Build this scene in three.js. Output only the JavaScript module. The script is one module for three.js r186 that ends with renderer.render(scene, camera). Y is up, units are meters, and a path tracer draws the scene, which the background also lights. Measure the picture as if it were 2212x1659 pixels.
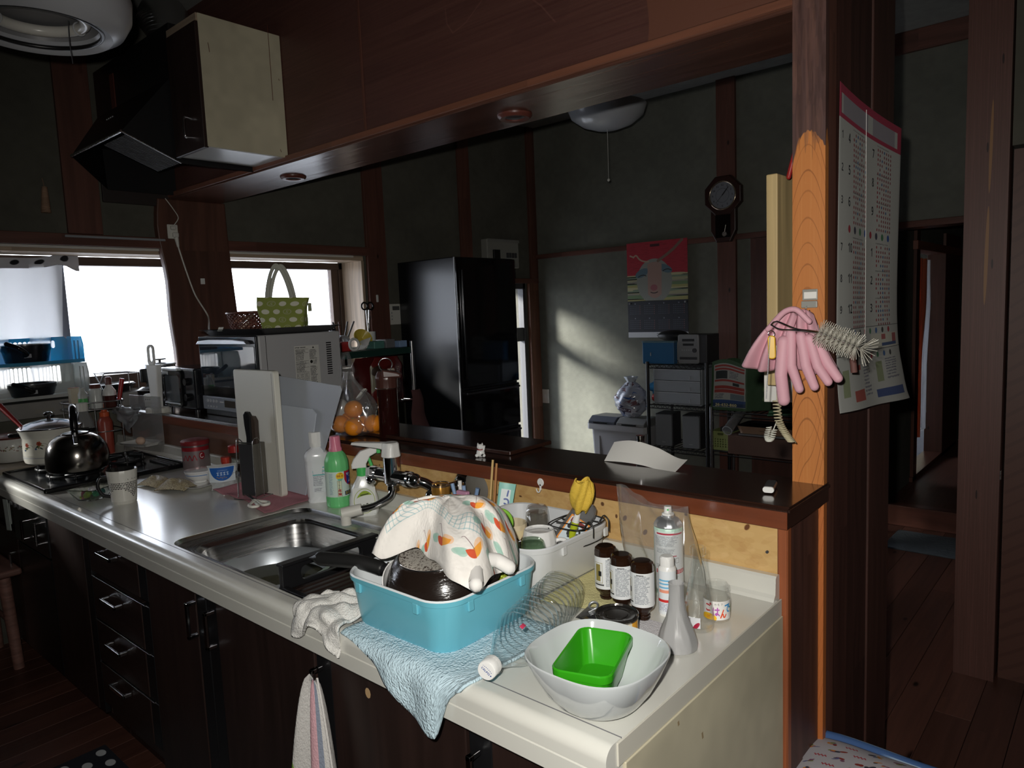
import * as THREE from 'three';
import { RoundedBoxGeometry } from 'three/addons/geometries/RoundedBoxGeometry.js';
import { mergeGeometries, toCreasedNormals } from 'three/addons/utils/BufferGeometryUtils.js';

// ---------- camera, sky, light, exposure ----------
const scene = new THREE.Scene();
const renderer = new THREE.WebGLRenderer();
renderer.toneMapping = THREE.LinearToneMapping;
renderer.toneMappingExposure = 1.0;
renderer.shadowMap.enabled = true;
const EYE = new THREE.Vector3(0, 1.45, 0);
const camera = new THREE.PerspectiveCamera(56.654, 2212 / 1659, 0.02, 60);
camera.position.copy(EYE);
camera.rotation.set(-0.10483373, 0.72124576, -0.04138798, 'YXZ');
camera.updateMatrixWorld(true);
{ // hazy white sky, a little brighter towards the horizon, over pale ground
  const h = 64, px = new Float32Array(2 * h * h * 4);
  for (let y = 0; y < h; y++) for (let x = 0; x < 2 * h; x++) { const e = (y + 0.5) / h * 2 - 1, k = e <= 0 ? 1.9 : 8.5 - 4.5 * Math.min(1, e), i = (y * 2 * h + x) * 4; px[i] = k * 0.93; px[i + 1] = k; px[i + 2] = k * 1.13; px[i + 3] = 1; }
  const sky = new THREE.DataTexture(px, 2 * h, h, THREE.RGBAFormat, THREE.FloatType); sky.mapping = THREE.EquirectangularReflectionMapping; sky.magFilter = sky.minFilter = THREE.LinearFilter; sky.needsUpdate = true;
  scene.background = sky;
}
const basis = [new THREE.Vector3(), new THREE.Vector3(), new THREE.Vector3()];
camera.matrixWorld.extractBasis(...basis);
// the flash of the photographer's compact camera, a little left of and above its lens
const flash = new THREE.SpotLight(new THREE.Color(1.0, 0.965, 0.9), 6.3, 14, 1.0, 0.6, 2);
flash.position.copy(EYE).addScaledVector(basis[0], -0.045).addScaledVector(basis[1], 0.055);
flash.target.position.copy(flash.position).addScaledVector(basis[2], -2).addScaledVector(basis[0], 0.22).addScaledVector(basis[1], -0.16);
flash.castShadow = true; flash.shadow.radius = 0.6; flash.name = 'camera_flash';
scene.add(flash, flash.target);
// veiled sun, low enough to reach through the slit window on to the back wall
const sun = new THREE.DirectionalLight(new THREE.Color(1.0, 0.98, 0.92), 15.0);
sun.target.position.set(-3, 0.9, -4.6);
sun.position.copy(sun.target.position).addScaledVector(new THREE.Vector3(-1, 0.5, 0.78), 9);
sun.castShadow = true; sun.shadow.radius = 20; sun.name = 'sun';
Object.assign(sun.shadow.camera, { left: -5, right: 5, top: 5, bottom: -5, near: 1, far: 25 });
scene.add(sun, sun.target);

// ---------- helpers ----------
let seed = 7;
const rnd = () => { seed = (seed * 1664525 + 1013904223) >>> 0; return seed / 4294967296; };
const rr = (a, b) => a + (b - a) * rnd();
const PI = Math.PI, sin = Math.sin, cos = Math.cos, V = (x, y, z) => new THREE.Vector3(x, y, z);
const lerp = (a, b, t) => a + (b - a) * t, clamp = (x, a, b) => Math.min(b, Math.max(a, x));
const sstep = (x, a, b) => { const t = clamp((x - a) / (b - a), 0, 1); return t * t * (3 - 2 * t); };
function hash(i, j) { let h = (i * 374761393 + j * 668265263) | 0; h = Math.imul(h ^ (h >>> 13), 1274126177); return ((h ^ (h >>> 16)) >>> 0) / 4294967296; }
function noise(x, y, p = 0) {           // value noise, period p in lattice cells
  const xi = Math.floor(x), yi = Math.floor(y), fx = x - xi, fy = y - yi, w = (a) => (p ? ((a % p) + p) % p : a);
  const s = fx * fx * (3 - 2 * fx), t = fy * fy * (3 - 2 * fy);
  return lerp(lerp(hash(w(xi), w(yi)), hash(w(xi + 1), w(yi)), s), lerp(hash(w(xi), w(yi + 1)), hash(w(xi + 1), w(yi + 1)), s), t);
}
const used = {};
function numbered(n) { used[n] = (used[n] ?? -1) + 1; return used[n] ? n + '_' + String(used[n]).padStart(3, '0') : n; }
function thing(name, label, category, [x, y, z] = [0, 0, 0], turn = 0, group) {
  const o = new THREE.Group(); o.name = numbered(name); o.position.set(x, y, z); o.rotation.y = turn;
  o.userData = { label, category }; if (group) o.userData.group = group;
  scene.add(o); return o;
}
function tag(o, label, category, group) { Object.assign(o.userData, { label, category }); if (group) o.userData.group = group; return o; }
function merged(gs) {
  gs = [].concat(gs).map((g) => {
    g = g.index ? g.toNonIndexed() : g;
    for (const k of Object.keys(g.attributes)) if (!['position', 'normal', 'uv'].includes(k)) g.deleteAttribute(k);
    if (!g.attributes.uv) g.setAttribute('uv', new THREE.BufferAttribute(new Float32Array(g.attributes.position.count * 2), 2));
    g.morphAttributes = {}; g.clearGroups?.(); return g;
  });
  return gs.length === 1 ? gs[0] : mergeGeometries(gs);
}
function part(name, gs, m, parent, label) {
  const o = new THREE.Mesh(merged(gs), m); o.castShadow = o.receiveShadow = true;
  if (parent) { o.name = name; parent.add(o); } else { o.name = numbered(name); scene.add(o); }
  if (label) o.userData.label = label;
  return o;
}
function struct(name, gs, m) { const o = part(name, gs, m); o.userData.kind = 'structure'; return o; }
function structGroup(name) { const o = new THREE.Group(); o.name = name; o.userData.kind = 'structure'; scene.add(o); return o; }
function T(g, p = [0, 0, 0], r = [0, 0, 0], s = 1) {
  const q = new THREE.Quaternion().setFromEuler(new THREE.Euler(...r)), sc = Array.isArray(s) ? V(...s) : V(s, s, s);
  return g.applyMatrix4(new THREE.Matrix4().compose(V(...p), q, sc));
}
// world uv: grain runs along axis a ('x','y','z')
function wuv(g, a = 'x', s = 1, off = 0) {
  const p = g.attributes.position, n = g.attributes.normal, uv = new Float32Array(p.count * 2), ax = 'xyz'.indexOf(a);
  for (let i = 0; i < p.count; i++) {
    const P = [p.getX(i), p.getY(i), p.getZ(i)], N = [Math.abs(n.getX(i)), Math.abs(n.getY(i)), Math.abs(n.getZ(i))];
    const d = N.indexOf(Math.max(...N)); let o = [0, 1, 2].filter((k) => k !== ax && k !== d);
    uv[2 * i] = (d === ax ? P[o[1] ?? 0] : P[ax]) * s + off; uv[2 * i + 1] = P[o[0]] * s + off * 1.7;
  }
  g.setAttribute('uv', new THREE.BufferAttribute(uv, 2)); return g;
}
function B(x0, x1, y0, y1, z0, z1, r = 0.003, a = 'x', s = 1, off = 0) {
  const w = Math.abs(x1 - x0), h = Math.abs(y1 - y0), d = Math.abs(z1 - z0); r = Math.min(r, w * 0.49, h * 0.49, d * 0.49);
  const g = r > 0 ? new RoundedBoxGeometry(w, h, d, 1, r) : new THREE.BoxGeometry(w, h, d);
  g.translate((x0 + x1) / 2, (y0 + y1) / 2, (z0 + z1) / 2); return wuv(g, a, s, off);
}
const box = (w, h, d, p = [0, 0, 0], r = [0, 0, 0], b = 0.002, a = 'x') => { const g = B(-w / 2, w / 2, -h / 2, h / 2, -d / 2, d / 2, b, a); return T(g, p, r); };
const cyl = (r0, r1, h, p = [0, 0, 0], r = [0, 0, 0], n = 20, open = false) => T(new THREE.CylinderGeometry(r1, r0, h, n, 1, open), p, r);
const sph = (r, p = [0, 0, 0], s = 1, n = 14) => T(new THREE.SphereGeometry(r, n, Math.ceil(n * 0.7)), p, [0, 0, 0], s);
const lathe = (pts, n = 32, p = [0, 0, 0], r = [0, 0, 0]) => T(toCreasedNormals(new THREE.LatheGeometry(pts.map((q) => new THREE.Vector2(Math.max(q[0], 1e-5), q[1])), n), 0.6), p, r);
const torus = (R, r, p = [0, 0, 0], rot = [PI / 2, 0, 0], n = 28, arc = 2 * PI) => T(new THREE.TorusGeometry(R, r, 8, n, arc), p, rot);
function wire(pts, r, closed = false, n, k = 6) {
  const P = pts.map((q) => V(...q)), c = new THREE.CatmullRomCurve3(P, closed, 'catmullrom', 0.4);
  const g = [new THREE.TubeGeometry(c, n ?? Math.max(4, pts.length * 5), r, k, closed)];
  if (!closed) for (const e of [P[0], P[P.length - 1]]) g.push(sph(r, e.toArray(), 1, 6));
  return merged(g);
}
function rod(a, b, r, k = 8) {
  const A = V(...a), Bv = V(...b), d = Bv.clone().sub(A), g = new THREE.CylinderGeometry(r, r, d.length(), k);
  g.applyQuaternion(new THREE.Quaternion().setFromUnitVectors(V(0, 1, 0), d.clone().normalize()));
  const m = A.add(Bv).multiplyScalar(0.5); return g.translate(m.x, m.y, m.z);
}
function tapered(a, b, r0, r1, k = 12) {
  const A = V(...a), Bv = V(...b), d = Bv.clone().sub(A), g = new THREE.CylinderGeometry(r1, r0, d.length(), k);
  g.applyQuaternion(new THREE.Quaternion().setFromUnitVectors(V(0, 1, 0), d.clone().normalize()));
  const m = A.add(Bv).multiplyScalar(0.5); return g.translate(m.x, m.y, m.z);
}
function ext(pts, depth, bevel = 0, holes = [], curve = 8) {      // outline in xy, extruded along +z
  const s = pts instanceof THREE.Shape ? pts : new THREE.Shape(pts.map((q) => new THREE.Vector2(...q)));
  for (const h of holes) s.holes.push(h instanceof THREE.Path ? h : new THREE.Path(h.map((q) => new THREE.Vector2(...q))));
  return new THREE.ExtrudeGeometry(s, { depth: depth - 2 * bevel, bevelEnabled: bevel > 0, bevelSize: bevel, bevelThickness: bevel, bevelOffset: -bevel, bevelSegments: 2, curveSegments: curve }).translate(0, 0, bevel);
}
function rrPts(a, b, r, n = 5) {     // rounded rectangle, half sizes a, b
  const out = []; r = Math.min(r, a, b);
  for (const [sx, sy, t0] of [[1, 1, 0], [-1, 1, PI / 2], [-1, -1, PI], [1, -1, 1.5 * PI]])
    for (let i = 0; i <= n; i++) { const t = t0 + (i / n) * PI / 2; out.push([sx * (a - r) + r * cos(t), sy * (b - r) + r * sin(t)]); }
  return out;
}
const sqPts = (a, e, n = 48) => Array.from({ length: n }, (_, i) => { const t = (i / n) * 2 * PI, c = cos(t), s = sin(t), k = Math.pow(Math.pow(Math.abs(c), e) + Math.pow(Math.abs(s), e), -1 / e); return [a * c * k, a * s * k]; });
// rings: [y, outline points] of one count, joined; ends capped
function loft(rings, cap0 = true, cap1 = true, crease = 0.7) {
  const n = rings[0][1].length, pos = [], uv = [], idx = []; let dist = 0;
  rings.forEach(([y, pts, cx = 0, cz = 0], j) => {
    if (j) dist += Math.hypot(y - rings[j - 1][0], pts[0][0] - rings[j - 1][1][0][0]);
    for (let i = 0; i <= n; i++) { const q = pts[i % n]; pos.push(cx + q[0], y, cz - q[1]); uv.push(i / n, dist); }
  });
  for (let j = 0; j < rings.length - 1; j++) for (let i = 0; i < n; i++) { const a = j * (n + 1) + i, b = a + 1, c = a + n + 1, d = c + 1; idx.push(a, b, d, a, d, c); }
  for (const [on, j, flip] of [[cap0, 0, true], [cap1, rings.length - 1, false]]) if (on) {
    const [y, pts, cx = 0, cz = 0] = rings[j], c = pos.length / 3, mx = pts.reduce((s, q) => s + q[0], 0) / n, mz = pts.reduce((s, q) => s + q[1], 0) / n;
    pos.push(cx + mx, y, cz - mz); uv.push(0.5, dist);
    for (let i = 0; i < n; i++) { const a = j * (n + 1) + i; flip ? idx.push(c, a + 1, a) : idx.push(c, a, a + 1); }
  }
  const g = new THREE.BufferGeometry(); g.setAttribute('position', new THREE.Float32BufferAttribute(pos, 3)); g.setAttribute('uv', new THREE.Float32BufferAttribute(uv, 2)); g.setIndex(idx); g.computeVertexNormals();
  return toCreasedNormals(g, crease);
}
// a sheet of thickness t through f(u, v) -> [x, y, z]
function sheet(f, nu, nv, t = 0.002) {
  const P = [], N = []; const q = (u, v) => V(...f(u, v));
  for (let j = 0; j <= nv; j++) for (let i = 0; i <= nu; i++) {
    const u = i / nu, v = j / nv, e = 0.5 / Math.max(nu, nv);
    P.push(q(u, v));
    const du = q(Math.min(1, u + e), v).sub(q(Math.max(0, u - e), v)), dv = q(u, Math.min(1, v + e)).sub(q(u, Math.max(0, v - e)));
    const n = du.cross(dv); N.push(n.lengthSq() > 1e-18 ? n.normalize() : (N[N.length - 1] ?? V(0, 1, 0)).clone());
  }
  const pos = [], uv = [], idx = [], M = (nu + 1) * (nv + 1);
  for (const s of [0.5, -0.5]) P.forEach((p, k) => { pos.push(p.x + N[k].x * t * s, p.y + N[k].y * t * s, p.z + N[k].z * t * s); uv.push((k % (nu + 1)) / nu, Math.floor(k / (nu + 1)) / nv); });
  const quad = (a, b, c, d) => idx.push(a, b, c, a, c, d), at = (i, j) => j * (nu + 1) + i;
  for (let j = 0; j < nv; j++) for (let i = 0; i < nu; i++) { const a = at(i, j), b = at(i + 1, j), c = at(i + 1, j + 1), d = at(i, j + 1); quad(a, b, c, d); quad(M + a, M + d, M + c, M + b); }
  for (let i = 0; i < nu; i++) { quad(at(i, 0), M + at(i, 0), M + at(i + 1, 0), at(i + 1, 0)); quad(at(i + 1, nv), M + at(i + 1, nv), M + at(i, nv), at(i, nv)); }
  for (let j = 0; j < nv; j++) { quad(at(0, j + 1), M + at(0, j + 1), M + at(0, j), at(0, j)); quad(at(nu, j), M + at(nu, j), M + at(nu, j + 1), at(nu, j + 1)); }
  const g = new THREE.BufferGeometry(); g.setAttribute('position', new THREE.Float32BufferAttribute(pos, 3)); g.setAttribute('uv', new THREE.Float32BufferAttribute(uv, 2)); g.setIndex(idx); g.computeVertexNormals(); return g;
}
// printed patch on a cylinder, facing the angle mid
const wrap = (r, h, y, mid, span, p = [0, 0, 0]) => T(new THREE.CylinderGeometry(r, r, h, 24, 1, true, mid - span / 2, span), [p[0], p[1] + y, p[2]]);
const facing = (x, z) => Math.atan2(-x, -z);
const decal = (w, h, p, r) => T(new THREE.PlaneGeometry(w, h), p, r);

// ---------- textures ----------
function data(w, h, f, rep = true, srgb = false) {
  const a = new Uint8Array(w * h * 4);
  for (let y = 0; y < h; y++) for (let x = 0; x < w; x++) { const c = f(x / w, y / h, x, y), k = (y * w + x) * 4; for (let i = 0; i < 3; i++) a[k + i] = clamp(Array.isArray(c) ? c[i] : c, 0, 1) * 255; a[k + 3] = 255; }
  const t = new THREE.DataTexture(a, w, h); t.magFilter = t.minFilter = THREE.LinearFilter; if (rep) t.wrapS = t.wrapT = THREE.RepeatWrapping; if (srgb) t.colorSpace = THREE.SRGBColorSpace; t.needsUpdate = true; return t;
}
function canvas(w, h, draw) {
  const c = document.createElement('canvas'); c.width = w; c.height = h; const x = c.getContext('2d'); draw(x, w, h);
  const t = new THREE.CanvasTexture(c); t.colorSpace = THREE.SRGBColorSpace; t.anisotropy = 4; t.wrapS = t.wrapT = THREE.ClampToEdgeWrapping; return t;
}
const grain = data(512, 512, (u, v) => {
  const w = noise(u * 3, v * 6, 0) * 0.0, y = v * 64 + 3 * noise(u * 4, v * 8, 8);
  const fine = noise(u * 8, v * 256, 256), mid = noise(u * 4, y, 64), big = noise(u * 2 + 9, v * 8, 8);
  return clamp(0.52 + 0.22 * fine * mid + 0.22 * mid + 0.2 * big + w, 0, 1);
});
const speck = data(256, 256, (u, v, x, y) => 0.25 * noise(x / 8, y / 8, 32) + 0.35 * noise(x / 3, y / 3, 0) + 0.4 * hash(x, y));
const terry = data(256, 256, (u, v, x, y) => 0.3 * noise(x / 6, y / 6, 0) + 0.7 * noise(x / 1.6, y / 1.6, 0));
const mottle = data(256, 256, (u, v) => 0.72 + 0.16 * noise(u * 8, v * 8, 8) + 0.12 * noise(u * 32, v * 32, 32));
const smudge = data(256, 256, (u, v) => { const n = 0.5 * noise(u * 8, v * 8, 8) + 0.5 * noise(u * 64, v * 16, 0); return [n, 0.72 + 0.28 * n, n]; });
const brushed = data(256, 256, (u, v) => { const n = noise(u * 4, v * 256, 256); return [n, 0.7 + 0.3 * n, n]; });

// ---------- materials ----------
const C = (r, g, b) => new THREE.Color(r, g, b);
const mat = (r, g, b, rough = 0.5, o = {}) => { const { P, ...q } = o; return new (P ? THREE.MeshPhysicalMaterial : THREE.MeshStandardMaterial)({ color: C(r, g, b), roughness: rough, ...q }); };
const wood = (r, g, b, rough = 0.55, o = {}) => mat(r, g, b, rough, { map: grain, bumpMap: grain, bumpScale: 0.0006, ...o });
const M = {
  darkWood: wood(0.115, 0.047, 0.034, 0.5), post: wood(0.15, 0.06, 0.042, 0.5), bar: wood(0.035, 0.014, 0.009, 0.25, { P: 1, clearcoat: 0.8, clearcoatRoughness: 0.12, bumpScale: 0.0004 }),
  trim: wood(0.13, 0.05, 0.035, 0.3), pine: wood(0.6, 0.27, 0.085, 0.5), cab: wood(0.032, 0.017, 0.014, 0.4), black: mat(0.008, 0.008, 0.009, 0.35), blackGloss: mat(0.006, 0.006, 0.007, 0.12),
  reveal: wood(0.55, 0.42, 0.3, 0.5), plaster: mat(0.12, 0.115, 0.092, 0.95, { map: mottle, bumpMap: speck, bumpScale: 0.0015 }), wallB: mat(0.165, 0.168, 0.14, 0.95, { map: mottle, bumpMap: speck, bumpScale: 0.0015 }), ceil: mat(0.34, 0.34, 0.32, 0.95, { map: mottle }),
  floor: wood(0.14, 0.058, 0.04, 0.42), counter: mat(0.66, 0.655, 0.6, 0.42, { P: 1, clearcoat: 1, clearcoatRoughness: 0.17, roughnessMap: smudge }), cream: mat(0.6, 0.55, 0.4, 0.55, { map: mottle }),
  steel: mat(0.5, 0.5, 0.5, 0.3, { metalness: 1, roughnessMap: brushed }), chrome: mat(0.75, 0.75, 0.76, 0.1, { metalness: 1 }), alum: mat(0.62, 0.64, 0.66, 0.4, { metalness: 0.9 }), wireM: mat(0.45, 0.45, 0.46, 0.25, { metalness: 1 }),
  bronzeFrame: mat(0.1, 0.07, 0.055, 0.4, { metalness: 0.5 }), white: mat(0.78, 0.78, 0.76, 0.35), whiteGloss: mat(0.8, 0.8, 0.79, 0.12), offWhite: mat(0.7, 0.69, 0.63, 0.4), grey: mat(0.3, 0.31, 0.33, 0.5), midGrey: mat(0.18, 0.18, 0.19, 0.45), darkGrey: mat(0.05, 0.05, 0.055, 0.5), silver: mat(0.4, 0.41, 0.43, 0.4),
  red: mat(0.34, 0.022, 0.02, 0.35), orange: mat(0.75, 0.25, 0.02, 0.5), green: mat(0.07, 0.5, 0.12, 0.35), brown: mat(0.12, 0.035, 0.025, 0.4), yellow: mat(0.75, 0.5, 0.02, 0.4), pinkRubber: mat(0.66, 0.36, 0.42, 0.6), blueBasin: mat(0.14, 0.47, 0.58, 0.3), blue: mat(0.05, 0.2, 0.55, 0.4),
  clear: mat(1, 1, 1, 0.06, { P: 1, transmission: 1, thickness: 0, ior: 1.45 }), pet: mat(0.97, 0.98, 0.98, 0.08, { P: 1, transmission: 1, thickness: 0, ior: 1.5 }), glass: mat(0.96, 0.98, 0.97, 0.03, { P: 1, transmission: 1, thickness: 0, ior: 1.5 }), bag: mat(0.97, 0.97, 0.97, 0.12, { P: 1, transmission: 0.97, thickness: 0, ior: 1.45 }),
  frost: mat(1, 1, 1, 0.35, { P: 1, transmission: 1, thickness: 0, ior: 1.3 }), amber: mat(0.02, 0.008, 0.004, 0.06), paper: mat(0.8, 0.79, 0.75, 0.8), lace: mat(0.85, 0.86, 0.88, 0.9, { P: 1, transmission: 0.5, thickness: 0 }),
  terryWhite: mat(0.78, 0.76, 0.72, 0.95, { bumpMap: terry, bumpScale: 0.003 }), terryBlue: mat(0.52, 0.68, 0.76, 0.95, { bumpMap: terry, bumpScale: 0.004 }),
};
const plain = (r, g, b, rough, o) => mat(r, g, b, rough, o);
const printed = (t, rough = 0.5, o = {}) => new THREE.MeshStandardMaterial({ map: t, roughness: rough, ...o });
const rgb = (r, g, b) => `rgb(${r},${g},${b})`;
// rows of illegible small print
function smallPrint(x, x0, y0, w, h, rows, ink = '#667', fill = 0.8) {
  const rh = h / rows; x.fillStyle = ink;
  for (let j = 0; j < rows; j++) { let p = x0; const end = x0 + w * (hash(j, rows) * 0.3 + 0.7) * fill; while (p < end) { const cw = rh * (0.25 + 0.3 * rnd()); x.fillRect(p, y0 + j * rh + rh * 0.15 * rnd(), cw, rh * (0.35 + 0.25 * rnd())); p += cw + rh * 0.14 + (rnd() < 0.12 ? rh * 0.5 : 0); } }
}
function strokes(x, list, x0, y0, s, w, col) {   // letters as brush strokes on a unit square
  x.strokeStyle = col; x.lineWidth = w; x.lineCap = x.lineJoin = 'round';
  for (const l of list) { x.beginPath(); l.forEach((q, i) => (i ? x.lineTo : x.moveTo).call(x, x0 + q[0] * s, y0 + q[1] * s)); x.stroke(); }
}
const KANA = {
  go: [[[.2, .2], [.6, .2], [.72, .28]], [[.15, .8], [.3, .9], [.75, .85]], [[.8, .02], [.86, .12]], [[.92, 0], [.98, .1]]],
  ha: [[[.15, .1], [.1, .5], [.16, .92]], [[.35, .3], [.9, .28]], [[.68, .08], [.68, .75], [.55, .88], [.4, .8], [.5, .68], [.75, .75], [.92, .9]]],
  n: [[[.55, .05], [.12, .92], [.4, .5], [.52, .6], [.55, .85], [.75, .9], [.95, .6]]],
  te: [[[.1, .2], [.9, .12], [.5, .4], [.42, .7], [.6, .9], [.8, .88]]],
  de: [[[.1, .2], [.85, .12], [.5, .4], [.42, .7], [.6, .9], [.78, .88]], [[.75, .4], [.82, .5]], [[.88, .36], [.95, .46]]],
  ma: [[[.1, .2], [.9, .2], [.5, .6]], [[.35, .5], [.65, .85]]], i: [[[.75, .1], [.2, .5]], [[.55, .35], [.55, .95]]],
  ki: [[[.35, .02], [.15, .3]], [[.3, .14], [.7, .14], [.6, .32]], [[.15, .35], [.95, .35]], [[.2, .35], [.05, .95]], [[.35, .52], [.75, .52], [.72, .72], [.4, .72], [.38, .92], [.9, .92], [.92, .8]]],
  ken: [[[.1, .05], [.1, .98]], [[.1, .06], [.32, .06], [.22, .35], [.34, .55], [.12, .6]], [[.68, .02], [.42, .32]], [[.68, .02], [.96, .32]], [[.5, .34], [.86, .34]], [[.46, .46], [.9, .46], [.9, .66], [.46, .66], [.46, .46]], [[.68, .34], [.68, .66]], [[.66, .66], [.42, .96]], [[.68, .66], [.96, .96]]],
};
// ---------- the room ----------
const W = -3.9, BZ = -4.81;
const knotty = data(512, 512, (u, v) => {
  let k = 1; for (let i = 0; i < 7; i++) { const a = hash(i, 3), b = hash(i, 9), d = Math.hypot((u - a) * 1.0, (v - b) * 2.2), r = 0.012 + 0.016 * hash(i, 5); k = Math.min(k, 0.12 + 0.88 * sstep(d, r * 0.5, r * 1.5)); }
  const y = v * 64 + 3 * noise(u * 4, v * 8, 8), g = 0.6 + 0.2 * noise(u * 4, y, 64) + 0.2 * noise(u * 8, v * 256, 256);
  return k * g;
});
M.floor.map = knotty; M.post2 = wood(0.15, 0.06, 0.042, 0.5, { map: knotty });
{ // floor of planks that run away from the kitchen
  const fl = structGroup('floor');
  const w = 0.112, tones = [0, 1, 2, 3].map((k) => { const m = M.floor.clone(); m.color.multiplyScalar(0.8 + 0.13 * k); return m; });
  const sizes = [2.4, 2.6, 2.25].map((L, k) => [0, 1].map((j) => B(-w / 2 + 0.0008, w / 2 - 0.0008, -0.02, 0, -L / 2, L / 2, 0.0015, 'z', 0.8, k * 0.31 + j * 0.57)));
  for (let i = 0; i < 54; i++) {
    let z = 2.3; const x = -4.12 + i * w, shift = [0, 1.1, 0.5][i % 3]; let first = true;
    for (let j = 0; j < 4 && z > -4.9; j++) {
      const k = (i + j) % 3, L = [2.4, 2.6, 2.25][k];
      const zc = first ? z - L / 2 + shift : z - L / 2; first = false;
      const o = part('plank', sizes[k][(i * 5 + j) % 2], tones[Math.floor(hash(i, j) * 4)], fl); o.position.set(x, 0, zc); z = zc - L / 2;
    }
  }
  part('subfloor', B(-4.3, 2.1, -0.12, -0.021, -8.2, 2.5, 0), M.darkGrey, fl);
}
struct('ceiling', B(-4.3, 2.1, 2.95, 3.1, -8.2, 2.5, 0), M.ceil);
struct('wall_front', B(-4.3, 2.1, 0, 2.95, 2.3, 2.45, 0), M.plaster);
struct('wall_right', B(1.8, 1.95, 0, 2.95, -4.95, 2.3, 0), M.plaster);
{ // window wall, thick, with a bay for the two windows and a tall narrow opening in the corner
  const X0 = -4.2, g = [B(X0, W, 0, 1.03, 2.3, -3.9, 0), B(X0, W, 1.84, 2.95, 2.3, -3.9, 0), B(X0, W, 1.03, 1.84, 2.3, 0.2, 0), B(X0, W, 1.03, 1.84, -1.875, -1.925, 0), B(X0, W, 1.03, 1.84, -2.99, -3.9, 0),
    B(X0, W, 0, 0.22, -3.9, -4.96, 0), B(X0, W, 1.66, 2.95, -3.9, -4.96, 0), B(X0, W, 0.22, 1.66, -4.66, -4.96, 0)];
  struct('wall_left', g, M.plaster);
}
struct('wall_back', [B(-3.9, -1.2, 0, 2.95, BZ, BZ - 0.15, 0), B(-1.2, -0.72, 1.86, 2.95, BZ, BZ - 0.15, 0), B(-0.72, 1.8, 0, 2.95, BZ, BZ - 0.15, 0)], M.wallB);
// posts, rails and boards of the window wall and of the back wall
let tn = 0; const trim = (gs, m = M.post) => { const o = part('trim_' + (++tn), gs, m); o.name = 'trim_' + tn; o.userData.kind = 'structure'; return o; };
trim(B(W, W + 0.02, 1.9, 2.95, -1.235, -1.39, 0.002, 'y', 1, 0.3));
trim(B(W, W + 0.025, 1.1, 2.95, -3.005, -3.165, 0.002, 'y', 1, 0.1), M.post2);
trim(B(W, W + 0.02, 1.7, 2.95, -3.9, -4.02, 0.002, 'y', 1, 0.7));
trim(B(W, W + 0.025, 1.66, 2.95, -4.72, BZ, 0.002, 'y', 1, 0.5));
trim(B(W, W + 0.035, 1.842, 1.897, 0.4, -3.0, 0.003, 'z', 1, 0.2));
trim(B(W - 0.01, W + 0.012, 1.829, 1.841, 0.3, -2.9, 0.002, 'z'), M.offWhite);
trim(B(W - 0.2, W, 1.81, 1.84, 0.2, -2.985, 0.002, 'z'), M.reveal);
trim(B(W, W + 0.03, 0.2, 1.66, -4.675, -4.80, 0.004, 'y', 1, 0.4), wood(0.2, 0.085, 0.05, 0.5));
trim(B(W, W + 0.03, 1.66, 1.70, -3.86, -4.80, 0.004, 'z', 1, 0.4));
trim(B(-3.88, -1.3, 1.862, 1.9, BZ, BZ + 0.025, 0.003, 'x', 1, 0.6));
trim(B(-2.235, -2.1, 0.02, 2.95, BZ, BZ + 0.03, 0.003, 'y', 1, 0.9), M.post2);
trim(B(-2.0, -1.72, 0.02, 1.86, BZ, BZ + 0.02, 0.003, 'y', 1, 0.15), M.darkWood);
trim(B(W - 0.27, W - 0.002, 1.107, 1.81, -2.968, -2.99, 0.002, 'y', 1.4, 0.2), M.reveal);
// sill of the bay
trim(B(W - 0.28, W + 0.012, 1.032, 1.107, 0.2, -2.968, 0.004, 'z'), mat(0.3, 0.29, 0.27, 0.4, { map: mottle }));
{ // slab of wood with its natural edge between the two windows
  const L = []; for (let i = 0; i <= 14; i++) { const t = i / 14; L.push([-1.668 - 0.016 * sin(t * 5.5) - 0.008 * sin(t * 13), lerp(1.107, 2.1, t)]); }
  const R = []; for (let i = 0; i <= 14; i++) { const t = 1 - i / 14; R.push([-2.045 - 0.018 * cos(t * 3.2), lerp(1.107, 2.1, t)]); }
  const g = T(ext([...L, ...R].map(([z, y]) => [-z, y]), 0.045, 0.006), [W - 0.005, 0, 0], [0, PI / 2, 0]);
  trim(wuv(g, 'y', 0.9, 0.35), wood(0.13, 0.055, 0.036, 0.5));
}
// windows, under the deep eave of the kitchen side
struct('roof_eave', B(-5.45, -4.2, 1.93, 2.02, 1.2, -3.35, 0), M.darkGrey);
function win(n, z0, z1, y0, y1, X, stiles, bars, pane, m = M.bronzeFrame) {
  const w = structGroup('window_' + n), f = 0.045;
  part('window_frame', [B(X - 0.03, X + 0.03, y1 - f, y1, z0, z1, 0.003), B(X - 0.03, X + 0.03, y0, y0 + f * 1.8, z0, z1, 0.003), B(X - 0.03, X + 0.03, y0, y1, z0, z0 - f, 0.003), B(X - 0.03, X + 0.03, y0, y1, z1 + f, z1, 0.003)], m, w);
  for (const [a, b, mm] of stiles) part('stile', B(X - 0.025, X + 0.02, y0 + 0.01, y1 - 0.01, a, b, 0.003), mm ?? m, w);
  for (const [a, b] of bars) part('crossbar', B(X - 0.025, X + 0.02, a, b, z0, z1, 0.003), m, w);
  part('pane', new THREE.PlaneGeometry(Math.abs(z1 - z0) - 0.02, y1 - y0 - 0.02).rotateY(PI / 2).translate(X - 0.01, (y0 + y1) / 2, (z0 + z1) / 2), pane, w);
  return w;
}
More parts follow.
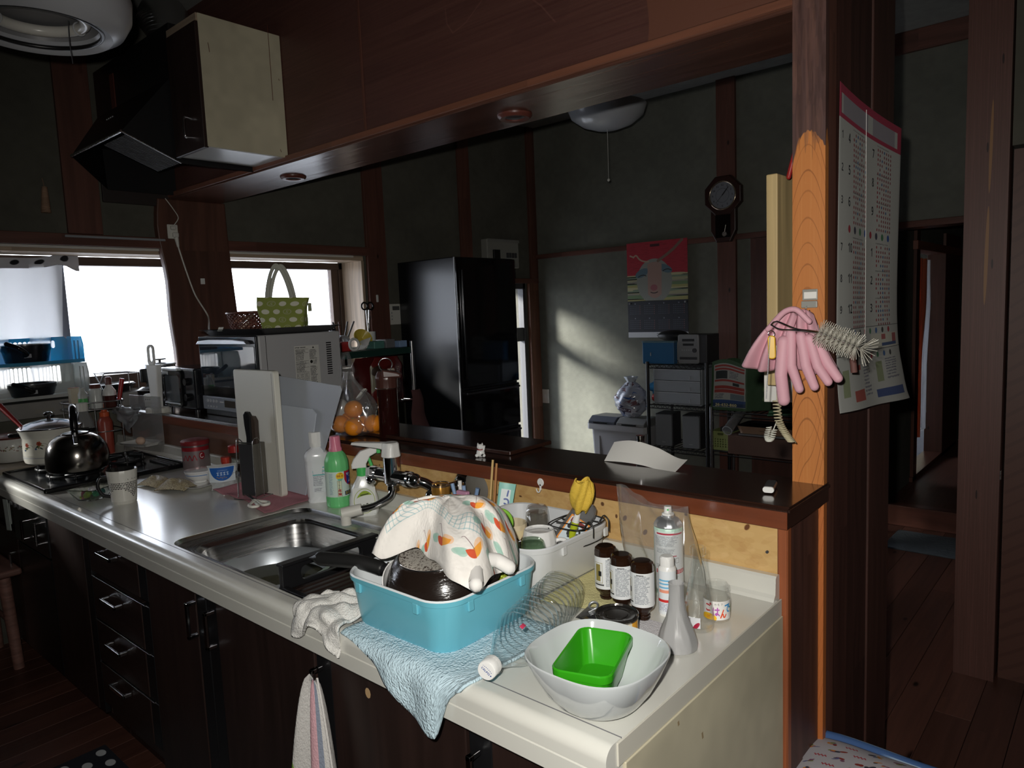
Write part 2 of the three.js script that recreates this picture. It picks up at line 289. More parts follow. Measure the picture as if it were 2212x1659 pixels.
win(1, 0.2, -1.875, 1.107, 1.81, -4.15, [[-0.48, -0.53], [-1.215, -1.275, mat(0.34, 0.36, 0.42, 0.4, { metalness: 0.6 })]], [], M.frost);
win(2, -1.925, -2.985, 1.107, 1.81, -4.15, [[-2.885, -2.945]], [], M.frost);
win(3, -3.9, -4.675, 0.22, 1.66, -3.935, [], [[1.175, 1.29]], M.clear, M.darkGrey);

// hanging wall over the bar, with its board underneath
{
  const fasciaTex = canvas(1536, 512, (x, w, h) => {
    x.fillStyle = rgb(121, 82, 72); x.fillRect(0, 0, w, h);
    for (let i = 0; i < 2600; i++) { const y = rnd() * h, l = 60 + rnd() * 400; x.strokeStyle = rnd() < 0.5 ? 'rgba(60,25,18,0.05)' : 'rgba(190,130,110,0.045)'; x.lineWidth = 1 + rnd() * 3; const x0 = rnd() * w - 100; x.beginPath(); x.moveTo(x0, y); x.quadraticCurveTo(x0 + l / 2, y + rr(-8, 8), x0 + l, y + rr(-5, 5)); x.stroke(); }
    for (let i = 0; i < 30; i++) { x.fillStyle = 'rgba(50,20,16,0.05)'; x.beginPath(); x.ellipse(rnd() * w, rnd() * h, 40 + rnd() * 120, 10 + rnd() * 30, rr(-0.3, 0.3), 0, 7); x.fill(); }
    const px = (X) => (X + 3.9) / 3.33 * w, py = (Y) => h - (Y - 2.13) / 0.82 * h;
    // a paler sheet of veneer at the right end
    x.fillStyle = rgb(146, 98, 78); x.beginPath(); x.moveTo(w, h); x.lineTo(px(-1.0), h); x.bezierCurveTo(px(-0.985), py(2.2), px(-1.0), py(2.3), px(-1.06), py(2.4)); x.bezierCurveTo(px(-1.15), py(2.55), px(-1.0), py(2.7), px(-0.9), py(2.95)); x.lineTo(w, 0); x.fill();
    for (let i = 0; i < 60; i++) { x.strokeStyle = 'rgba(120,60,35,0.12)'; x.lineWidth = 1 + rnd() * 2; const X = px(-0.95) + rnd() * (w - px(-0.95)), y = rnd() * h; x.beginPath(); x.moveTo(X, y); x.lineTo(X + 60, y + 4); x.stroke(); }
    // a lifted edge of veneer
    x.strokeStyle = 'rgba(180,130,115,0.4)'; x.lineWidth = 2; x.beginPath(); [[-1.75, 2.44], [-1.745, 2.39], [-1.72, 2.355], [-1.66, 2.37], [-1.58, 2.42], [-1.5, 2.43], [-1.42, 2.39], [-1.35, 2.33], [-1.3, 2.27]].forEach((q, i) => (i ? x.lineTo : x.moveTo).call(x, px(q[0]), py(q[1]))); x.stroke();
  });
  const hw = structGroup('wall_lintel'), m = printed(fasciaTex, 0.5, { color: C(0.5, 0.46, 0.46), bumpMap: null });
  const panel = (x0, x1) => { const g = new THREE.BoxGeometry(x1 - x0, 0.82, 0.02); const uv = g.attributes.uv; for (let i = 0; i < uv.count; i++) uv.setX(i, ((x0 + uv.getX(i) * (x1 - x0)) + 3.9) / 3.33); return g.translate((x0 + x1) / 2, 2.54, -1.745); };
  part('panel', panel(W, -2.206), m, hw); part('panel', panel(-2.2, -0.545), m, hw);
  part('core', B(W, -0.545, 2.11, 2.95, -1.755, -1.985, 0), M.darkWood, hw);
  part('batten', B(-2.209, -2.197, 2.13, 2.95, -1.74, -1.732, 0.002, 'y'), M.trim, hw);
  part('edge_strip', [B(W, -0.545, 2.107, 2.133, -1.718, -1.75, 0.004, 'x', 1, 0.4)], wood(0.22, 0.085, 0.05, 0.4), hw);
  part('underside', B(W, -0.545, 2.098, 2.11, -1.722, -2.005, 0.003, 'x', 1, 0.55), wood(0.14, 0.06, 0.042, 0.24, { bumpScale: 0.0012 }), hw);
}
for (const [x, l] of [[-2.95, 'recessed round downlight in the beam near the cream cupboard'], [-1.60, 'recessed round downlight in the beam nearer the pillar']]) {
  const d = thing('downlight', l, 'light', [x, 2.098, -1.89]);
  part('rim', lathe([[0.034, 0.002], [0.034, -0.012], [0.05, -0.014], [0.058, -0.006], [0.059, 0]], 36), M.brown, d);
  part('bulb_well', lathe([[0.0, -0.003], [0.03, -0.003], [0.036, -0.01]], 30), M.darkGrey, d);
}
// low wall, plywood facing and the end boards under the bar
const lw = structGroup('wall_counter');
part('core', B(-3.88, -0.515, 0, 0.99, -1.388, -1.56, 0), M.darkWood, lw);
{
  const ply = canvas(1024, 128, (x, w, h) => {
    x.fillStyle = rgb(203, 166, 108); x.fillRect(0, 0, w, h);
    for (let i = 0; i < 900; i++) { x.fillStyle = rnd() < 0.5 ? 'rgba(150,105,55,0.10)' : 'rgba(235,205,150,0.10)'; x.beginPath(); x.ellipse(rnd() * w, rnd() * h, 3 + rnd() * 14, 2 + rnd() * 9, rnd() * 3, 0, 7); x.fill(); }
    for (let i = 0; i < 26; i++) { x.fillStyle = 'rgba(60,30,15,0.75)'; x.beginPath(); x.ellipse(rnd() * w * 0.9, rnd() * h, 1 + rnd() * 2, 2 + rnd() * 4, 0, 0, 7); x.fill(); }
    for (const q of [[0.83, 0.62], [0.965, 0.13], [0.8, 0.4]]) { x.fillStyle = 'rgba(90,48,20,0.9)'; x.beginPath(); x.ellipse(q[0] * w, q[1] * h, 3, 8, 0.2, 0, 7); x.fill(); }
  });
  const g = new THREE.BoxGeometry(1.785, 0.11, 0.006).translate(-1.4175, 0.943, -1.385);
  part('panel', g, printed(ply, 0.6), lw, 'stained yellow plywood facing under the bar'); part('panel', B(-3.88, -2.31, 0.888, 0.998, -1.382, -1.388, 0.001, 'x', 1, 0.2), wood(0.16, 0.075, 0.045, 0.5), lw, 'brown facing board under the bar');
  part('screw', [cyl(0.003, 0.003, 0.004, [-0.545, 0.94, -1.38], [PI / 2, 0, 0], 10)], M.darkGrey, lw);
}
part('end_board', B(-0.5245, -0.503, 0, 0.997, -1.379, -1.40, 0.003, 'y', 1, 0.3), wood(0.36, 0.105, 0.04, 0.4), lw);
part('end_board', B(-0.516, -0.507, 0, 0.997, -1.401, -1.478, 0.002, 'y', 1, 0.8), M.darkWood, lw);
part('end_board', B(-0.516, -0.510, 0, 0.997, -1.48, -1.583, 0.002, 'y', 1, 0.1), M.darkWood, lw);
{ // bar top: lacquered board with a stepped edge
  const b = structGroup('trim_bar');
  const prof = [[1.367, 0.997], [1.367, 1.034], [1.371, 1.037], [1.376, 1.037], [1.379, 1.04], [1.617, 1.04], [1.617, 0.997]];
  const h = T(ext(prof.map(([z, y]) => [z, y]), 3.38, 0.0), [-3.88, 0, 0], [0, PI / 2, 0]);
  part('board', wuv(h, 'x', 1, 0.77), M.bar, b);
  part('front_moulding', B(-3.88, -0.4995, 0.9965, 1.032, -1.3655, -1.3685, 0.001, 'x', 1, 0.4), wood(0.21, 0.055, 0.022, 0.3, { P: 1, clearcoat: 0.4, clearcoatRoughness: 0.15 }), b);
  part('end_moulding', B(-0.5, -0.496, 1.03, 1.036, -1.37, -1.615, 0.001, 'z'), M.bar, b);
}
// pillar of pale pine, its upper part still stained; behind it the boarded wall that carries the calendar
{
  const pine = canvas(256, 2048, (x, w, h) => {
    x.fillStyle = rgb(192, 120, 60); x.fillRect(0, 0, w, h);
    for (let i = 0; i < 400; i++) { x.strokeStyle = rnd() < 0.5 ? 'rgba(150,85,35,0.10)' : 'rgba(240,190,120,0.12)'; x.lineWidth = 1 + rnd() * 3; const X = rnd() * w, y = rnd() * h; x.beginPath(); x.moveTo(X, y); x.lineTo(X + rr(-3, 3), y + 60 + rnd() * 200); x.stroke(); }
    for (let i = 0; i < 46; i++) { const y0 = 620 + i * 34 + rr(-8, 8), k = i > 18 && i < 34 ? -1 : 1; x.strokeStyle = `rgba(105,55,20,${0.25 + 0.4 * rnd()})`; x.lineWidth = 1.5 + rnd() * 2.5; x.beginPath(); for (let j = 0; j <= 20; j++) { const X = (j / 20) * w, q = (X - 120) / 128; const y = k > 0 ? y0 + 55 * q * q : y0 - 80 * q + 12 * sin(q * 4); (j ? x.lineTo : x.moveTo).call(x, X, y); } x.stroke(); }
    // the dark stain left on the upper part, with a rounded ragged lower edge
    x.fillStyle = rgb(82, 58, 54); x.beginPath(); x.moveTo(0, 0); x.lineTo(w, 0); x.lineTo(w, 832); for (let j = 0; j <= 24; j++) { const t = j / 24; x.lineTo(w * (1 - t), 826 - 26 * sin(t * PI) + rr(-2, 2) + (t > 0.85 ? (t - 0.85) * 150 : 0)); } x.fill();
    for (let i = 0; i < 300; i++) { x.fillStyle = rnd() < 0.5 ? 'rgba(50,28,24,0.2)' : 'rgba(120,84,70,0.2)'; x.beginPath(); x.ellipse(rnd() * w, rnd() * 800, 4 + rnd() * 20, 10 + rnd() * 40, 0, 0, 7); x.fill(); }
    x.fillStyle = rgb(178, 92, 48); x.globalAlpha = 0.45; x.fillRect(0, 1330, w, 718); x.globalAlpha = 1;
  });
  const p = structGroup('wall_pillar'), g = new THREE.BoxGeometry(0.068, 2.95, 0.02).translate(-0.534, 1.475, -1.595);
  part('face_board', g, printed(pine, 0.5), p); part('post', B(-0.567, -0.501, 0, 2.95, -1.605, -1.66, 0.002, 'y'), M.post, p);
  part('board', B(-0.575, -0.506, 0, 2.95, -1.661, -1.78, 0.003, 'y', 1, 0.1), wood(0.085, 0.033, 0.025, 0.5), p); part('board', B(-0.575, -0.508, 0, 2.95, -1.782, -1.95, 0.003, 'y', 1, 0.5), wood(0.07, 0.028, 0.022, 0.5), p); part('board', B(-0.575, -0.504, 0, 2.95, -1.952, -2.15, 0.003, 'y', 1, 0.8), wood(0.08, 0.033, 0.025, 0.5), p);
}
{ // door posts across the passage
  const ringTex = canvas(256, 1024, (x, w, h) => {
    x.fillStyle = rgb(88, 56, 46); x.fillRect(0, 0, w, h);
    for (let i = 0; i < 40; i++) { const y0 = i * 30 - 40; x.strokeStyle = 'rgba(48,22,16,0.22)'; x.lineWidth = 3 + rnd() * 4; x.beginPath(); for (let j = 0; j <= 20; j++) { const q = (j / 20) * 2 - 1; (j ? x.lineTo : x.moveTo).call(x, (j / 20) * w, y0 + 90 * q * q + rr(-2, 2)); } x.stroke(); }
  });
  const sap = canvas(256, 2048, (x, w, h) => {
    x.fillStyle = rgb(92, 60, 52); x.fillRect(0, 0, w, h);
    for (let i = 0; i < 700; i++) { x.strokeStyle = rnd() < 0.5 ? 'rgba(60,30,24,0.12)' : 'rgba(150,105,90,0.12)'; x.lineWidth = 1 + rnd() * 3; const X = rnd() * w, y = rnd() * h; x.beginPath(); x.moveTo(X, y); x.lineTo(X + rr(-3, 3), y + 80 + rnd() * 260); x.stroke(); }
    x.fillStyle = rgb(140, 100, 62); for (const [a, b, c, d] of [[150, 700, 9, 110], [140, 960, 11, 120]]) { x.beginPath(); x.ellipse(a, b, c, d, 0.04, 0, 7); x.fill(); }
    x.fillStyle = rgb(40, 20, 16); for (const [a, b] of [[205, 500], [130, 700], [175, 980], [120, 1560]]) { x.beginPath(); x.ellipse(a, b, 6, 12, 0, 0, 7); x.fill(); }
  });
  const d = structGroup('door_1'); part('door_post', new THREE.BoxGeometry(0.13, 2.95, 0.1).translate(-0.414, 1.475, -3.08), printed(sap, 0.5), d);
  part('door_panel', new THREE.BoxGeometry(0.9, 1.93, 0.035).translate(0.108, 0.965, -3.1), printed(ringTex, 0.5), d); part('upper_wall', B(-0.345, 1.8, 1.94, 2.95, -3.06, -3.14, 0), M.plaster, d); part('side_wall', B(0.56, 1.8, 0, 1.94, -3.06, -3.14, 0), M.plaster, d);
  part('latch', box(0.012, 0.035, 0.02, [-0.352, 0.78, -3.05]), M.steel, d);
}
{ // the room beyond the passage: step up, side opening with curtains
  const r = structGroup('wall_far');
  part('step', B(-1.3, 0.3, 0, 0.13, BZ - 0.02, BZ - 0.10, 0.006, 'x'), M.trim, r);
  part('upper_floor', B(-3.2, 0.3, 0.02, 0.125, BZ - 0.10, -8.1, 0, 'z'), M.floor, r);
  part('lintel', B(-1.2, -0.72, 1.83, 1.87, BZ + 0.02, BZ - 0.15, 0.004, 'x'), M.trim, r); part('cornice', B(-1.4, 1.8, 2.83, 2.95, BZ + 0.03, BZ, 0.004, 'x'), M.post, r);
  part('jamb', B(-1.205, -1.19, 0, 1.86, BZ + 0.01, BZ - 0.16, 0.003, 'y'), M.trim, r);
  const X = -1.16; // side wall of the far corridor with an opening
  part('wall_piece', [B(X - 0.1, X, 0.125, 2.9, BZ - 0.15, -5.55, 0), B(X - 0.1, X, 1.78, 2.9, -5.55, -6.55, 0), B(X - 0.1, X, 0.125, 2.9, -6.55, -8.1, 0)], M.plaster, r);
  part('opening_post', B(X - 0.11, X + 0.02, 0.125, 2.0, -5.52, -5.62, 0.003, 'y'), M.trim, r); part('opening_post', B(X - 0.11, X + 0.02, 0.125, 1.9, -6.5, -7.1, 0.003, 'y'), M.post2, r);
  part('opening_head', B(X - 0.11, X + 0.03, 1.74, 1.8, -5.5, -7.2, 0.003, 'z'), wood(0.3, 0.1, 0.06, 0.5), r); part('threshold', B(X - 0.11, X + 0.02, 0.125, 0.16, -5.5, -7.1, 0.003, 'z'), M.trim, r);
  part('end_wall', B(-3.2, 0.4, 0.125, 2.9, -8.1, -8.2, 0), M.plaster, r); part('side_wall', B(0.3, 0.4, 0, 2.95, BZ - 0.15, -8.1, 0), M.plaster, r);
  part('mat_floor', B(-3.1, X - 0.11, 0.125, 0.14, -5.2, -8.1, 0), mat(0.3, 0.33, 0.38, 0.9), r);
  part('side_room_wall', [B(-3.3, -3.2, 0, 0.8, BZ - 0.15, -8.1, 0), B(-3.3, -3.2, 1.9, 2.95, BZ - 0.15, -8.1, 0), B(-3.3, -3.2, 0.8, 1.9, BZ - 0.15, -6.4, 0), B(-3.3, -3.2, 0.8, 1.9, -7.3, -8.1, 0)], M.plaster, r);
}
struct('window_4', new THREE.PlaneGeometry(0.9, 1.1).rotateY(PI / 2).translate(-3.25, 1.35, -6.85), M.frost);
{
  const c = sheet((u, v) => [-1.24 + 0.03 * sin(u * 16), 1.7 - v * 1.35, -5.82 - u * 0.42 * (1 - 0.35 * sstep(v, 0.2, 0.6))], 40, 16, 0.003);
  tag(part('curtain', c, mat(0.6, 0.16, 0.07, 0.9, { P: 1, transmission: 0.4, thickness: 0 })), 'orange curtain gathered in the far doorway beyond the passage', 'curtain');
  const l = sheet((u, v) => [-1.27 + 0.03 * sin(u * 22), 1.7 - v * (1.1 + 0.25 * sin(u * 3)), -6.12 - u * 0.62 * (1 - 0.3 * sstep(v, 0.1, 0.7))], 48, 16, 0.002);
  tag(part('lace_curtain', l, M.lace), 'white lace curtain beside the orange one in the far doorway', 'curtain');
  tag(part('floor_mat', B(-1.05, -0.5, 0, 0.012, -4.36, -4.72, 0.005), mat(0.1, 0.12, 0.14, 0.95, { bumpMap: terry, bumpScale: 0.003 })), 'flat grey blue mat on the floor before the far step', 'mat');
}
// ---------- kitchen run ----------
const CT = 0.85;
{ // countertop with a sink opening, rolled front edge and splash strip
  const t = thing('kitchen_countertop', 'long glossy off-white kitchen counter with rolled front edge and sink opening', 'counter');
  const hole = rrPts(0.425, 0.214, 0.055, 6).map(([a, b]) => [-1.568 + a, 1.012 + b]);
  const top = ext([[-3.88, 0.79], [-0.517, 0.79], [-0.517, 1.362], [-3.88, 1.362]], 0.03, 0, [hole]).rotateX(-PI / 2).translate(0, 0.82, 0);
  part('worktop', wuv(top, 'x', 1), M.counter, t);
  const s = new THREE.Shape(); s.moveTo(0.789, 0.79); s.lineTo(0.789, 0.8485); s.lineTo(0.786, 0.852); s.lineTo(0.772, 0.852); s.absarc(0.768, 0.832, 0.02, PI / 2, PI, false); s.lineTo(0.748, 0.8155); s.lineTo(0.7505, 0.8145); s.lineTo(0.7505, 0.813); s.lineTo(0.748, 0.812); s.lineTo(0.748, 0.783); s.lineTo(0.752, 0.78); s.lineTo(0.789, 0.78);
  part('front_edge', wuv(ext(s, 3.363, 0, [], 10).rotateY(PI / 2).translate(-3.88, 0, 0), 'x', 1), M.counter, t);
  part('groove', B(-3.88, -0.518, 0.846, 0.8505, -0.7885, -0.7905, 0), M.midGrey, t);
  const b = ext([[1.348, 0.85], [1.352, 0.856], [1.358, 0.862], [1.36, 0.894], [1.364, 0.899], [1.378, 0.899], [1.381, 0.895], [1.381, 0.82], [1.348, 0.82]], 3.36, 0).rotateY(PI / 2).translate(-3.88, 0, 0);
  part('splash_strip', wuv(b, 'x', 1), M.counter, t);
  part('end_band', B(-0.5175, -0.5145, 0.815, 0.8495, -0.775, -1.378, 0.001, 'z'), mat(0.55, 0.53, 0.46, 0.5), t);
}
{
  const s = thing('kitchen_sink', 'brushed stainless steel sink bowl set into the counter', 'sink', [-1.568, CT, -1.012]);
  const R = (a, b, r) => rrPts(a, b, r, 6);
  part('bowl', loft([[-0.001, R(0.4245, 0.2135, 0.054)], [-0.012, R(0.420, 0.209, 0.052)], [-0.018, R(0.405, 0.196, 0.05)], [-0.02, R(0.375, 0.178, 0.05)], [-0.03, R(0.366, 0.17, 0.06)], [-0.15, R(0.35, 0.157, 0.07)], [-0.172, R(0.335, 0.142, 0.07)], [-0.178, R(0.3, 0.11, 0.06)]].reverse().map((q) => q), true, false, 0.5), M.steel, s);
  part('drain', lathe([[0.001, 0.004], [0.03, 0.004], [0.045, 0.006], [0.05, 0.001]], 24, [0.16, -0.178, 0.03]), M.darkGrey, s);
}
{
  const t = thing('wash_tub', 'round dull aluminium wash tub of murky water in the sink', 'tub', [-1.775, 0.673, -0.985]);
  part('shell', lathe([[0, 0.004], [0.11, 0.004], [0.125, 0.012], [0.148, 0.09], [0.156, 0.098], [0.166, 0.096], [0.167, 0.09], [0.156, 0.088], [0.132, 0.008], [0.115, 0], [0, 0]].reverse(), 56), mat(0.6, 0.65, 0.7, 0.35, { metalness: 0.75 }), t);
  part('water', new THREE.CircleGeometry(0.139, 48).rotateX(-PI / 2).translate(0, 0.057, 0), mat(0.06, 0.06, 0.035, 0.05), t);
}
{ // black slatted rack over the right half of the sink
  const t = thing('sink_rack', 'black slatted draining rack with upright handled side over the sink', 'drying rack', [0, 0, 0]);
  const plate = ext([[0.806, 0.842], [1.07, 0.842], [1.07, 0.9], [0.806, 0.9]], 0.014, 0.002, [rrPts(0.085, 0.016, 0.012).map(([a, b]) => [0.94 + a, 0.869 + b])]).rotateY(PI / 2).translate(-1.43, 0, 0);
  part('side_plate', plate, M.black, t);
  part('top_rail', B(-1.437, -1.41, 0.896, 0.904, -0.804, -1.075, 0.003), M.black, t);
  part('frame', [B(-1.43, -1.15, 0.838, 0.852, -0.803, -0.818, 0.003), B(-1.43, -1.15, 0.838, 0.852, -1.055, -1.07, 0.003)], M.black, t);
  for (let i = 0; i < 12; i++) part('slat', B(-1.408 + i * 0.0215, -1.394 + i * 0.0215, 0.836, 0.846, -0.812, -1.06, 0.002, 'z'), wood(0.02, 0.012, 0.01, 0.3), t);
}
// base cabinets
function handle(parent, x, y, vertical, len = 0.11) {
  const z = -0.775, d = 0.028, h = len / 2;
  const g = vertical ? [box(0.011, len, 0.008, [x, y, z]), box(0.011, 0.01, d, [x, y + h - 0.005, z - d / 2 + 0.004]), box(0.011, 0.01, d, [x, y - h + 0.005, z - d / 2 + 0.004])] : [box(len, 0.012, 0.008, [x, y, z]), box(0.01, 0.012, d, [x - h + 0.005, y, z - d / 2 + 0.004]), box(0.01, 0.012, d, [x + h - 0.005, y, z - d / 2 + 0.004])];
  return part('handle', g, M.chrome, parent, 'chrome bar handle');
}
function cabinet(label, x0, x1, build) {
  const t = thing('base_cabinet', label, 'cabinet');
  part('carcass', [B(x0 + 0.001, x1 - 0.001, 0.1, 0.655, -0.822, -1.376, 0.002, 'x'), B(x0 + 0.001, x1 - 0.001, 0.656, 0.78, -0.822, -0.786 - 0.046, 0.001, 'x'), B(x0 + 0.001, x1 - 0.001, 0.0, 0.1, -0.872, -1.376, 0)], M.cab, t);
  build(t); return t;
}
function doorOn(t, x0, x1, hx, y0 = 0.11, y1 = 0.772, hy = 0.667, stileAt) {
  const d = new THREE.Group(); d.name = 'door'; t.add(d);
  const s0 = stileAt < 0 ? x0 + 0.056 : x0 + 0.001, s1 = stileAt > 0 ? x1 - 0.056 : x1 - 0.001;
  part('door_panel', B(s0, s1, y0, y1, -0.80, -0.82, 0.003, 'y', 1, x0), M.cab, d);
  if (stileAt) part('stile', B(stileAt < 0 ? x0 + 0.001 : x1 - 0.055, stileAt < 0 ? x0 + 0.055 : x1 - 0.001, y0, y1, -0.802, -0.82, 0.003, 'y'), M.black, d);
  if (hx) handle(d, hx, hy, true, 0.1);
  return d;
}
cabinet('dark brown base cabinet at the far left beyond the stove front', -3.88, -3.5, (t) => doorOn(t, -3.88, -3.5, -3.53, 0.11, 0.60, 0.47, 0));
cabinet('dark brown base cabinet left of the four drawers', -3.06, -2.645, (t) => doorOn(t, -3.06, -2.645, 0, 0.11, 0.772, 0.6, 1));
cabinet('dark brown drawer unit with a column of four chrome handles', -2.64, -2.175, (t) => {
  for (let i = 0; i < 4; i++) { const y0 = 0.628 - i * 0.153 - (i ? 0.012 : 0), y1 = y0 + (i ? 0.149 : 0.144); const d = new THREE.Group(); d.name = 'drawer'; t.add(d); part('drawer_front', B(-2.638, -2.235, y0, y1, -0.80, -0.82, 0.004, 'x', 1, i * 0.3), M.cab, d); part('stile', B(-2.234, -2.177, y0, y1, -0.802, -0.82, 0.003), M.black, d); part('top_bead', B(-2.638, -2.2, y1 - 0.002, y1 + 0.0008, -0.799, -0.806, 0.0006), M.steel, d); handle(d, -2.435, [0.722, 0.567, 0.413, 0.275][i], false, 0.12); }
});
cabinet('dark brown base cabinet with chrome handle on its right edge under the sink', -2.17, -1.80, (t) => doorOn(t, -2.17, -1.80, -1.853, 0.11, 0.772, 0.667, 1));
cabinet('dark brown base cabinet with chrome handle on its left edge under the sink', -1.797, -1.30, (t) => doorOn(t, -1.797, -1.30, -1.75, 0.11, 0.772, 0.667, -1));
{ const t = cabinet('dark brown base cabinet whose handle carries the striped towel', -1.297, -0.842, (t) => doorOn(t, -1.297, -0.842, -1.272, 0.11, 0.772, 0.668, -1));
  part('chip', new THREE.CircleGeometry(0.011, 9).scale(0.8, 1, 1).translate(-1.115, 0.708, -0.7992), mat(0.5, 0.33, 0.17, 0.7), t, 'pale chip in the veneer'); }
cabinet('dark brown base cabinet at the near end of the counter', -0.839, -0.521, (t) => { doorOn(t, -0.839, -0.521, -0.812, 0.11, 0.772, 0.662, -1); part('end_panel', B(-0.5205, -0.512, 0, 0.815, -0.79, -1.378, 0.002, 'y'), M.cream, t, 'scuffed cream end panel'); for (const [z, y, h] of [[-0.815, 0.765, 0.02], [-0.94, 0.80, 0.008], [-1.02, 0.74, 0.012]]) part('scratch', decal(0.005, h, [-0.5115, y, z], [0, PI / 2, 0.2]), mat(0.3, 0.22, 0.12, 0.8), t); });
{ // built-in gas stove
  const t = thing('gas_stove', 'black built-in gas stove with trivets under the kettle and pot', 'stove', [-3.225, CT, -1.035]);
  part('plate', [B(-0.265, 0.265, 0.001, 0.014, -0.255, 0.255, 0.005)], mat(0.015, 0.017, 0.02, 0.16), t);
  part('rim', [B(-0.27, 0.27, 0.001, 0.02, 0.25, 0.262, 0.005), B(-0.27, 0.27, 0.001, 0.02, -0.262, -0.25, 0.005), B(-0.272, -0.26, 0.001, 0.02, -0.26, 0.26, 0.005), B(0.26, 0.272, 0.001, 0.02, -0.26, 0.26, 0.005)], M.blackGloss, t);
  for (const [x, z, R] of [[-0.125, 0.09, 0.085], [0.07, 0.095, 0.095], [0.0, -0.12, 0.07]]) {
    const g = [torus(R, 0.006, [x, 0.028, z])]; for (let k = 0; k < 6; k++) { const a = (k / 6) * 2 * PI + 0.3; g.push(rod([x + R * cos(a), 0.016, z + R * sin(a)], [x + R * cos(a), 0.045, z + R * sin(a)], 0.006), box(0.06, 0.012, 0.01, [x + (R - 0.025) * cos(a), 0.045, z + (R - 0.025) * sin(a)], [0, -a, 0])); }
    const b = new THREE.Group(); b.name = 'burner'; t.add(b); part('trivet', g, M.black, b); part('burner_head', lathe([[0.0, 0.03], [0.03, 0.03], [0.036, 0.022], [0.04, 0.012]], 20, [x, 0.004, z]), M.darkGrey, b);
  }
  part('vent_grille', [0, 1, 2].map((k) => B(0.05, 0.24, 0.014, 0.021, -0.235 + k * 0.016, -0.226 + k * 0.016, 0.002)), M.darkGrey, t);
  part('front_panel', B(-0.27, 0.165, -0.27, -0.075, 0.215, 0.24, 0.005), mat(0.02, 0.02, 0.022, 0.25), t);
  for (const x of [-0.22, -0.16, -0.10]) part('knob', cyl(0.017, 0.014, 0.02, [x, -0.1, 0.25], [PI / 2, 0, 0]), M.midGrey, t);
  part('grill_handle', [rod([-0.02, -0.14, 0.275], [-0.02, -0.22, 0.275], 0.006), rod([-0.02, -0.145, 0.275], [-0.02, -0.145, 0.235], 0.005), rod([-0.02, -0.215, 0.275], [-0.02, -0.215, 0.235], 0.005)], M.chrome, t);
  // the unit below
  part('oven_door', B(-0.27, 0.16, -0.74, -0.28, 0.2, 0.235, 0.004), M.black, t);
  part('door_handle', [rod([0.115, -0.13, 0.265], [0.115, -0.22, 0.265], 0.006), rod([0.115, -0.135, 0.265], [0.115, -0.135, 0.235], 0.005), rod([0.115, -0.215, 0.265], [0.115, -0.215, 0.235], 0.005)], M.steel, t);
}
tag(part('hanging_strip', [box(0.035, 0.13, 0.004, [-3.44, 0.70, -0.762], [0, 0.2, 0.05]), box(0.03, 0.09, 0.004, [-3.40, 0.715, -0.765], [0, -0.3, -0.1])], mat(0.45, 0.5, 0.47, 0.6)), 'pale cloth strip hanging below the counter edge by the stove', 'cloth');
{
  const t = thing('stool', 'dull pink wooden stool with round legs at the left edge', 'stool', [-3.59, 0, -0.64]);
  for (const [x, z] of [[0.02, -0.13], [0.1, 0.12], [-0.3, -0.13], [-0.3, 0.12]]) part('leg', tapered([x, 0, z], [x - 0.03 * Math.sign(x), 0.44, z * 0.9], 0.021, 0.025), wood(0.3, 0.15, 0.12, 0.6), t);
  part('seat', B(-0.34, 0.12, 0.43, 0.46, -0.16, 0.16, 0.012), wood(0.3, 0.15, 0.12, 0.6), t); part('stretcher', rod([0.015, 0.2, -0.125], [-0.295, 0.2, -0.125], 0.01), wood(0.3, 0.15, 0.12, 0.6), t);
}
{
  const dots = canvas(512, 512, (x, w) => { x.fillStyle = rgb(28, 30, 40); x.fillRect(0, 0, w, w); x.fillStyle = rgb(205, 208, 210); for (let i = 0; i < 9; i++) for (let j = 0; j < 9; j++) { x.beginPath(); x.arc((i + 0.5 + (j % 2) * 0.5) * w / 9, (j + 0.5) * w / 9, 15, 0, 7); x.fill(); } });
  const g = new THREE.BoxGeometry(0.75, 0.018, 0.5).translate(-2.24, 0.011, -0.53);
  tag(part('kitchen_mat', g, printed(dots, 0.9)), 'dark floor mat with white polka dots before the cabinets', 'mat');
}
// ---------- wall cupboard and hood ----------
{
  const t = thing('wall_cupboard', 'narrow wall cupboard with scuffed cream side high on the beam', 'cupboard');
  part('side_panel', B(-2.748, -2.732, 2.125, 2.62, -1.385, -1.733, 0.002, 'y'), M.cream, t, 'scuffed cream side panel');
  part('bottom_panel', B(-2.985, -2.748, 2.125, 2.14, -1.39, -1.733, 0.001), mat(0.6, 0.6, 0.58, 0.22), t, 'glossy pale underside');
  part('top_panel', B(-2.985, -2.748, 2.6, 2.62, -1.39, -1.733, 0.001), M.cream, t);
  const d = new THREE.Group(); d.name = 'door'; t.add(d); part('door_panel', B(-2.985, -2.735, 2.12, 2.59, -1.372, -1.39, 0.003, 'y'), M.cab, d); part('pale_strip', B(-2.99, -2.735, 2.592, 2.62, -1.378, -1.39, 0.002), M.reveal, d);
  part('handle', wire([[-2.828, 2.245, -1.372], [-2.828, 2.243, -1.345], [-2.828, 2.175, -1.345], [-2.828, 2.173, -1.372]], 0.005), M.chrome, d);
  for (const [z, y, h, a] of [[-1.42, 2.50, 0.035, 0.1], [-1.68, 2.5, 0.3, 0], [-1.7, 2.15, 0.012, 0.4], [-1.715, 2.44, 0.008, 0.6]]) part('scratch', decal(0.0025, h, [-2.7315, y, z], [0, PI / 2, a]), M.brown, t);
}
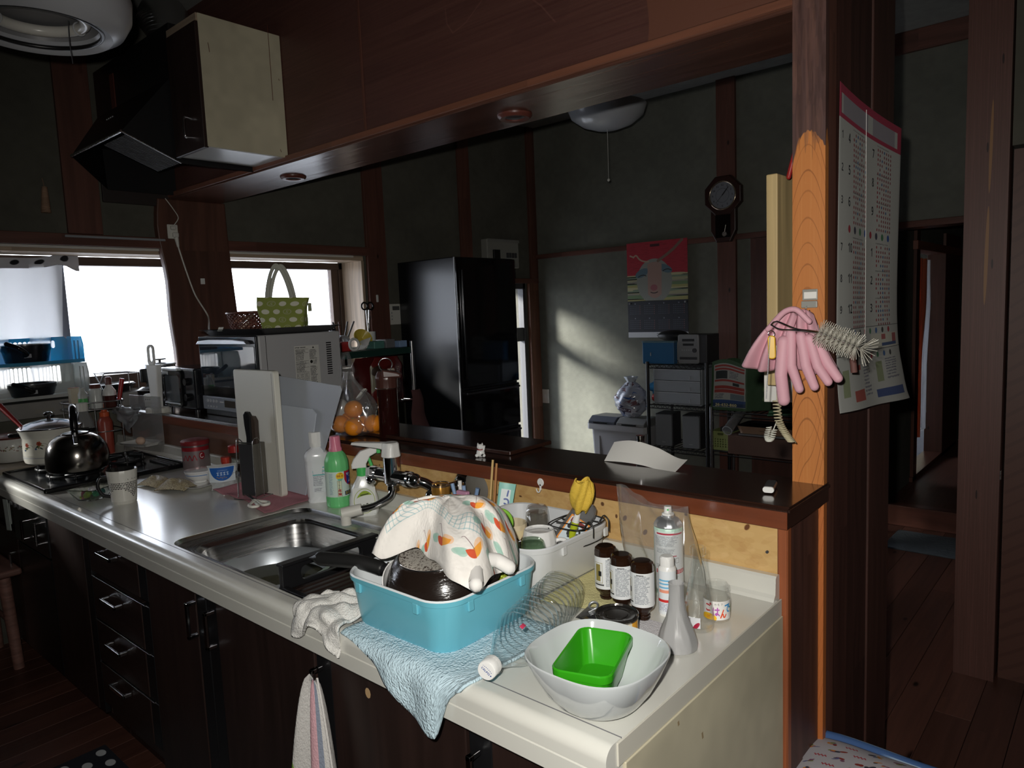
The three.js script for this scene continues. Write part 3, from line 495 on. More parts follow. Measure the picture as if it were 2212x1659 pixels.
{
  const t = thing('range_hood', 'black slanted range hood above the stove', 'range hood');
  part('body', B(-3.82, -2.995, 2.3, 2.66, -1.39, -1.733, 0.004), M.black, t);
  // visor that leans out and down to its lip
  const x0 = -3.80, x1 = -3.0, l0 = -3.56, P = [[x0, 2.45, -1.388], [x1, 2.45, -1.388], [l0, 2.2, -1.175], [x1, 2.2, -1.175], [x0, 2.11, -1.40], [x1, 2.105, -1.40], [x0, 2.11, -1.733], [x1, 2.105, -1.733], [x0, 2.45, -1.733], [x1, 2.45, -1.733]];
  const g = new THREE.BufferGeometry(); g.setAttribute('position', new THREE.Float32BufferAttribute(P.flat(), 3)); g.setAttribute('uv', new THREE.Float32BufferAttribute(P.flatMap((q) => [q[0], q[1]]), 2));
  g.setIndex([0, 2, 3, 0, 3, 1, 1, 3, 5, 1, 5, 7, 1, 7, 9, 0, 4, 2, 0, 6, 4, 0, 8, 6]);
  const g2 = g.toNonIndexed(); g2.computeVertexNormals(); part('visor', g2, mat(0.006, 0.006, 0.007, 0.45), t);
  part('lip_rail', [rod([l0, 2.2, -1.175], [x1, 2.2, -1.175], 0.006), rod([x1, 2.2, -1.175], [x1, 2.107, -1.4], 0.0035)], M.steel, t);
  for (let i = 0; i < 14; i++) { const x = x1 - 0.012 - i * 0.016; part('filter_slat', rod([x, 2.19, -1.19], [x, 2.108, -1.4], 0.0025, 5), M.darkGrey, t); }
  part('back_plate', B(-3.885, -3.87, 2.06, 2.19, -1.40, -1.73, 0.003), mat(0.03, 0.022, 0.02, 0.5), t);
  for (let i = 0; i < 4; i++) part('indicator', sph(0.004, [-3.5 + i * 0.022, 2.365, -1.315], 1, 8), M.silver, t);
  part('notice', B(-3.87, -3.869, 2.13, 2.2, -1.50, -1.555, 0.0003), M.paper, t, 'small white notice'); part('brown_tag', B(-3.87, -3.869, 2.13, 2.165, -1.565, -1.65, 0.0003), M.brown, t);
  part('tape', B(-3.62, -3.575, 2.44, 2.6, -1.386, -1.39, 0.0005), M.brown, t, 'reddish brown strip');
}
tag(part('exhaust_duct', (() => { const a = []; for (let i = 0; i <= 14; i++) { const t = i / 14; a.push([-3.28 - 0.12 * t, 2.66 + 0.17 * sin(t * PI * 0.6), -1.55 + 0.0 * t]); } const g = [wire(a, 0.1, false, 24, 18)]; for (let i = 1; i < 14; i++) g.push(torus(0.101, 0.004, a[i], [PI / 2, 0, 0.4 - i * 0.12], 20)); return g; })(), mat(0.5, 0.5, 0.5, 0.3, { metalness: 1 })), 'silver foil exhaust duct curving up behind the hood', 'duct');
{ // pendant with a circular tube
  const t = thing('ring_pendant_lamp', 'large white ring pendant lamp with bare circular tube', 'lamp', [-2.12, 2.2, -0.655]);
  part('shade', lathe([[0.135, 0.02], [0.15, 0.0], [0.165, -0.006], [0.195, 0.012], [0.214, 0.045], [0.218, 0.09], [0.205, 0.135], [0.12, 0.16], [0.0, 0.165]], 56), mat(0.42, 0.43, 0.46, 0.3), t);
  part('rim_ring', torus(0.142, 0.006, [0, 0.006, 0], [PI / 2, 0, 0], 48), M.black, t);
  part('reflector', lathe([[0, 0.06], [0.132, 0.055], [0.14, 0.02]], 40), mat(0.22, 0.22, 0.23, 0.4), t);
  part('tube', torus(0.105, 0.0145, [0, 0.035, 0], [PI / 2, 0, 0], 48), mat(0.62, 0.6, 0.55, 0.25), t, 'unlit circular glass tube');
  part('tube_clip', [0.3, 2.4, 4.5].map((a) => torus(0.016, 0.002, [0.105 * cos(a), 0.035, 0.105 * sin(a)], [0, -a, 0], 14)), M.silver, t);
  part('pull_cord', wire([[0.03, 0.03, -0.06], [0.03, -0.02, -0.058], [0.032, -0.075, -0.06]], 0.0012), M.darkGrey, t); part('stem', cyl(0.03, 0.03, 0.58, [0, 0.455, 0]), M.white, t);
}
// ---------- on the counter, from the near end ----------
{
  const t = thing('salad_bowl', 'large white rounded-square bowl holding the green food box', 'bowl', [-0.594, CT, -0.845]);
  const S = (a, e = 2.8) => sqPts(a, e, 64);
  part('shell', loft([[0.004, S(0.038, 2)], [0.001, S(0.042, 2)], [0.0, S(0.046, 2)], [0.003, S(0.054, 2.1)], [0.012, S(0.066, 2.3)], [0.028, S(0.0775, 2.5)], [0.052, S(0.089, 2.7)], [0.08, S(0.0998)], [0.0825, S(0.0998)], [0.0835, S(0.098)], [0.079, S(0.0955)], [0.052, S(0.0865, 2.7)], [0.029, S(0.0748, 2.5)], [0.015, S(0.0635, 2.3)], [0.009, S(0.05, 2.1)]], true, true, 0.9), mat(0.5, 0.53, 0.54, 0.08, { P: 1, clearcoat: 0.5, clearcoatRoughness: 0.03 }), t);
}
{
  const t = thing('food_box', 'bright green open plastic food box sitting in the white bowl', 'box', [-0.606, CT + 0.0205, -0.853], 0.31);
  const R = (a, b) => rrPts(a, b, 0.018, 5), k = 0.96;
  part('shell', loft([[0, R(0.032, 0.054)], [0.0, R(0.033, 0.055)], [0.043, R(0.0425, 0.0715)], [0.0435, R(0.0455, 0.0745)], [0.054, R(0.046, 0.075)], [0.056, R(0.0445, 0.0735)], [0.054, R(0.0425, 0.0715)], [0.004, R(0.033, 0.056)], [0.003, R(0.029, 0.05)]], true, true, 0.5), mat(0.03, 0.3, 0.008, 0.25), t);
}
{ // lying bottle
  const a = V(-0.742, CT + 0.045, -0.768), b = V(-0.826, CT + 0.046, -1.07), d = b.clone().sub(a);
  const t = thing('drink_bottle', 'large empty clear plastic bottle lying on its side with white cap', 'bottle', a.toArray());
  t.quaternion.setFromUnitVectors(V(0, 1, 0), d.clone().normalize());
  const pr = [[0.0125, 0.0], [0.0125, 0.018], [0.016, 0.024], [0.026, 0.05], [0.038, 0.075], [0.0435, 0.09]];
  for (let i = 0; i <= 11; i++) { const y = 0.095 + i * 0.0175; pr.push([0.0448, y], [0.0448, y + 0.0085], [0.0405, y + 0.0115], [0.0405, y + 0.0145]); }
  pr.push([0.0445, 0.3], [0.041, 0.312], [0.03, 0.316], [0.012, 0.309], [0, 0.308]);
  const body = new THREE.LatheGeometry(pr.map((q) => new THREE.Vector2(q[0], q[1])), 40); const p = body.attributes.position; // rounded square section
  for (let i = 0; i < p.count; i++) { const x = p.getX(i), z = p.getZ(i), y = p.getY(i), R = Math.hypot(x, z); if (R > 0.02 && y > 0.03) { const th = Math.atan2(z, x) + 0.5, k = Math.pow(Math.pow(Math.abs(cos(th)), 4) + Math.pow(Math.abs(sin(th)), 4), -1 / 4), w = sstep(y, 0.03, 0.1) * 0.55; p.setX(i, x * lerp(1, k * 0.94, w)); p.setZ(i, z * lerp(1, k * 0.94, w)); } }
  body.computeVertexNormals(); part('body', body, M.pet, t);
  const cap = new THREE.Group(); cap.name = 'cap'; t.add(cap);
  part('cap_shell', lathe([[0, -0.019], [0.0145, -0.019], [0.0155, -0.0175], [0.0157, -0.004], [0.0162, 0.0], [0.0157, 0.001], [0.0157, 0.004]], 36), M.white, cap);
  part('cap_print', T(new THREE.CircleGeometry(0.0135, 32), [0, -0.0193, 0], [PI / 2, 0, -0.95]), printed(canvas(256, 256, (x, w) => {
    x.fillStyle = '#e4e4e2'; x.fillRect(0, 0, w, w); x.fillStyle = '#23408e'; x.font = 'bold 50px sans-serif'; x.textAlign = 'center'; x.fillText('CALPIS', 122, 150); x.beginPath(); x.arc(226, 132, 11, 0, 7); x.fill(); for (let i = 0; i < 7; i++) { x.beginPath(); x.arc(42 + i * 27, 88 - 10 * sin(i / 6 * PI), i === 0 ? 5 : 6.5, 0, 7); x.fill(); }
  }), 0.4), cap, 'white cap end with blue lettering');
  part('neck_ring', torus(0.0158, 0.0018, [0, 0.006, 0]), M.pet, t);
  part('print_scrap', T(new THREE.SphereGeometry(0.0449, 10, 4, 0, 0.16, 1.3, 0.5), [0, 0.075, 0], [0, 2.3, 0], [0.93, 0.7, 0.93]), mat(0.6, 0.05, 0.12, 0.5), t, 'scrap of red print');
}
// tonic bottles upside down
const tonicLabel = canvas(512, 256, (x, w, h) => { x.fillStyle = '#dcdedf'; x.fillRect(0, 0, w, h); smallPrint(x, 190, 20, 190, 215, 22, '#5c6470'); smallPrint(x, 410, 20, 90, 215, 22, '#5c6470'); x.strokeStyle = '#8d8148'; x.lineWidth = 3; x.strokeRect(66, 46, 90, 160); x.fillStyle = '#8c7f45'; x.fillRect(78, 58, 56, 136); x.fillStyle = '#191919'; x.fillRect(112, 112, 34, 40); x.fillStyle = '#444'; x.fillRect(210, 12, 70, 6); x.fillRect(60, 216, 110, 12); });
{
  const make = () => {
    const t = thing('tonic_bottle', '', 'bottle', [0, 0, 0], 0, 'upside-down brown bottles by the white basin');
    part('glass_body', lathe([[0, 0.116], [0.016, 0.116], [0.021, 0.112], [0.0225, 0.105], [0.0225, 0.032], [0.021, 0.025], [0.014, 0.018], [0.0125, 0.012], [0.0125, 0.001], [0.0118, 0], [0, 0]].reverse(), 32), M.amber, t);
    part('neck_bead', [torus(0.0128, 0.0012, [0, 0.004, 0]), torus(0.0128, 0.0012, [0, 0.010, 0])], M.amber, t);
    part('label', wrap(0.0228, 0.066, 0.064, 0, 4.6), printed(tonicLabel, 0.5), t, 'white printed label'); return t;
  };
  const a = make(), L = ['upside-down dark brown bottle, the one farthest left against the basin', 'upside-down dark brown bottle standing between the other two', 'upside-down dark brown bottle right behind the tin can, its neck bare'];
  [[-0.795, -1.170, 2.5], [-0.742, -1.146, 1.6], [-0.69, -1.137, 1.35]].forEach(([x, z, k], i) => { const o = i ? a.clone() : a; if (i) { o.name = numbered('tonic_bottle'); scene.add(o); } o.userData = { ...a.userData, label: L[i] }; o.position.set(x, CT, z); o.rotation.y = facing(x, z) - 0.0 + (k - 1.55) * 0.6; });
}
{
  const t = thing('tin_can', 'short tin can with dark lid and pale yellow paper side', 'can', [-0.678, CT, -1.028]);
  part('side', lathe([[0, 0], [0.0375, 0], [0.0385, 0.002], [0.0372, 0.005], [0.0372, 0.048], [0.0388, 0.05]], 40), M.chrome, t); part('paper', wrap(0.0375, 0.04, 0.0265, facing(-0.678, -1.028) + 0.5, 3.2), printed(canvas(256, 64, (x, w, h) => { x.fillStyle = '#e0d6bd'; x.fillRect(0, 0, w, h); x.fillStyle = '#e0a030'; x.fillRect(150, 0, 40, h); x.fillStyle = '#b33'; x.fillRect(60, 20, 30, 8); smallPrint(x, 100, 12, 46, 44, 4, '#333'); }), 0.5), t);
  part('lid', lathe([[0.0388, 0.05], [0.0392, 0.054], [0.0375, 0.0555], [0.036, 0.052], [0.034, 0.051], [0.033, 0.0525], [0.025, 0.0525], [0.024, 0.051], [0.02, 0.051], [0.019, 0.0525], [0, 0.0525]], 44), mat(0.07, 0.065, 0.06, 0.22, { metalness: 0.8 }), t);
}
tag(part('can_ring_pull', [torus(0.0085, 0.0022, [-0.772, CT + 0.022, -1.09], [0.35, 0.8, 0]), box(0.012, 0.026, 0.002, [-0.766, CT + 0.007, -1.082], [0.3, 0.8, 0.25], 0.0008)], M.alum), 'bright metal ring pull standing up beside the tin can', 'ring pull');
tag(part('black_film', sheet((u, v) => { const x = -0.80 + u * 0.075, z = -1.11 + v * 0.055; return [x + 0.01 * v, CT + 0.006 + 0.008 * noise(u * 5, v * 5) * sin(u * PI), z]; }, 16, 12, 0.0006), mat(0.02, 0.02, 0.022, 0.15)), 'crumpled black film lying behind the bottle', 'film');
{
  const t = thing('slim_spray', 'slim white spray can behind the brown bottles', 'spray can', [-0.664, CT, -1.185]);
  part('can', lathe([[0, 0], [0.0165, 0], [0.017, 0.002], [0.017, 0.092], [0.0145, 0.097]], 28), M.white, t); part('cap', lathe([[0.0135, 0.094], [0.0135, 0.112], [0.011, 0.116], [0, 0.117]], 24), M.white, t);
  part('label', wrap(0.0172, 0.085, 0.047, facing(-0.664, -1.185), 3), printed(canvas(128, 256, (x, w, h) => { x.fillStyle = '#dfe4e8'; x.fillRect(0, 0, w, h); x.fillStyle = '#6fb2d8'; for (const y of [50, 70, 92]) x.fillRect(20, y, 90, 9); x.fillStyle = '#e89a80'; x.fillRect(20, 110, 80, 18); x.fillStyle = '#c33'; x.fillRect(10, 168, 108, 16); smallPrint(x, 20, 190, 90, 50, 6, '#88a'); }), 0.4), t);
}
{
  const x = -0.717, z = -1.288, t = thing('spray_can', 'tall pale green and white spray can inside a clear bag', 'spray can', [x, CT, z]);
  part('can', lathe([[0, 0], [0.0285, 0], [0.0295, 0.003], [0.0295, 0.138], [0.028, 0.141]], 36), mat(0.5, 0.72, 0.6, 0.35), t);
  part('shoulder', lathe([[0.0285, 0.139], [0.03, 0.142], [0.0285, 0.146], [0.022, 0.155], [0.013, 0.159], [0.0125, 0.163], [0.0, 0.163]], 36), M.alum, t);
  part('nozzle', lathe([[0.0125, 0.159], [0.0125, 0.166], [0.008, 0.168], [0.0075, 0.181], [0, 0.182]], 24), M.white, t); part('nozzle_dot', T(new THREE.CircleGeometry(0.002, 12), [sin(facing(x, z)) * 0.0079, 0.175, cos(facing(x, z)) * 0.0079], [0, facing(x, z), 0]), M.green, t);
  part('label', wrap(0.0298, 0.125, 0.072, facing(x, z) + 0.12, 3.6), printed(canvas(512, 512, (c, w, h) => {
    c.fillStyle = '#d3e4dc'; c.fillRect(0, 0, w, h); c.fillStyle = '#d9dee0'; c.fillRect(70, 20, 380, 480); c.fillStyle = '#b2334a'; c.fillRect(110, 14, 290, 14); smallPrint(c, 90, 40, 330, 90, 9, '#7b828a'); smallPrint(c, 110, 150, 290, 40, 4, '#7b828a'); c.fillStyle = '#b2334a'; c.fillRect(240, 206, 80, 8);
    c.strokeStyle = '#777'; c.lineWidth = 3; for (const q of [150, 230, 310]) c.strokeRect(q, 230, 34, 40); smallPrint(c, 100, 285, 320, 40, 4, '#7b828a'); c.fillStyle = '#bb2233'; c.fillRect(100, 332, 340, 34); c.fillStyle = '#f2eeee'; for (let i = 0; i < 9; i++) { c.fillRect(170 + i * 28, 339, 18, 4); c.fillRect(176 + i * 28, 339, 4, 20); c.fillRect(170 + i * 28, 352, 20, 4); } smallPrint(c, 110, 375, 300, 60, 6, '#7b828a'); smallPrint(c, 110, 450, 280, 36, 3, '#7b828a');
  }), 0.4), t, 'white printed label with red bands');
}
{
  const wav = (u, v, k) => 0.006 * (noise(u * 6 + k, v * 7) - 0.5) + 0.006 * sin(u * 11 + v * 3 + k);
  const top = (u) => 1.047 + 0.012 * sin(u * 5 + 1) - 0.018 * sstep(u, 0.05, 0.2) + 0.012 * sstep(u, 0.4, 0.75);
  const f = (side) => (u, v) => { const e = sin(u * PI), bulge = 0.042 * Math.pow(e, 0.5) * (1 - 0.72 * sstep(v, 0.55, 1)); return [lerp(-0.815 - 0.03 * v, -0.635 - 0.033 * v, u) + wav(u, v, 3), lerp(CT + 0.001, top(u), v), -1.294 + 0.012 * (u - 0.5) + side * bulge + wav(u, v, side) * e]; };
  tag(part('plastic_bag', [sheet(f(1), 30, 26, 0.0003), sheet(f(-1), 24, 20, 0.0003)], M.bag), 'open clear plastic bag standing round the green spray can', 'bag');
}
{
  const t = thing('glass_flask_bottle', 'clear conical glass bottle with long neck beside the jar', 'bottle', [-0.586, CT, -1.16]);
  part('glass_body', lathe([[0, 0.003], [0.02, 0.001], [0.0255, 0.003], [0.027, 0.008], [0.027, 0.03], [0.024, 0.055], [0.016, 0.1], [0.0125, 0.125], [0.0115, 0.14], [0.0142, 0.143], [0.0142, 0.155], [0.0115, 0.157], [0.0105, 0.155], [0.0098, 0.14], [0.0105, 0.125], [0.014, 0.1], [0.022, 0.055], [0.025, 0.03], [0.025, 0.01], [0.018, 0.006], [0, 0.007]], 40), mat(0.985, 0.99, 0.99, 0.03, { P: 1, transmission: 1, thickness: 0, ior: 1.5 }), t);
  part('label_scrap', wrap(0.0272, 0.02, 0.022, facing(-0.586, -1.16) - 0.35, 0.9), printed(canvas(128, 64, (x, w, h) => { x.fillStyle = '#d5d7da'; x.fillRect(0, 0, w, h); x.fillStyle = '#a2203c'; x.beginPath(); x.ellipse(90, 50, 36, 14, -0.5, 0, 7); x.fill(); x.fillStyle = '#333'; for (let i = 0; i < 7; i++) x.fillRect(6 + i * 4, 8, 2, 30); }), 0.4), t);
}
tag(part('funnel_vase', lathe([[0, 0.002], [0.03, 0], [0.0345, 0.003], [0.035, 0.012], [0.029, 0.032], [0.019, 0.055], [0.0145, 0.075], [0.013, 0.095], [0.0132, 0.115], [0.0138, 0.117], [0.0125, 0.118], [0.0118, 0.115], [0.0116, 0.095], [0.013, 0.075], [0.0175, 0.055], [0.0255, 0.032], [0.031, 0.012]], 44, [-0.583, CT, -1.072]), mat(0.55, 0.55, 0.55, 0.3, { P: 1, transmission: 0.4, thickness: 0 })), 'translucent grey plastic flask with a flared foot before the glass bottle', 'flask');
{
  const x = -0.578, z = -1.217, t = thing('seaweed_jar', 'small empty glass jar with colourful paper label near the counter end', 'jar', [x, CT, z]);
  part('glass_body', lathe([[0, 0.003], [0.02, 0], [0.024, 0.003], [0.0248, 0.01], [0.0248, 0.045], [0.0225, 0.05], [0.0205, 0.053], [0.022, 0.056], [0.0205, 0.06], [0.022, 0.064], [0.021, 0.071], [0.0195, 0.072], [0.0185, 0.07], [0.0185, 0.053], [0.0228, 0.045], [0.0228, 0.008], [0, 0.006]], 40), mat(0.985, 0.99, 0.99, 0.03, { P: 1, transmission: 1, thickness: 0, ior: 1.5 }), t);
  part('label', wrap(0.0251, 0.036, 0.026, facing(x, z) + 0.15, 2.9), printed(canvas(512, 200, (c, w, h) => {
    c.fillStyle = '#e6e3df'; c.fillRect(0, 0, w, h); c.fillStyle = '#f0b818'; c.beginPath(); c.ellipse(120, 180, 110, 48, 0, 0, 7); c.fill();
    strokes(c, KANA.go, 70, 25, 92, 15, '#c8323c'); strokes(c, KANA.ha, 175, 62, 96, 15, '#b45ab0'); strokes(c, KANA.n, 270, 88, 92, 15, '#e0502a'); strokes(c, KANA.de, 335, 28, 100, 15, '#2a8ccc'); strokes(c, [[[.5, .1], [.5, .9]], [[.2, .35], [.85, .3]], [[.3, .9], [.8, .7]]], 425, 50, 90, 15, '#2a9a50');
    strokes(c, [[[0, .3], [.4, .2]], [[.2, 0], [.25, .8]], [[.6, .2], [.9, .5]]], 205, 22, 30, 3, '#444'); strokes(c, [[[0, .3], [.6, .2]], [[.3, 0], [.2, .8], [.7, .7]]], 245, 18, 30, 3, '#444'); strokes(c, [[[.1, .2], [.8, .2], [.3, .8]]], 285, 18, 28, 3, '#444'); smallPrint(c, 90, 156, 70, 34, 3, '#b33');
  }), 0.5), t, 'white label with large coloured kana');
}
tag(part('paper_sheet', sheet((u, v) => [-0.74 + 0.15 * u, CT + 0.0012 + 0.001 * sin(u * 9), -1.03 - 0.11 * v], 10, 8, 0.0008), mat(0.66, 0.64, 0.66, 0.85, { bumpMap: terry, bumpScale: 0.002 })), 'thin white embossed paper sheet under the brown bottles', 'paper');
tag(part('yellow_cloth', sheet((u, v) => [-0.9 + 0.15 * u - 0.01 * v, CT + 0.0022 + 0.0035 * noise(u * 5, v * 6) + 0.004 * sstep(u, 0.8, 1) * sin(v * 9) ** 2, -1.085 - 0.25 * v - 0.03 * u], 24, 30, 0.0015), mat(0.72, 0.66, 0.33, 0.9, { bumpMap: terry, bumpScale: 0.002 })), 'pale yellow cleaning cloth spread beside the white basin', 'cloth');

// basins
function basin(name, label, x, z, hx, hz, h, outer, inner, lug) {
  const t = thing(name, label, 'basin', [x, CT + 0.004, z]), R = (a, b, r) => rrPts(a, b, r, 8), k = 0.965;
  part('outer_shell', loft([[0.0, R(hx * 0.82, hz * 0.82, 0.03)], [0.001, R(hx * 0.86, hz * 0.86, 0.04)], [0.008, R(hx * 0.895, hz * 0.895, 0.045)], [h - 0.012, R(hx * k, hz * k, 0.05)], [h - 0.012, R(hx * 0.995, hz * 0.995, 0.055)], [h - 0.003, R(hx, hz, 0.056)]], true, false, 0.6), outer, t);
  const mark = part('inner_shell', loft([[h - 0.003, R(hx, hz, 0.056)], [h, R(hx * 0.985, hz * 0.985, 0.054)], [h - 0.002, R(hx * 0.955, hz * 0.955, 0.05)], [0.014, R(hx * 0.875, hz * 0.875, 0.045)], [0.006, R(hx * 0.8, hz * 0.8, 0.035)]], false, true, 0.6), inner, t);
  const lugs = []; for (const [sx, sz] of lug) { const ax = Math.abs(sx) === 1; const g = box(ax ? 0.006 : 0.014, 0.02, ax ? 0.014 : 0.006, [ax ? sx * hx * 0.972 : sx * hx, h - 0.022, ax ? sz * hz : sz * hz * 0.972]); part('lug', g, outer, t); }
  return t;
}
basin('washing_up_basin', 'turquoise washing-up basin with white lining holding the frying pan', -1.005, -0.915, 0.148, 0.14, 0.104, M.blueBasin, mat(0.74, 0.78, 0.8, 0.25), [[-0.6, 1], [0.5, 1], [1, -0.5], [1, 0.5]]);
basin('dish_basin', 'white plastic basin full of upturned cups and glasses', -1.037, -1.208, 0.15, 0.142, 0.106, mat(0.66, 0.67, 0.67, 0.3), mat(0.68, 0.7, 0.72, 0.28), [[1, -0.75], [1, 0.35]]);
{ // pan upside down on the dishes
  const t = thing('frying_pan', 'upturned dark frying pan with worn bare base and black handle', 'pan', [-0.985, 0.943, -0.898]); t.rotation.set(0.16, 0, -0.02); t.scale.setScalar(0.93);
  part('pan_wall', lathe([[0.116, -0.004], [0.12, 0.0], [0.119, 0.006], [0.113, 0.022], [0.1, 0.045], [0.088, 0.056], [0.084, 0.059]], 56), mat(0.014, 0.009, 0.007, 0.18, { bumpMap: speck, bumpScale: 0.0004 }), t, 'dark brown coated wall');
  part('inner_wall', lathe([[0.116, -0.004], [0.108, 0.02], [0.085, 0.052], [0, 0.054]].reverse(), 48), M.black, t);
  part('base_ring', torus(0.084, 0.0018, [0, 0.0592, 0], [PI / 2, 0, 0], 56), M.chrome, t);
  const sp = canvas(256, 256, (x, w) => { x.fillStyle = '#c6c1b8'; x.fillRect(0, 0, w, w); for (let i = 0; i < 1500; i++) { const r = 128 * Math.sqrt(rnd()), a = rnd() * 7; x.fillStyle = r > 95 && rnd() < 0.75 ? 'rgba(45,32,26,0.75)' : 'rgba(60,50,45,0.5)'; x.beginPath(); x.arc(128 + r * cos(a), 128 + r * sin(a), 0.6 + rnd() * 2.4, 0, 7); x.fill(); } });
  part('bare_base', new THREE.CircleGeometry(0.0835, 56).rotateX(-PI / 2).translate(0, 0.0596, 0), printed(sp, 0.45, { metalness: 0.3 }), t, 'worn speckled metal base');
  const h = new THREE.Group(); h.name = 'handle'; t.add(h);
  part('ferrule', tapered([-0.098, 0.012, 0.045], [-0.138, 0.018, 0.062], 0.011, 0.013), M.black, h);
  part('grip', wire([[-0.13, 0.017, 0.058], [-0.175, 0.028, 0.075], [-0.225, 0.03, 0.093], [-0.272, 0.03, 0.109]], 0.0155, false, 20, 12), mat(0.012, 0.012, 0.012, 0.4), h);
  part('grip_tip', T(new THREE.ConeGeometry(0.0155, 0.035, 12), [-0.285, 0.03, 0.1135], [0, 0.38, PI / 2]), mat(0.012, 0.012, 0.012, 0.4), h); part('rivet', [sph(0.004, [-0.104, 0.026, 0.047], 1, 8), sph(0.004, [-0.112, 0.027, 0.05], 1, 8)], M.chrome, h);
}
// dishes under the pan
tag(part('dish_bowl', lathe([[0, 0.002], [0.03, 0], [0.034, 0.004], [0.06, 0.04], [0.066, 0.06], [0.064, 0.061], [0.058, 0.042], [0.03, 0.008], [0, 0.007]].map((q) => q), 40, [-1.068, 0.885, -0.865], [0.1, 0, -0.75]), M.whiteGloss), 'white china bowl tipped on its side at the left of the pan', 'bowl');
tag(part('striped_cup', lathe([[0, 0], [0.03, 0], [0.032, 0.003], [0.036, 0.07], [0.0345, 0.07], [0.03, 0.005]], 32, [-1.09, 0.872, -0.93], [0, 0, 0.1]), printed(canvas(256, 64, (x, w, h) => { x.fillStyle = '#dfe6ea'; x.fillRect(0, 0, w, h); x.fillStyle = '#6fb4d2'; for (let i = 0; i < 16; i++) x.fillRect(i * 16, 0, 8, h); }), 0.3)), 'white cup with light blue stripes at the left inside the turquoise basin', 'cup');
tag(part('green_plate', lathe([[0, 0], [0.03, 0], [0.06, 0.01], [0.062, 0.012], [0.03, 0.004], [0, 0.004]], 40, [-1.066, 0.90, -0.905], [0.4, 0, 0.95]), mat(0.2, 0.48, 0.06, 0.3)), 'light green plate edge showing between striped cup and white bowl', 'plate');
tag(part('stacked_bowl', lathe([[0, 0], [0.04, 0], [0.07, 0.03], [0.082, 0.06], [0.08, 0.06], [0.06, 0.03], [0, 0.006]], 40, [-0.965, 0.864, -0.89]), M.white), 'white bowl hidden beneath the upturned pan', 'bowl');
{
  const t = thing('beaded_dish', 'translucent lime green dish with bubbly beads at the right of the pan', 'dish', [-0.918, 0.918, -0.975]); t.rotation.set(0.5, 0.4, -0.35); t.scale.setScalar(0.82);
  part('dish', lathe([[0, 0], [0.03, 0], [0.048, 0.02], [0.05, 0.032], [0.048, 0.032], [0.028, 0.005], [0, 0.004]], 36), mat(0.55, 0.6, 0.05, 0.2, { P: 1, transmission: 0.4, thickness: 0 }), t);
  const g = []; for (let j = 0; j < 5; j++) for (let i = 0; i < 16; i++) { const a = (i + (j % 2) * 0.5) / 16 * 2 * PI, R = 0.02 + j * 0.0068; g.push(sph(0.0038, [R * cos(a), 0.011 + j * 0.005, R * sin(a)], 1, 8)); }
  const bm = part('bead', g, mat(0.5, 0.62, 0.1, 0.06), t); bm.userData.kind = 'stuff';
}
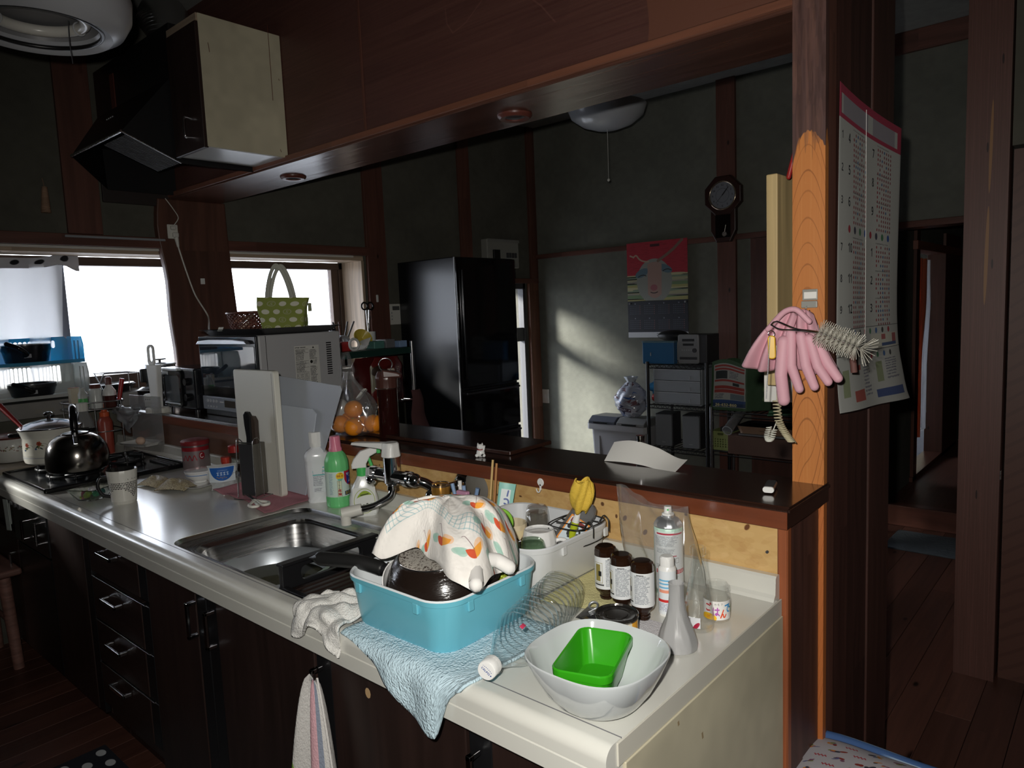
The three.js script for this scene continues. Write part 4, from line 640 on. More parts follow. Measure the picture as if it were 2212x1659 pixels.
{ // printed tea towel over the pan
  const tex = canvas(1024, 1024, (x, w, h) => {
    x.fillStyle = rgb(232, 228, 222); x.fillRect(0, 0, w, h);
    for (let i = 0; i < 4000; i++) { x.fillStyle = 'rgba(190,185,190,0.12)'; x.fillRect(rnd() * w, rnd() * h, 3, 3); }
    const brolly = (cx, cy, s, a) => { x.save(); x.translate(cx, cy); x.rotate(a); x.scale(s, s);
      x.fillStyle = 'rgba(160,196,182,0.75)'; for (let k = 0; k < 5; k++) { x.beginPath(); x.ellipse(-58 + rr(-16, 16), 6 + rr(-8, 8), 22, 15, 0, 0, 7); x.fill(); }
      x.fillStyle = 'rgba(238,180,130,0.6)'; x.beginPath(); x.ellipse(22, -14, 24, 26, 0, 0, 7); x.fill();
      x.fillStyle = 'rgb(236,160,60)'; x.beginPath(); x.moveTo(34, -22); x.quadraticCurveTo(40, 20, 6, 30); x.lineTo(-8, -4); x.closePath(); x.fill();
      x.fillStyle = 'rgb(206,84,52)'; x.beginPath(); x.moveTo(-36, -2); x.quadraticCurveTo(-26, 34, 8, 32); x.lineTo(0, 2); x.quadraticCurveTo(-18, -10, -36, -2); x.fill();
      x.strokeStyle = 'rgb(110,80,90)'; x.lineWidth = 2; x.beginPath(); x.moveTo(0, 0); x.lineTo(-34, -62); x.quadraticCurveTo(-40, -72, -48, -62); x.stroke(); x.restore(); };
    for (let j = 0; j < 7; j++) for (let i = 0; i < 7; i++) { const cx = 190 + i * 112 + (j % 2) * 54 + rr(-10, 10), cy = 200 + j * 92 + i * 10 + rr(-8, 8); if (!(cx < 620 && cy > 590 && cy < 760)) brolly(cx, cy, 0.78, rr(-0.25, 0.35)); }
    x.strokeStyle = 'rgba(140,180,186,0.65)'; x.lineWidth = 3; for (let j = 0; j < 4; j++) { x.beginPath(); for (let i = 0; i <= 24; i++) { const t = i / 24; x.lineTo(250 + 420 * t, 575 + j * 20 + 130 * t * t); } x.stroke(); } for (let i = 0; i < 26; i++) { const t = i / 26, X = 250 + 420 * t, y = 575 + 130 * t * t; x.beginPath(); x.moveTo(X, y); x.lineTo(X - 4, y + 62); x.stroke(); }
  });
  // ground outline of the towel, round its crown
  const crown = V(-0.985, 1.098, -0.925);
  const edge = [[-1.072, 1.005, -0.80], [-1.045, 1.005, -0.80], [-1.005, 1.014, -0.84], [-0.955, 1.016, -0.835], [-0.90, 1.012, -0.812], [-0.84, 1.006, -0.785], [-0.80, 0.997, -0.80], [-0.815, 1.0, -0.85], [-0.845, 0.985, -0.90], [-0.845, 0.972, -0.94], [-0.865, 0.985, -0.98], [-0.91, 1.02, -1.02], [-0.99, 1.02, -1.04], [-1.08, 1.02, -1.02], [-1.12, 1.01, -0.95], [-1.11, 1.005, -0.86]].map((q) => V(...q));
  const ring = new THREE.CatmullRomCurve3(edge, true), nA = 96, nR = 26;
  const f = (u, v) => { const e = ring.getPoint(u % 1), h = Math.pow(v, 0.8), flat = 1 - Math.pow(v, 3.0), fold = 0.0055 * sin(u * 44 + 3 * noise(u * 9, v * 3)) * v * (0.5 + noise(u * 11, 2)) + 0.006 * (noise(u * 20 + 3, v * 6) - 0.5); const bump = 0.012 * sin(u * 2 * PI * 2 + 0.8) * sin(v * PI);
    return [lerp(crown.x, e.x, h) + fold * 0.6, lerp(e.y, crown.y, flat) + fold + bump * 0.8 - 0.004, lerp(crown.z, e.z, h) + fold * 0.4]; };
  const g = sheet(f, nA, nR, 0.0032), uv = g.attributes.uv, p = g.attributes.position; // printed flat: lay the print over the cloth from its crown outwards
  for (let i = 0; i < uv.count; i++) { const u = uv.getX(i), v = uv.getY(i), e = ring.getPoint(u % 1), dx = e.x - crown.x, dz = e.z - crown.z, l = Math.hypot(dx, dz), k = (v * 0.24 * (0.75 + 0.25 * l / 0.13)) / l; const X = dx * k, Z = dz * k, cs = 0.8, sn = 0.6; uv.setXY(i, 0.5 + (X * cs - Z * sn) * 1.4, 0.5 - (X * sn + Z * cs) * 1.4); }
  tag(part('tea_towel', g, printed(tex, 0.95, { bumpMap: terry, bumpScale: 0.001 })), 'white tea towel printed with little umbrellas draped over the pan', 'towel');
  const roll = wire([[-0.80, 1.003, -0.80], [-0.84, 1.016, -0.845], [-0.835, 1.012, -0.885], [-0.815, 0.998, -0.90]], 0.013, false, 16, 10);
  scene.children[scene.children.length - 1].add((() => { const m = new THREE.Mesh(merged(roll), mat(0.78, 0.76, 0.73, 0.95)); m.name = 'rolled_corner'; return m; })());
}
{ // light blue towel hanging from under the basin
  const path = (s) => { // distance from the back over the rolled edge -> (y, z)
    if (s < 0.235) return [CT + 0.0028, -1.0 + s]; const a = s - 0.235; if (a < 0.04) { const t = a / 0.04 * PI / 2; return [CT + 0.0028 - 0.024 * (1 - cos(t)), -0.765 + 0.024 * sin(t)]; } return [CT - 0.021 - (a - 0.04), -0.741 + 0.0];
  };
  const f = (u, v) => { const x0 = lerp(-1.118, -0.772, u), hang = 0.002 + 0.105 * sstep(u, 0.02, 0.86) * (1 - sstep(u, 0.86, 1.0) * 0.93), L = 0.25 + hang, s = v * L, [y, z] = path(s); const w = sstep(s, 0.22, 0.3); return [x0 + 0.012 * v * sin(u * 5) - 0.02 * w * u, y + 0.0025 * noise(u * 10, v * 10), z + w * 0.008 * sin(u * 17) * 0.6 + 0.004 * w]; };
  const t = part('hand_towel', sheet(f, 54, 46, 0.005), M.terryBlue); tag(t, 'pale blue terry towel under the turquoise basin hanging over the edge', 'towel');
  const hem = []; for (let i = 0; i <= 16; i++) { const q = f(0.985, i / 16); hem.push([q[0], q[1] + 0.002, q[2] + 0.001]); } t.add((() => { const m = new THREE.Mesh(merged(wire(hem, 0.0028)), M.terryBlue); m.name = 'hem'; return m; })());
}
{ // crumpled rag
  const f = (u, v) => { const x = lerp(-1.262, -1.118, u) - 0.02 * sin(v * 3) * (1 - u), s = v; let y, z; if (s < 0.55) { z = lerp(-0.835, -0.762, s / 0.55); y = CT + 0.016 + 0.012 * sin(u * PI); } else { const t = (s - 0.55) / 0.45; z = lerp(-0.762, -0.738, Math.pow(t, 0.5)); y = CT + 0.016 + 0.012 * sin(u * PI) - 0.062 * t * (0.75 + 0.25 * sin(u * 7 + 1)); }
    const n = 0.016 * (noise(u * 7 + 2, v * 8 + 5) - 0.5) + 0.01 * Math.abs(sin(u * 9 + v * 7 + 2 * noise(u * 4, v * 4))) ; return [x + n * 0.5, y + n * 0.9 * (1 - 0.4 * v), z + n * 0.9 * sstep(v, 0.35, 0.7)]; };
  tag(part('dish_rag', sheet(f, 60, 50, 0.005), mat(0.7, 0.69, 0.66, 0.95, { bumpMap: terry, bumpScale: 0.0025 })), 'crumpled white dish rag flopped over the counter edge by the rack', 'rag');
}
{ // striped towel on the door handle
  const tex = canvas(512, 512, (x, w, h) => { x.fillStyle = '#d6d3cf'; x.fillRect(0, 0, w, h); x.fillStyle = '#8a92a2'; x.fillRect(178, 0, 22, h); x.fillRect(300, 0, 26, h); x.fillStyle = '#d8aab2'; x.fillRect(200, 0, 100, h); x.fillStyle = '#e07aa0'; x.beginPath(); x.moveTo(205, h); x.quadraticCurveTo(225, h * 0.7, 215, h * 0.55); x.lineTo(200, h * 0.7); x.lineTo(200, h); x.fill(); x.fillStyle = '#86b04c'; x.beginPath(); x.moveTo(0, 250); x.quadraticCurveTo(80, 330, 90, h); x.lineTo(0, h); x.fill(); x.fillStyle = '#b8241c'; x.beginPath(); x.moveTo(0, 340); x.quadraticCurveTo(50, 420, 52, h); x.lineTo(0, h); x.fill(); x.fillStyle = '#cda5a5'; x.fillRect(470, 0, 4, h); });
  const f = (u, v) => { const w = 0.014 + 0.098 * Math.pow(v, 0.6), k = (u - 0.5) * 2, fold = 0.02 * cos(u * 4 * PI) * Math.pow(v, 0.4) * (1 - 0.2 * v); return [-1.256 + 0.02 * v + k * w, 0.70 - 0.36 * v + 0.012 * Math.abs(k) * (1 - v) * 1.0 - 0.02 * Math.abs(k) * sin(v * 3), -0.768 + 0.018 * v + fold]; };
  tag(part('striped_towel', (() => { const g = sheet((u, v) => f(u, v), 60, 40, 0.004); const uv = g.attributes.uv; for (let i = 0; i < uv.count; i++) uv.setY(i, 1 - uv.getY(i)); return g; })(), printed(tex, 0.95, { bumpMap: terry, bumpScale: 0.002 })), 'white towel with pink and grey stripes hanging from a door handle', 'towel');
}
// cups and tools in the white basin
tag(part('tumbler', lathe([[0, 0.122], [0.022, 0.122], [0.025, 0.118], [0.0275, 0.1], [0.034, 0.02], [0.0345, 0.002], [0.033, 0.001], [0.031, 0.02], [0.0245, 0.1], [0.02, 0.108], [0, 0.108]], 10, [-1.048, 0.865, -1.262]), mat(0.86, 0.85, 0.83, 0.05, { P: 1, transmission: 1, thickness: 0, ior: 1.6 })), 'faceted clear tumbler upside down at the back of the basin', 'glass');
{
  const t = thing('patterned_mug', 'cream mug with dark red damask pattern in the white basin', 'mug', [-1.062, 0.865, -1.182]);
  part('body', lathe([[0, 0], [0.033, 0], [0.035, 0.002], [0.038, 0.098], [0.0372, 0.1], [0.0355, 0.098], [0.033, 0.006], [0, 0.005]], 40), mat(0.66, 0.56, 0.38, 0.3), t);
  part('pattern', wrap(0.0378, 0.085, 0.046, facing(-1.062, -1.182), 4.5), printed(canvas(512, 180, (x, w, h) => { x.fillStyle = '#d9c9a2'; x.fillRect(0, 0, w, h); x.strokeStyle = x.fillStyle = '#4a1a16'; for (let k = 0; k < 4; k++) { const cx = 64 + k * 128; x.lineWidth = 7; for (const s of [-1, 1]) { x.beginPath(); x.moveTo(cx, 170); x.bezierCurveTo(cx + s * 60, 150, cx + s * 50, 90, cx + s * 15, 95); x.stroke(); x.beginPath(); x.arc(cx + s * 36, 62, 13, 0, 5); x.stroke(); x.beginPath(); x.moveTo(cx + s * 6, 50); x.quadraticCurveTo(cx + s * 30, 20, cx + s * 50, 34); x.stroke(); } x.beginPath(); x.ellipse(cx, 70, 9, 24, 0, 0, 7); x.fill(); x.beginPath(); x.ellipse(cx, 130, 12, 20, 0, 0, 7); x.fill(); } }), 0.35), t);
}
{
  const t = thing('white_mug', 'white mug upside down in the middle of the dish basin', 'mug', [-0.986, 0.87, -1.192]);
  part('body', lathe([[0.03, 0.086], [0.032, 0.09], [0.034, 0.088], [0.038, 0.07], [0.0395, 0.01], [0.039, 0], [0.037, 0.002], [0.036, 0.07], [0.03, 0.083], [0, 0.083]], 40), M.whiteGloss, t);
  part('script_print', wrap(0.0397, 0.05, 0.036, facing(-0.986, -1.192) + 0.75, 1.2), printed(canvas(128, 64, (x, w, h) => { x.fillStyle = '#d8d8d6'; x.fillRect(0, 0, w, h); x.strokeStyle = '#333'; x.lineWidth = 2; for (let j = 0; j < 4; j++) { x.beginPath(); for (let i = 0; i < 30; i++) x.lineTo(30 + i * 3, 10 + j * 15 + 4 * sin(i * 2.3 + j)); x.stroke(); } }), 0.3), t); part('ear', torus(0.02, 0.005, [0.036, 0.045, -0.03], [0, 0.7, 0], 16), M.whiteGloss, t);
}
tag(part('glass_dish', lathe([[0, 0.04], [0.022, 0.04], [0.026, 0.037], [0.036, 0.004], [0.0365, 0], [0.034, 0.001], [0.025, 0.032], [0, 0.033]], 24, [-0.945, 0.925, -1.115]), mat(0.8, 0.86, 0.8, 0.05, { P: 1, transmission: 1, thickness: 0, ior: 1.6 })), 'small clear glass dish upside down at the front of the basin', 'dish');
tag(part('upturned_cup', lathe([[0, 0.055], [0.03, 0.055], [0.033, 0.05], [0.036, 0], [0.034, 0], [0.03, 0.05]], 24, [-0.945, 0.868, -1.115]), M.white), 'white cup under the small glass dish', 'cup');
{
  const t = thing('green_pitcher', 'lime green plastic cup with loop handle leaning in the basin', 'cup', [-1.085, 0.925, -1.12]); t.rotation.set(0.1, 0.75, -0.28);
  part('body', lathe([[0, 0], [0.024, 0], [0.025, 0.003], [0.019, 0.09], [0.0178, 0.09], [0.022, 0.005]], 32), mat(0.25, 0.55, 0.06, 0.3), t); part('rim', torus(0.0185, 0.0018, [0, 0.09, 0]), mat(0.25, 0.55, 0.06, 0.3), t);
  part('handle', torus(0.029, 0.0042, [0.022, 0.046, 0], [0, 0, -PI / 2], 24, PI).scale(1, 1.15, 1), mat(0.25, 0.55, 0.06, 0.3), t);
}
{
  const t = thing('syrup_bottle', 'grey translucent squeeze bottle with picture label lying in the basin', 'bottle', [-0.975, 0.905, -1.255]); t.rotation.set(-0.15, 0.75, -0.55);
  part('body', loft([[0, rrPts(0.024, 0.017, 0.012)], [0.01, rrPts(0.027, 0.02, 0.014)], [0.1, rrPts(0.027, 0.02, 0.014)], [0.115, rrPts(0.02, 0.016, 0.012)], [0.12, rrPts(0.012, 0.012, 0.011)]]), mat(0.42, 0.42, 0.42, 0.15, { P: 1, transmission: 0.7, thickness: 0 }), t);
  part('label', new THREE.PlaneGeometry(0.05, 0.065).translate(0, 0.045, 0.0206), printed(canvas(128, 160, (x, w, h) => { x.fillStyle = '#c9d6de'; x.fillRect(0, 0, w, h); x.strokeStyle = '#e08a2a'; x.lineWidth = 8; x.strokeRect(4, 4, w - 8, h - 8); x.fillStyle = '#16181c'; for (let i = 0; i < 14; i++) { x.beginPath(); x.ellipse(20 + rnd() * 90, 40 + rnd() * 80, 5 + rnd() * 14, 4 + rnd() * 12, rnd() * 3, 0, 7); x.fill(); } x.fillStyle = '#7a1c18'; x.fillRect(14, 14, 100, 24); }), 0.4), t);
}
{
  const t = thing('bottle_brush', 'bottle brush with yellow sponge head and lime handle in the basin', 'brush', [0, 0, 0]);
  const ax = (s) => [lerp(-0.955, -0.926, s), lerp(0.915, 1.0, s), lerp(-1.262, -1.266, s)];
  part('grip', tapered(ax(-0.1), ax(0.6), 0.0085, 0.0088, 16), mat(0.45, 0.52, 0.02, 0.35), t); part('neck', tapered(ax(0.6), ax(1.0), 0.0085, 0.0045, 16), M.white, t);
  const head = (k) => sheet((u, v) => { const a = u * 2 * PI, R = (0.013 + 0.011 * sin(Math.pow(v, 0.8) * PI * 0.82)) * (1 + 0.14 * sin(a * 5 + v * 4 + k)) * (1 + 0.06 * noise(u * 20, v * 14)); return [-0.926 + 0.006 * v * 2 + R * cos(a), 0.992 + 0.072 * v + 0.005 * sin(a * 3), -1.267 + R * sin(a) * 0.8]; }, 40, 18, 0.003);
  part('sponge_head', [head(0), T(sph(0.016, [0, 0, 0], [1, 1.9, 0.85], 16), [-0.919, 1.03, -1.267])], mat(0.78, 0.52, 0.06, 0.7, { bumpMap: speck, bumpScale: 0.0015 }), t);
}
{
  const y0 = 0.945, y1 = 0.975, P = [[-0.985, -1.325], [-0.9, -1.325], [-0.9, -1.225], [-0.985, -1.225]];
  const g = []; for (const y of [y0 - 0.02, y1 - 0.012]) g.push(wire(P.map(([x, z]) => [x, y, z]), 0.0016, true, 40)); for (const z of [-1.3, -1.275, -1.25]) g.push(rod([-0.985, y1 - 0.012, z], [-0.9, y1 - 0.012, z], 0.0014, 6)); for (const [x, z] of P) g.push(rod([x, y0 - 0.02, z], [x, y1 - 0.012, z], 0.0014, 6));
  for (const z of [-1.245, -1.305]) g.push(wire([[-0.9, y1 - 0.012, z], [-0.888, y1 + 0.004, z], [-0.876, y1 - 0.006, z], [-0.876, y1 - 0.03, z]], 0.0016));
  tag(part('wire_holder', g, mat(0.02, 0.02, 0.02, 0.4)), 'black wire holder hooked on the far rim of the basin', 'rack');
}
// ---------- back of the counter: tap, bottles, boards ----------
{
  const t = thing('wall_tap', 'chrome wall-mounted mixer tap with white lever and swan spout', 'tap', [-1.60, 0, -1.28]);
  part('body', [cyl(0.024, 0.024, 0.075, [0, 1.005, 0]), cyl(0.019, 0.019, 0.19, [0, 0.985, 0], [0, 0, PI / 2]), cyl(0.023, 0.023, 0.018, [0.07, 0.985, 0], [0, 0, PI / 2]), sph(0.02, [0.098, 0.985, 0], 1), cyl(0.023, 0.023, 0.02, [-0.075, 0.985, 0], [0, 0, PI / 2])], M.chrome, t);
  part('supply_leg', [wire([[0.098, 0.985, 0], [0.118, 0.975, -0.022], [0.15, 0.952, -0.04]], 0.014, false, 12, 12), cyl(0.019, 0.019, 0.035, [0.15, 0.952, -0.045], [PI / 2 - 0.3, 0, 0]), sph(0.016, [0.142, 0.945, -0.018]), rod([0.15, 0.955, -0.04], [0.175, 0.962, -0.085], 0.014, 12)], M.chrome, t);
  part('supply_leg', [wire([[-0.09, 0.985, 0], [-0.115, 0.975, -0.03], [-0.13, 0.96, -0.05]], 0.014, false, 12, 12), sph(0.017, [-0.085, 0.966, 0.01]), rod([-0.13, 0.96, -0.045], [-0.13, 0.962, -0.095], 0.014, 12)], M.chrome, t);
  part('wall_plate', [T(lathe([[0, 0.014], [0.02, 0.013], [0.033, 0.004], [0.035, 0]], 28), [0.185, 0.963, -0.1], [PI / 2, 0, 0]), T(lathe([[0, 0.014], [0.02, 0.013], [0.033, 0.004], [0.035, 0]], 28), [-0.13, 0.962, -0.1], [PI / 2, 0, 0])], M.chrome, t);
  const lever = new THREE.Group(); lever.name = 'lever'; t.add(lever);
  part('lever_cap', loft([[1.043, rrPts(0.026, 0.026, 0.025)], [1.045, rrPts(0.0275, 0.0275, 0.026)], [1.062, rrPts(0.025, 0.025, 0.024)], [1.08, rrPts(0.024, 0.023, 0.021)], [1.084, rrPts(0.02, 0.02, 0.018)]]), M.white, lever);
  part('lever_arm', T(ext([[-0.115, -0.004], [-0.112, 0.003], [0.01, 0.01], [0.012, -0.012], [-0.03, -0.008]], 0.026, 0.003), [-0.018, 1.074, -0.008], [0, 0.32, -0.03]), M.white, lever);
  part('spout', wire([[0, 0.97, 0], [0, 0.945, 0.002], [-0.004, 0.925, 0.012], [-0.03, 0.905, 0.045], [-0.065, 0.895, 0.085]], 0.0095, false, 28, 14), M.chrome, t, 'chrome spout'); part('collar', [cyl(0.017, 0.014, 0.018, [0, 0.955, 0]), torus(0.0165, 0.003, [0, 0.962, 0])], M.chrome, t);
  part('nozzle', [tapered([-0.055, 0.897, 0.073], [-0.092, 0.887, 0.115], 0.016, 0.017, 24), cyl(0.014, 0.015, 0.022, [-0.085, 0.869, 0.108]), cyl(0.0145, 0.0145, 0.003, [-0.085, 0.8565, 0.108])], M.offWhite, t, 'off-white filter nozzle');
  part('sticker', box(0.032, 0.024, 0.001, [-0.088, 0.992, 0.021], [-0.2, -0.35, 0.15]), printed(canvas(64, 48, (x, w, h) => { x.fillStyle = '#dadada'; x.fillRect(0, 0, w, h); x.strokeStyle = '#9c2238'; x.lineWidth = 4; x.beginPath(); x.moveTo(24, 12); x.quadraticCurveTo(6, 14, 14, 24); x.quadraticCurveTo(26, 30, 10, 38); x.stroke(); x.fillStyle = '#555'; x.fillRect(28, 16, 26, 6); x.fillRect(28, 28, 26, 6); }), 0.5), t);
}
tag(part('pipe_cover', [lathe([[0, 0.012], [0.03, 0.01], [0.045, 0.002], [0.046, 0]], 24, [-1.36, 0.96, -1.378], [PI / 2, 0, 0])], mat(0.16, 0.15, 0.13, 0.6)), 'dull round grey pipe cover on the plywood behind the tap', 'cover');
{
  const x = -1.998, z = -1.292, t = thing('mouthwash_bottle', 'white plastic bottle with ribbed white cap beside the green one', 'bottle', [x, CT, z]);
  part('body', loft([[0, rrPts(0.033, 0.024, 0.018)], [0.006, rrPts(0.036, 0.026, 0.022)], [0.014, rrPts(0.034, 0.025, 0.022)], [0.022, rrPts(0.036, 0.027, 0.023)], [0.12, rrPts(0.038, 0.029, 0.025)], [0.135, rrPts(0.0375, 0.029, 0.025)], [0.14, rrPts(0.04, 0.031, 0.027)], [0.158, rrPts(0.039, 0.03, 0.026)], [0.17, rrPts(0.03, 0.025, 0.022)], [0.178, rrPts(0.018, 0.018, 0.017)], [0.184, rrPts(0.016, 0.016, 0.0155)]].map((q) => q)).rotateY(facing(x, z)), mat(0.74, 0.76, 0.79, 0.18), t);
  part('cap', lathe([[0, 0.23], [0.019, 0.23], [0.0205, 0.228], [0.0205, 0.196], [0.0195, 0.19], [0.0195, 0.182], [0.016, 0.18]].reverse(), 24), M.white, t);
  part('label', new THREE.PlaneGeometry(0.046, 0.085).translate(0.006, 0.077, 0.0285).rotateY(facing(x, z)), printed(canvas(160, 280, (c, w, h) => { c.fillStyle = '#d5d9de'; c.fillRect(0, 0, w, h); c.fillStyle = '#3fa5a8'; for (const y of [6, 46, 84]) c.fillRect(4, y, w - 8, 10); smallPrint(c, 6, 20, w - 10, 24, 2, '#667'); smallPrint(c, 6, 60, w - 10, 24, 2, '#667'); smallPrint(c, 6, 100, w - 10, 110, 11, '#667'); c.strokeStyle = '#99a'; c.strokeRect(10, 226, 130, 46); smallPrint(c, 14, 232, 120, 36, 4, '#667'); }), 0.4), t);
}
{
  const x = -1.897, z = -1.297, t = thing('bleach_bottle', 'light green bottle with pink cap standing behind the sink', 'bottle', [x, CT, z]);
  part('body', lathe([[0, 0.002], [0.035, 0], [0.038, 0.004], [0.0385, 0.03], [0.0375, 0.034], [0.0375, 0.115], [0.0385, 0.12], [0.037, 0.145], [0.03, 0.165], [0.02, 0.178], [0.0195, 0.184]], 36), mat(0.16, 0.6, 0.22, 0.3), t);
  part('cap', lathe([[0.021, 0.176], [0.021, 0.184], [0.0185, 0.19], [0.016, 0.22], [0.0145, 0.224], [0, 0.2245]], 32), mat(0.72, 0.22, 0.32, 0.35), t);
  part('label', wrap(0.0379, 0.08, 0.075, facing(x, z) + 0.1, 3.4), printed(canvas(512, 348, (c, w, h) => {
    c.fillStyle = '#cfe3da'; c.fillRect(0, 0, w, h); c.fillStyle = '#b8283c'; c.beginPath(); c.moveTo(330, 0); c.lineTo(w, 0); c.lineTo(w, 210); c.quadraticCurveTo(360, 230, 330, 110); c.fill(); c.fillStyle = '#2c3f98'; c.beginPath(); c.moveTo(360, 30); c.lineTo(w, 10); c.lineTo(w, 150); c.lineTo(372, 190); c.fill();
    strokes(c, KANA.ma, 362, 30, 44, 7, '#eef'); strokes(c, KANA.i, 404, 30, 44, 7, '#eef'); c.fillStyle = '#eef2ff'; c.font = 'bold italic 120px sans-serif'; c.fillText('Z', 400, 162);
    c.fillStyle = '#f0c828'; c.beginPath(); c.arc(275, 60, 52, 0, 7); c.fill(); c.fillStyle = '#6fc0a8'; c.beginPath(); c.arc(275, 92, 34, 0.1, 3); c.fill(); c.fillStyle = '#a0231e'; c.font = 'bold 40px sans-serif'; c.fillText('99.9', 234, 74); c.font = 'bold 22px sans-serif'; c.fillText('24h', 262, 34);
    c.fillStyle = '#d8e0c0'; c.fillRect(236, 122, 54, 220); c.strokeStyle = '#555'; c.lineWidth = 3; c.strokeRect(236, 122, 54, 220); for (let i = 0; i < 4; i++) strokes(c, KANA[['ma', 'i', 'te', 'n'][i]], 246, 130 + i * 26, 24, 4, '#333'); strokes(c, KANA.ki, 242, 238, 42, 6, '#a0182a'); strokes(c, KANA.ken, 242, 290, 42, 6, '#a0182a');
    c.fillStyle = '#f0d030'; c.beginPath(); c.arc(470, 232, 40, 0, 7); c.fill(); c.fillStyle = '#26324f'; c.fillRect(330, 278, 150, 56); c.fillStyle = '#e0cf5a'; for (let i = 0; i < 3; i++) { c.fillRect(342 + i * 44, 292, 30, 6); c.fillRect(354 + i * 44, 288, 6, 36); c.fillRect(342 + i * 44, 312, 30, 6); } smallPrint(c, 130, 20, 70, 300, 24, '#7b9ab0');
  }), 0.35), t, 'pale label with blue and red print');
}
{
  const x = -1.742, z = -1.28, a = facing(x, z), t = thing('spray_bottle', 'white trigger spray bottle with green collar by the tap', 'spray bottle', [x, CT, z]); t.rotation.y = a;
  part('body', loft([[0, rrPts(0.038, 0.024, 0.018)], [0.008, rrPts(0.043, 0.028, 0.022)], [0.05, rrPts(0.043, 0.028, 0.022)], [0.085, rrPts(0.034, 0.024, 0.02)], [0.115, rrPts(0.018, 0.018, 0.016)], [0.125, rrPts(0.0145, 0.0145, 0.014)]]), mat(0.74, 0.76, 0.75, 0.22), t);
  part('collar', cyl(0.0165, 0.0155, 0.026, [0, 0.132, 0], [0, 0, 0], 24), M.green, t);
  part('trigger_head', T(ext([[-0.028, 0], [-0.028, 0.012], [-0.02, 0.03], [0.0, 0.052], [0.03, 0.06], [0.05, 0.058], [0.048, 0.044], [0.028, 0.034], [0.016, 0.012], [0.016, 0]], 0.022, 0.004), [-0.002, 0.143, -0.011]), M.white, t);
  part('nozzle', box(0.012, 0.02, 0.018, [0.052, 0.194, 0], [0, 0, 0.1], 0.003), M.green, t); part('trigger', T(ext([[0, 0], [0.008, 0.002], [0.018, -0.03], [0.014, -0.04], [0.004, -0.018]], 0.01, 0.002), [0.018, 0.172, -0.005]), M.green, t);
  part('label', new THREE.PlaneGeometry(0.066, 0.08).translate(0.002, 0.048, 0.0286), printed(canvas(256, 310, (c, w, h) => { c.fillStyle = '#d9dcd8'; c.fillRect(0, 0, w, h); c.strokeStyle = '#9aa845'; c.lineWidth = 6; c.beginPath(); c.ellipse(128, 158, 118, 144, 0, 0, 7); c.stroke(); c.fillStyle = '#8ea828'; c.beginPath(); c.moveTo(40, 120); c.quadraticCurveTo(120, -30, 216, 90); c.quadraticCurveTo(120, 80, 40, 120); c.fill(); c.fillStyle = '#2b3416'; c.font = 'bold 34px serif'; c.save(); c.rotate(-0.14); c.fillRect(70, 92, 96, 12); c.restore(); c.fillStyle = '#161616'; for (const [x, y, r] of [[120, 220, 24], [158, 200, 15], [188, 232, 20]]) { c.beginPath(); c.arc(x, y, r, 0, 7); c.fill(); } c.strokeStyle = '#161616'; c.lineWidth = 7; c.beginPath(); c.moveTo(150, 250); c.quadraticCurveTo(190, 180, 214, 190); c.stroke(); c.fillStyle = '#a33422'; c.beginPath(); c.arc(60, 268, 18, 0, 7); c.fill(); c.fillRect(170, 258, 40, 9); }), 0.4), t);
}
{
  const t = thing('cutting_board', 'thick white plastic cutting board standing on edge behind the knife block', 'cutting board', [-2.268, CT + 0.003, -1.25]);
  part('slab', T(ext(rrPts(0.134, 0.213, 0.012).map(([a, b]) => [a, b + 0.213]), 0.022, 0.003), [0, 0, -0.011]), mat(0.66, 0.65, 0.58, 0.45), t); part('bevel_line', box(0.0012, 0.41, 0.0012, [0.12, 0.213, 0.0112]), M.midGrey, t);
}
{
  const t = thing('board_sheet', 'thin bluish flexible cutting sheet leaning beside the thick board', 'cutting board', [0, 0, 0]);
  part('sheet_back', T(ext([[-2.2, 1.255], [-1.853, 1.235], [-1.846, 1.222], [-2.055, 0.857], [-2.075, 0.854], [-2.36, 1.0]], 0.003, 0.0008), [0, 0, -1.302]), mat(0.42, 0.45, 0.5, 0.35), t);
  part('sheet_front', T(ext([[-2.3, 1.16], [-2.0, 1.155], [-1.978, 1.14], [-2.073, 0.858], [-2.3, 0.86]], 0.004, 0.0008), [0, 0, -1.292]), mat(0.5, 0.54, 0.6, 0.4), t);
}
{ // knife block
  const t = thing('knife_stand', 'dark steel knife holder with wire stand before the white board', 'knife stand', [-2.228, CT + 0.003, -1.193], 0.35);
  part('front_plate', B(-0.03, 0.03, 0.012, 0.185, 0.022, 0.027, 0.001, 'y'), mat(0.09, 0.09, 0.1, 0.38, { metalness: 0.7 }), t); part('holder_shell', [B(-0.03, 0.03, 0.012, 0.185, -0.03, -0.026, 0.001), B(-0.031, -0.027, 0.012, 0.185, -0.03, 0.027, 0.001), B(0.027, 0.031, 0.012, 0.185, -0.03, 0.027, 0.001), B(-0.03, 0.03, 0.01, 0.016, -0.03, 0.027, 0.001)], mat(0.2, 0.19, 0.17, 0.4, { metalness: 0.7, map: mottle }), t);
  part('wire_stand', [wire([[0.038, 0.006, 0.04], [0.038, 0.19, 0.038], [0.038, 0.203, 0.02], [0.038, 0.19, 0.002], [0.038, 0.006, 0.0]], 0.0016), wire([[-0.036, 0.006, 0.04], [-0.036, 0.19, 0.03], [-0.036, 0.2, 0.015], [-0.036, 0.185, 0.0]], 0.0016), rod([-0.04, 0.004, 0.055], [0.05, 0.004, 0.055], 0.0018), rod([-0.04, 0.004, -0.03], [0.05, 0.004, -0.03], 0.0018), rod([0.046, 0.004, 0.06], [0.046, 0.004, -0.035], 0.0018), rod([-0.036, 0.192, 0.03], [0.038, 0.192, 0.034], 0.0016)], M.wireM, t);
}
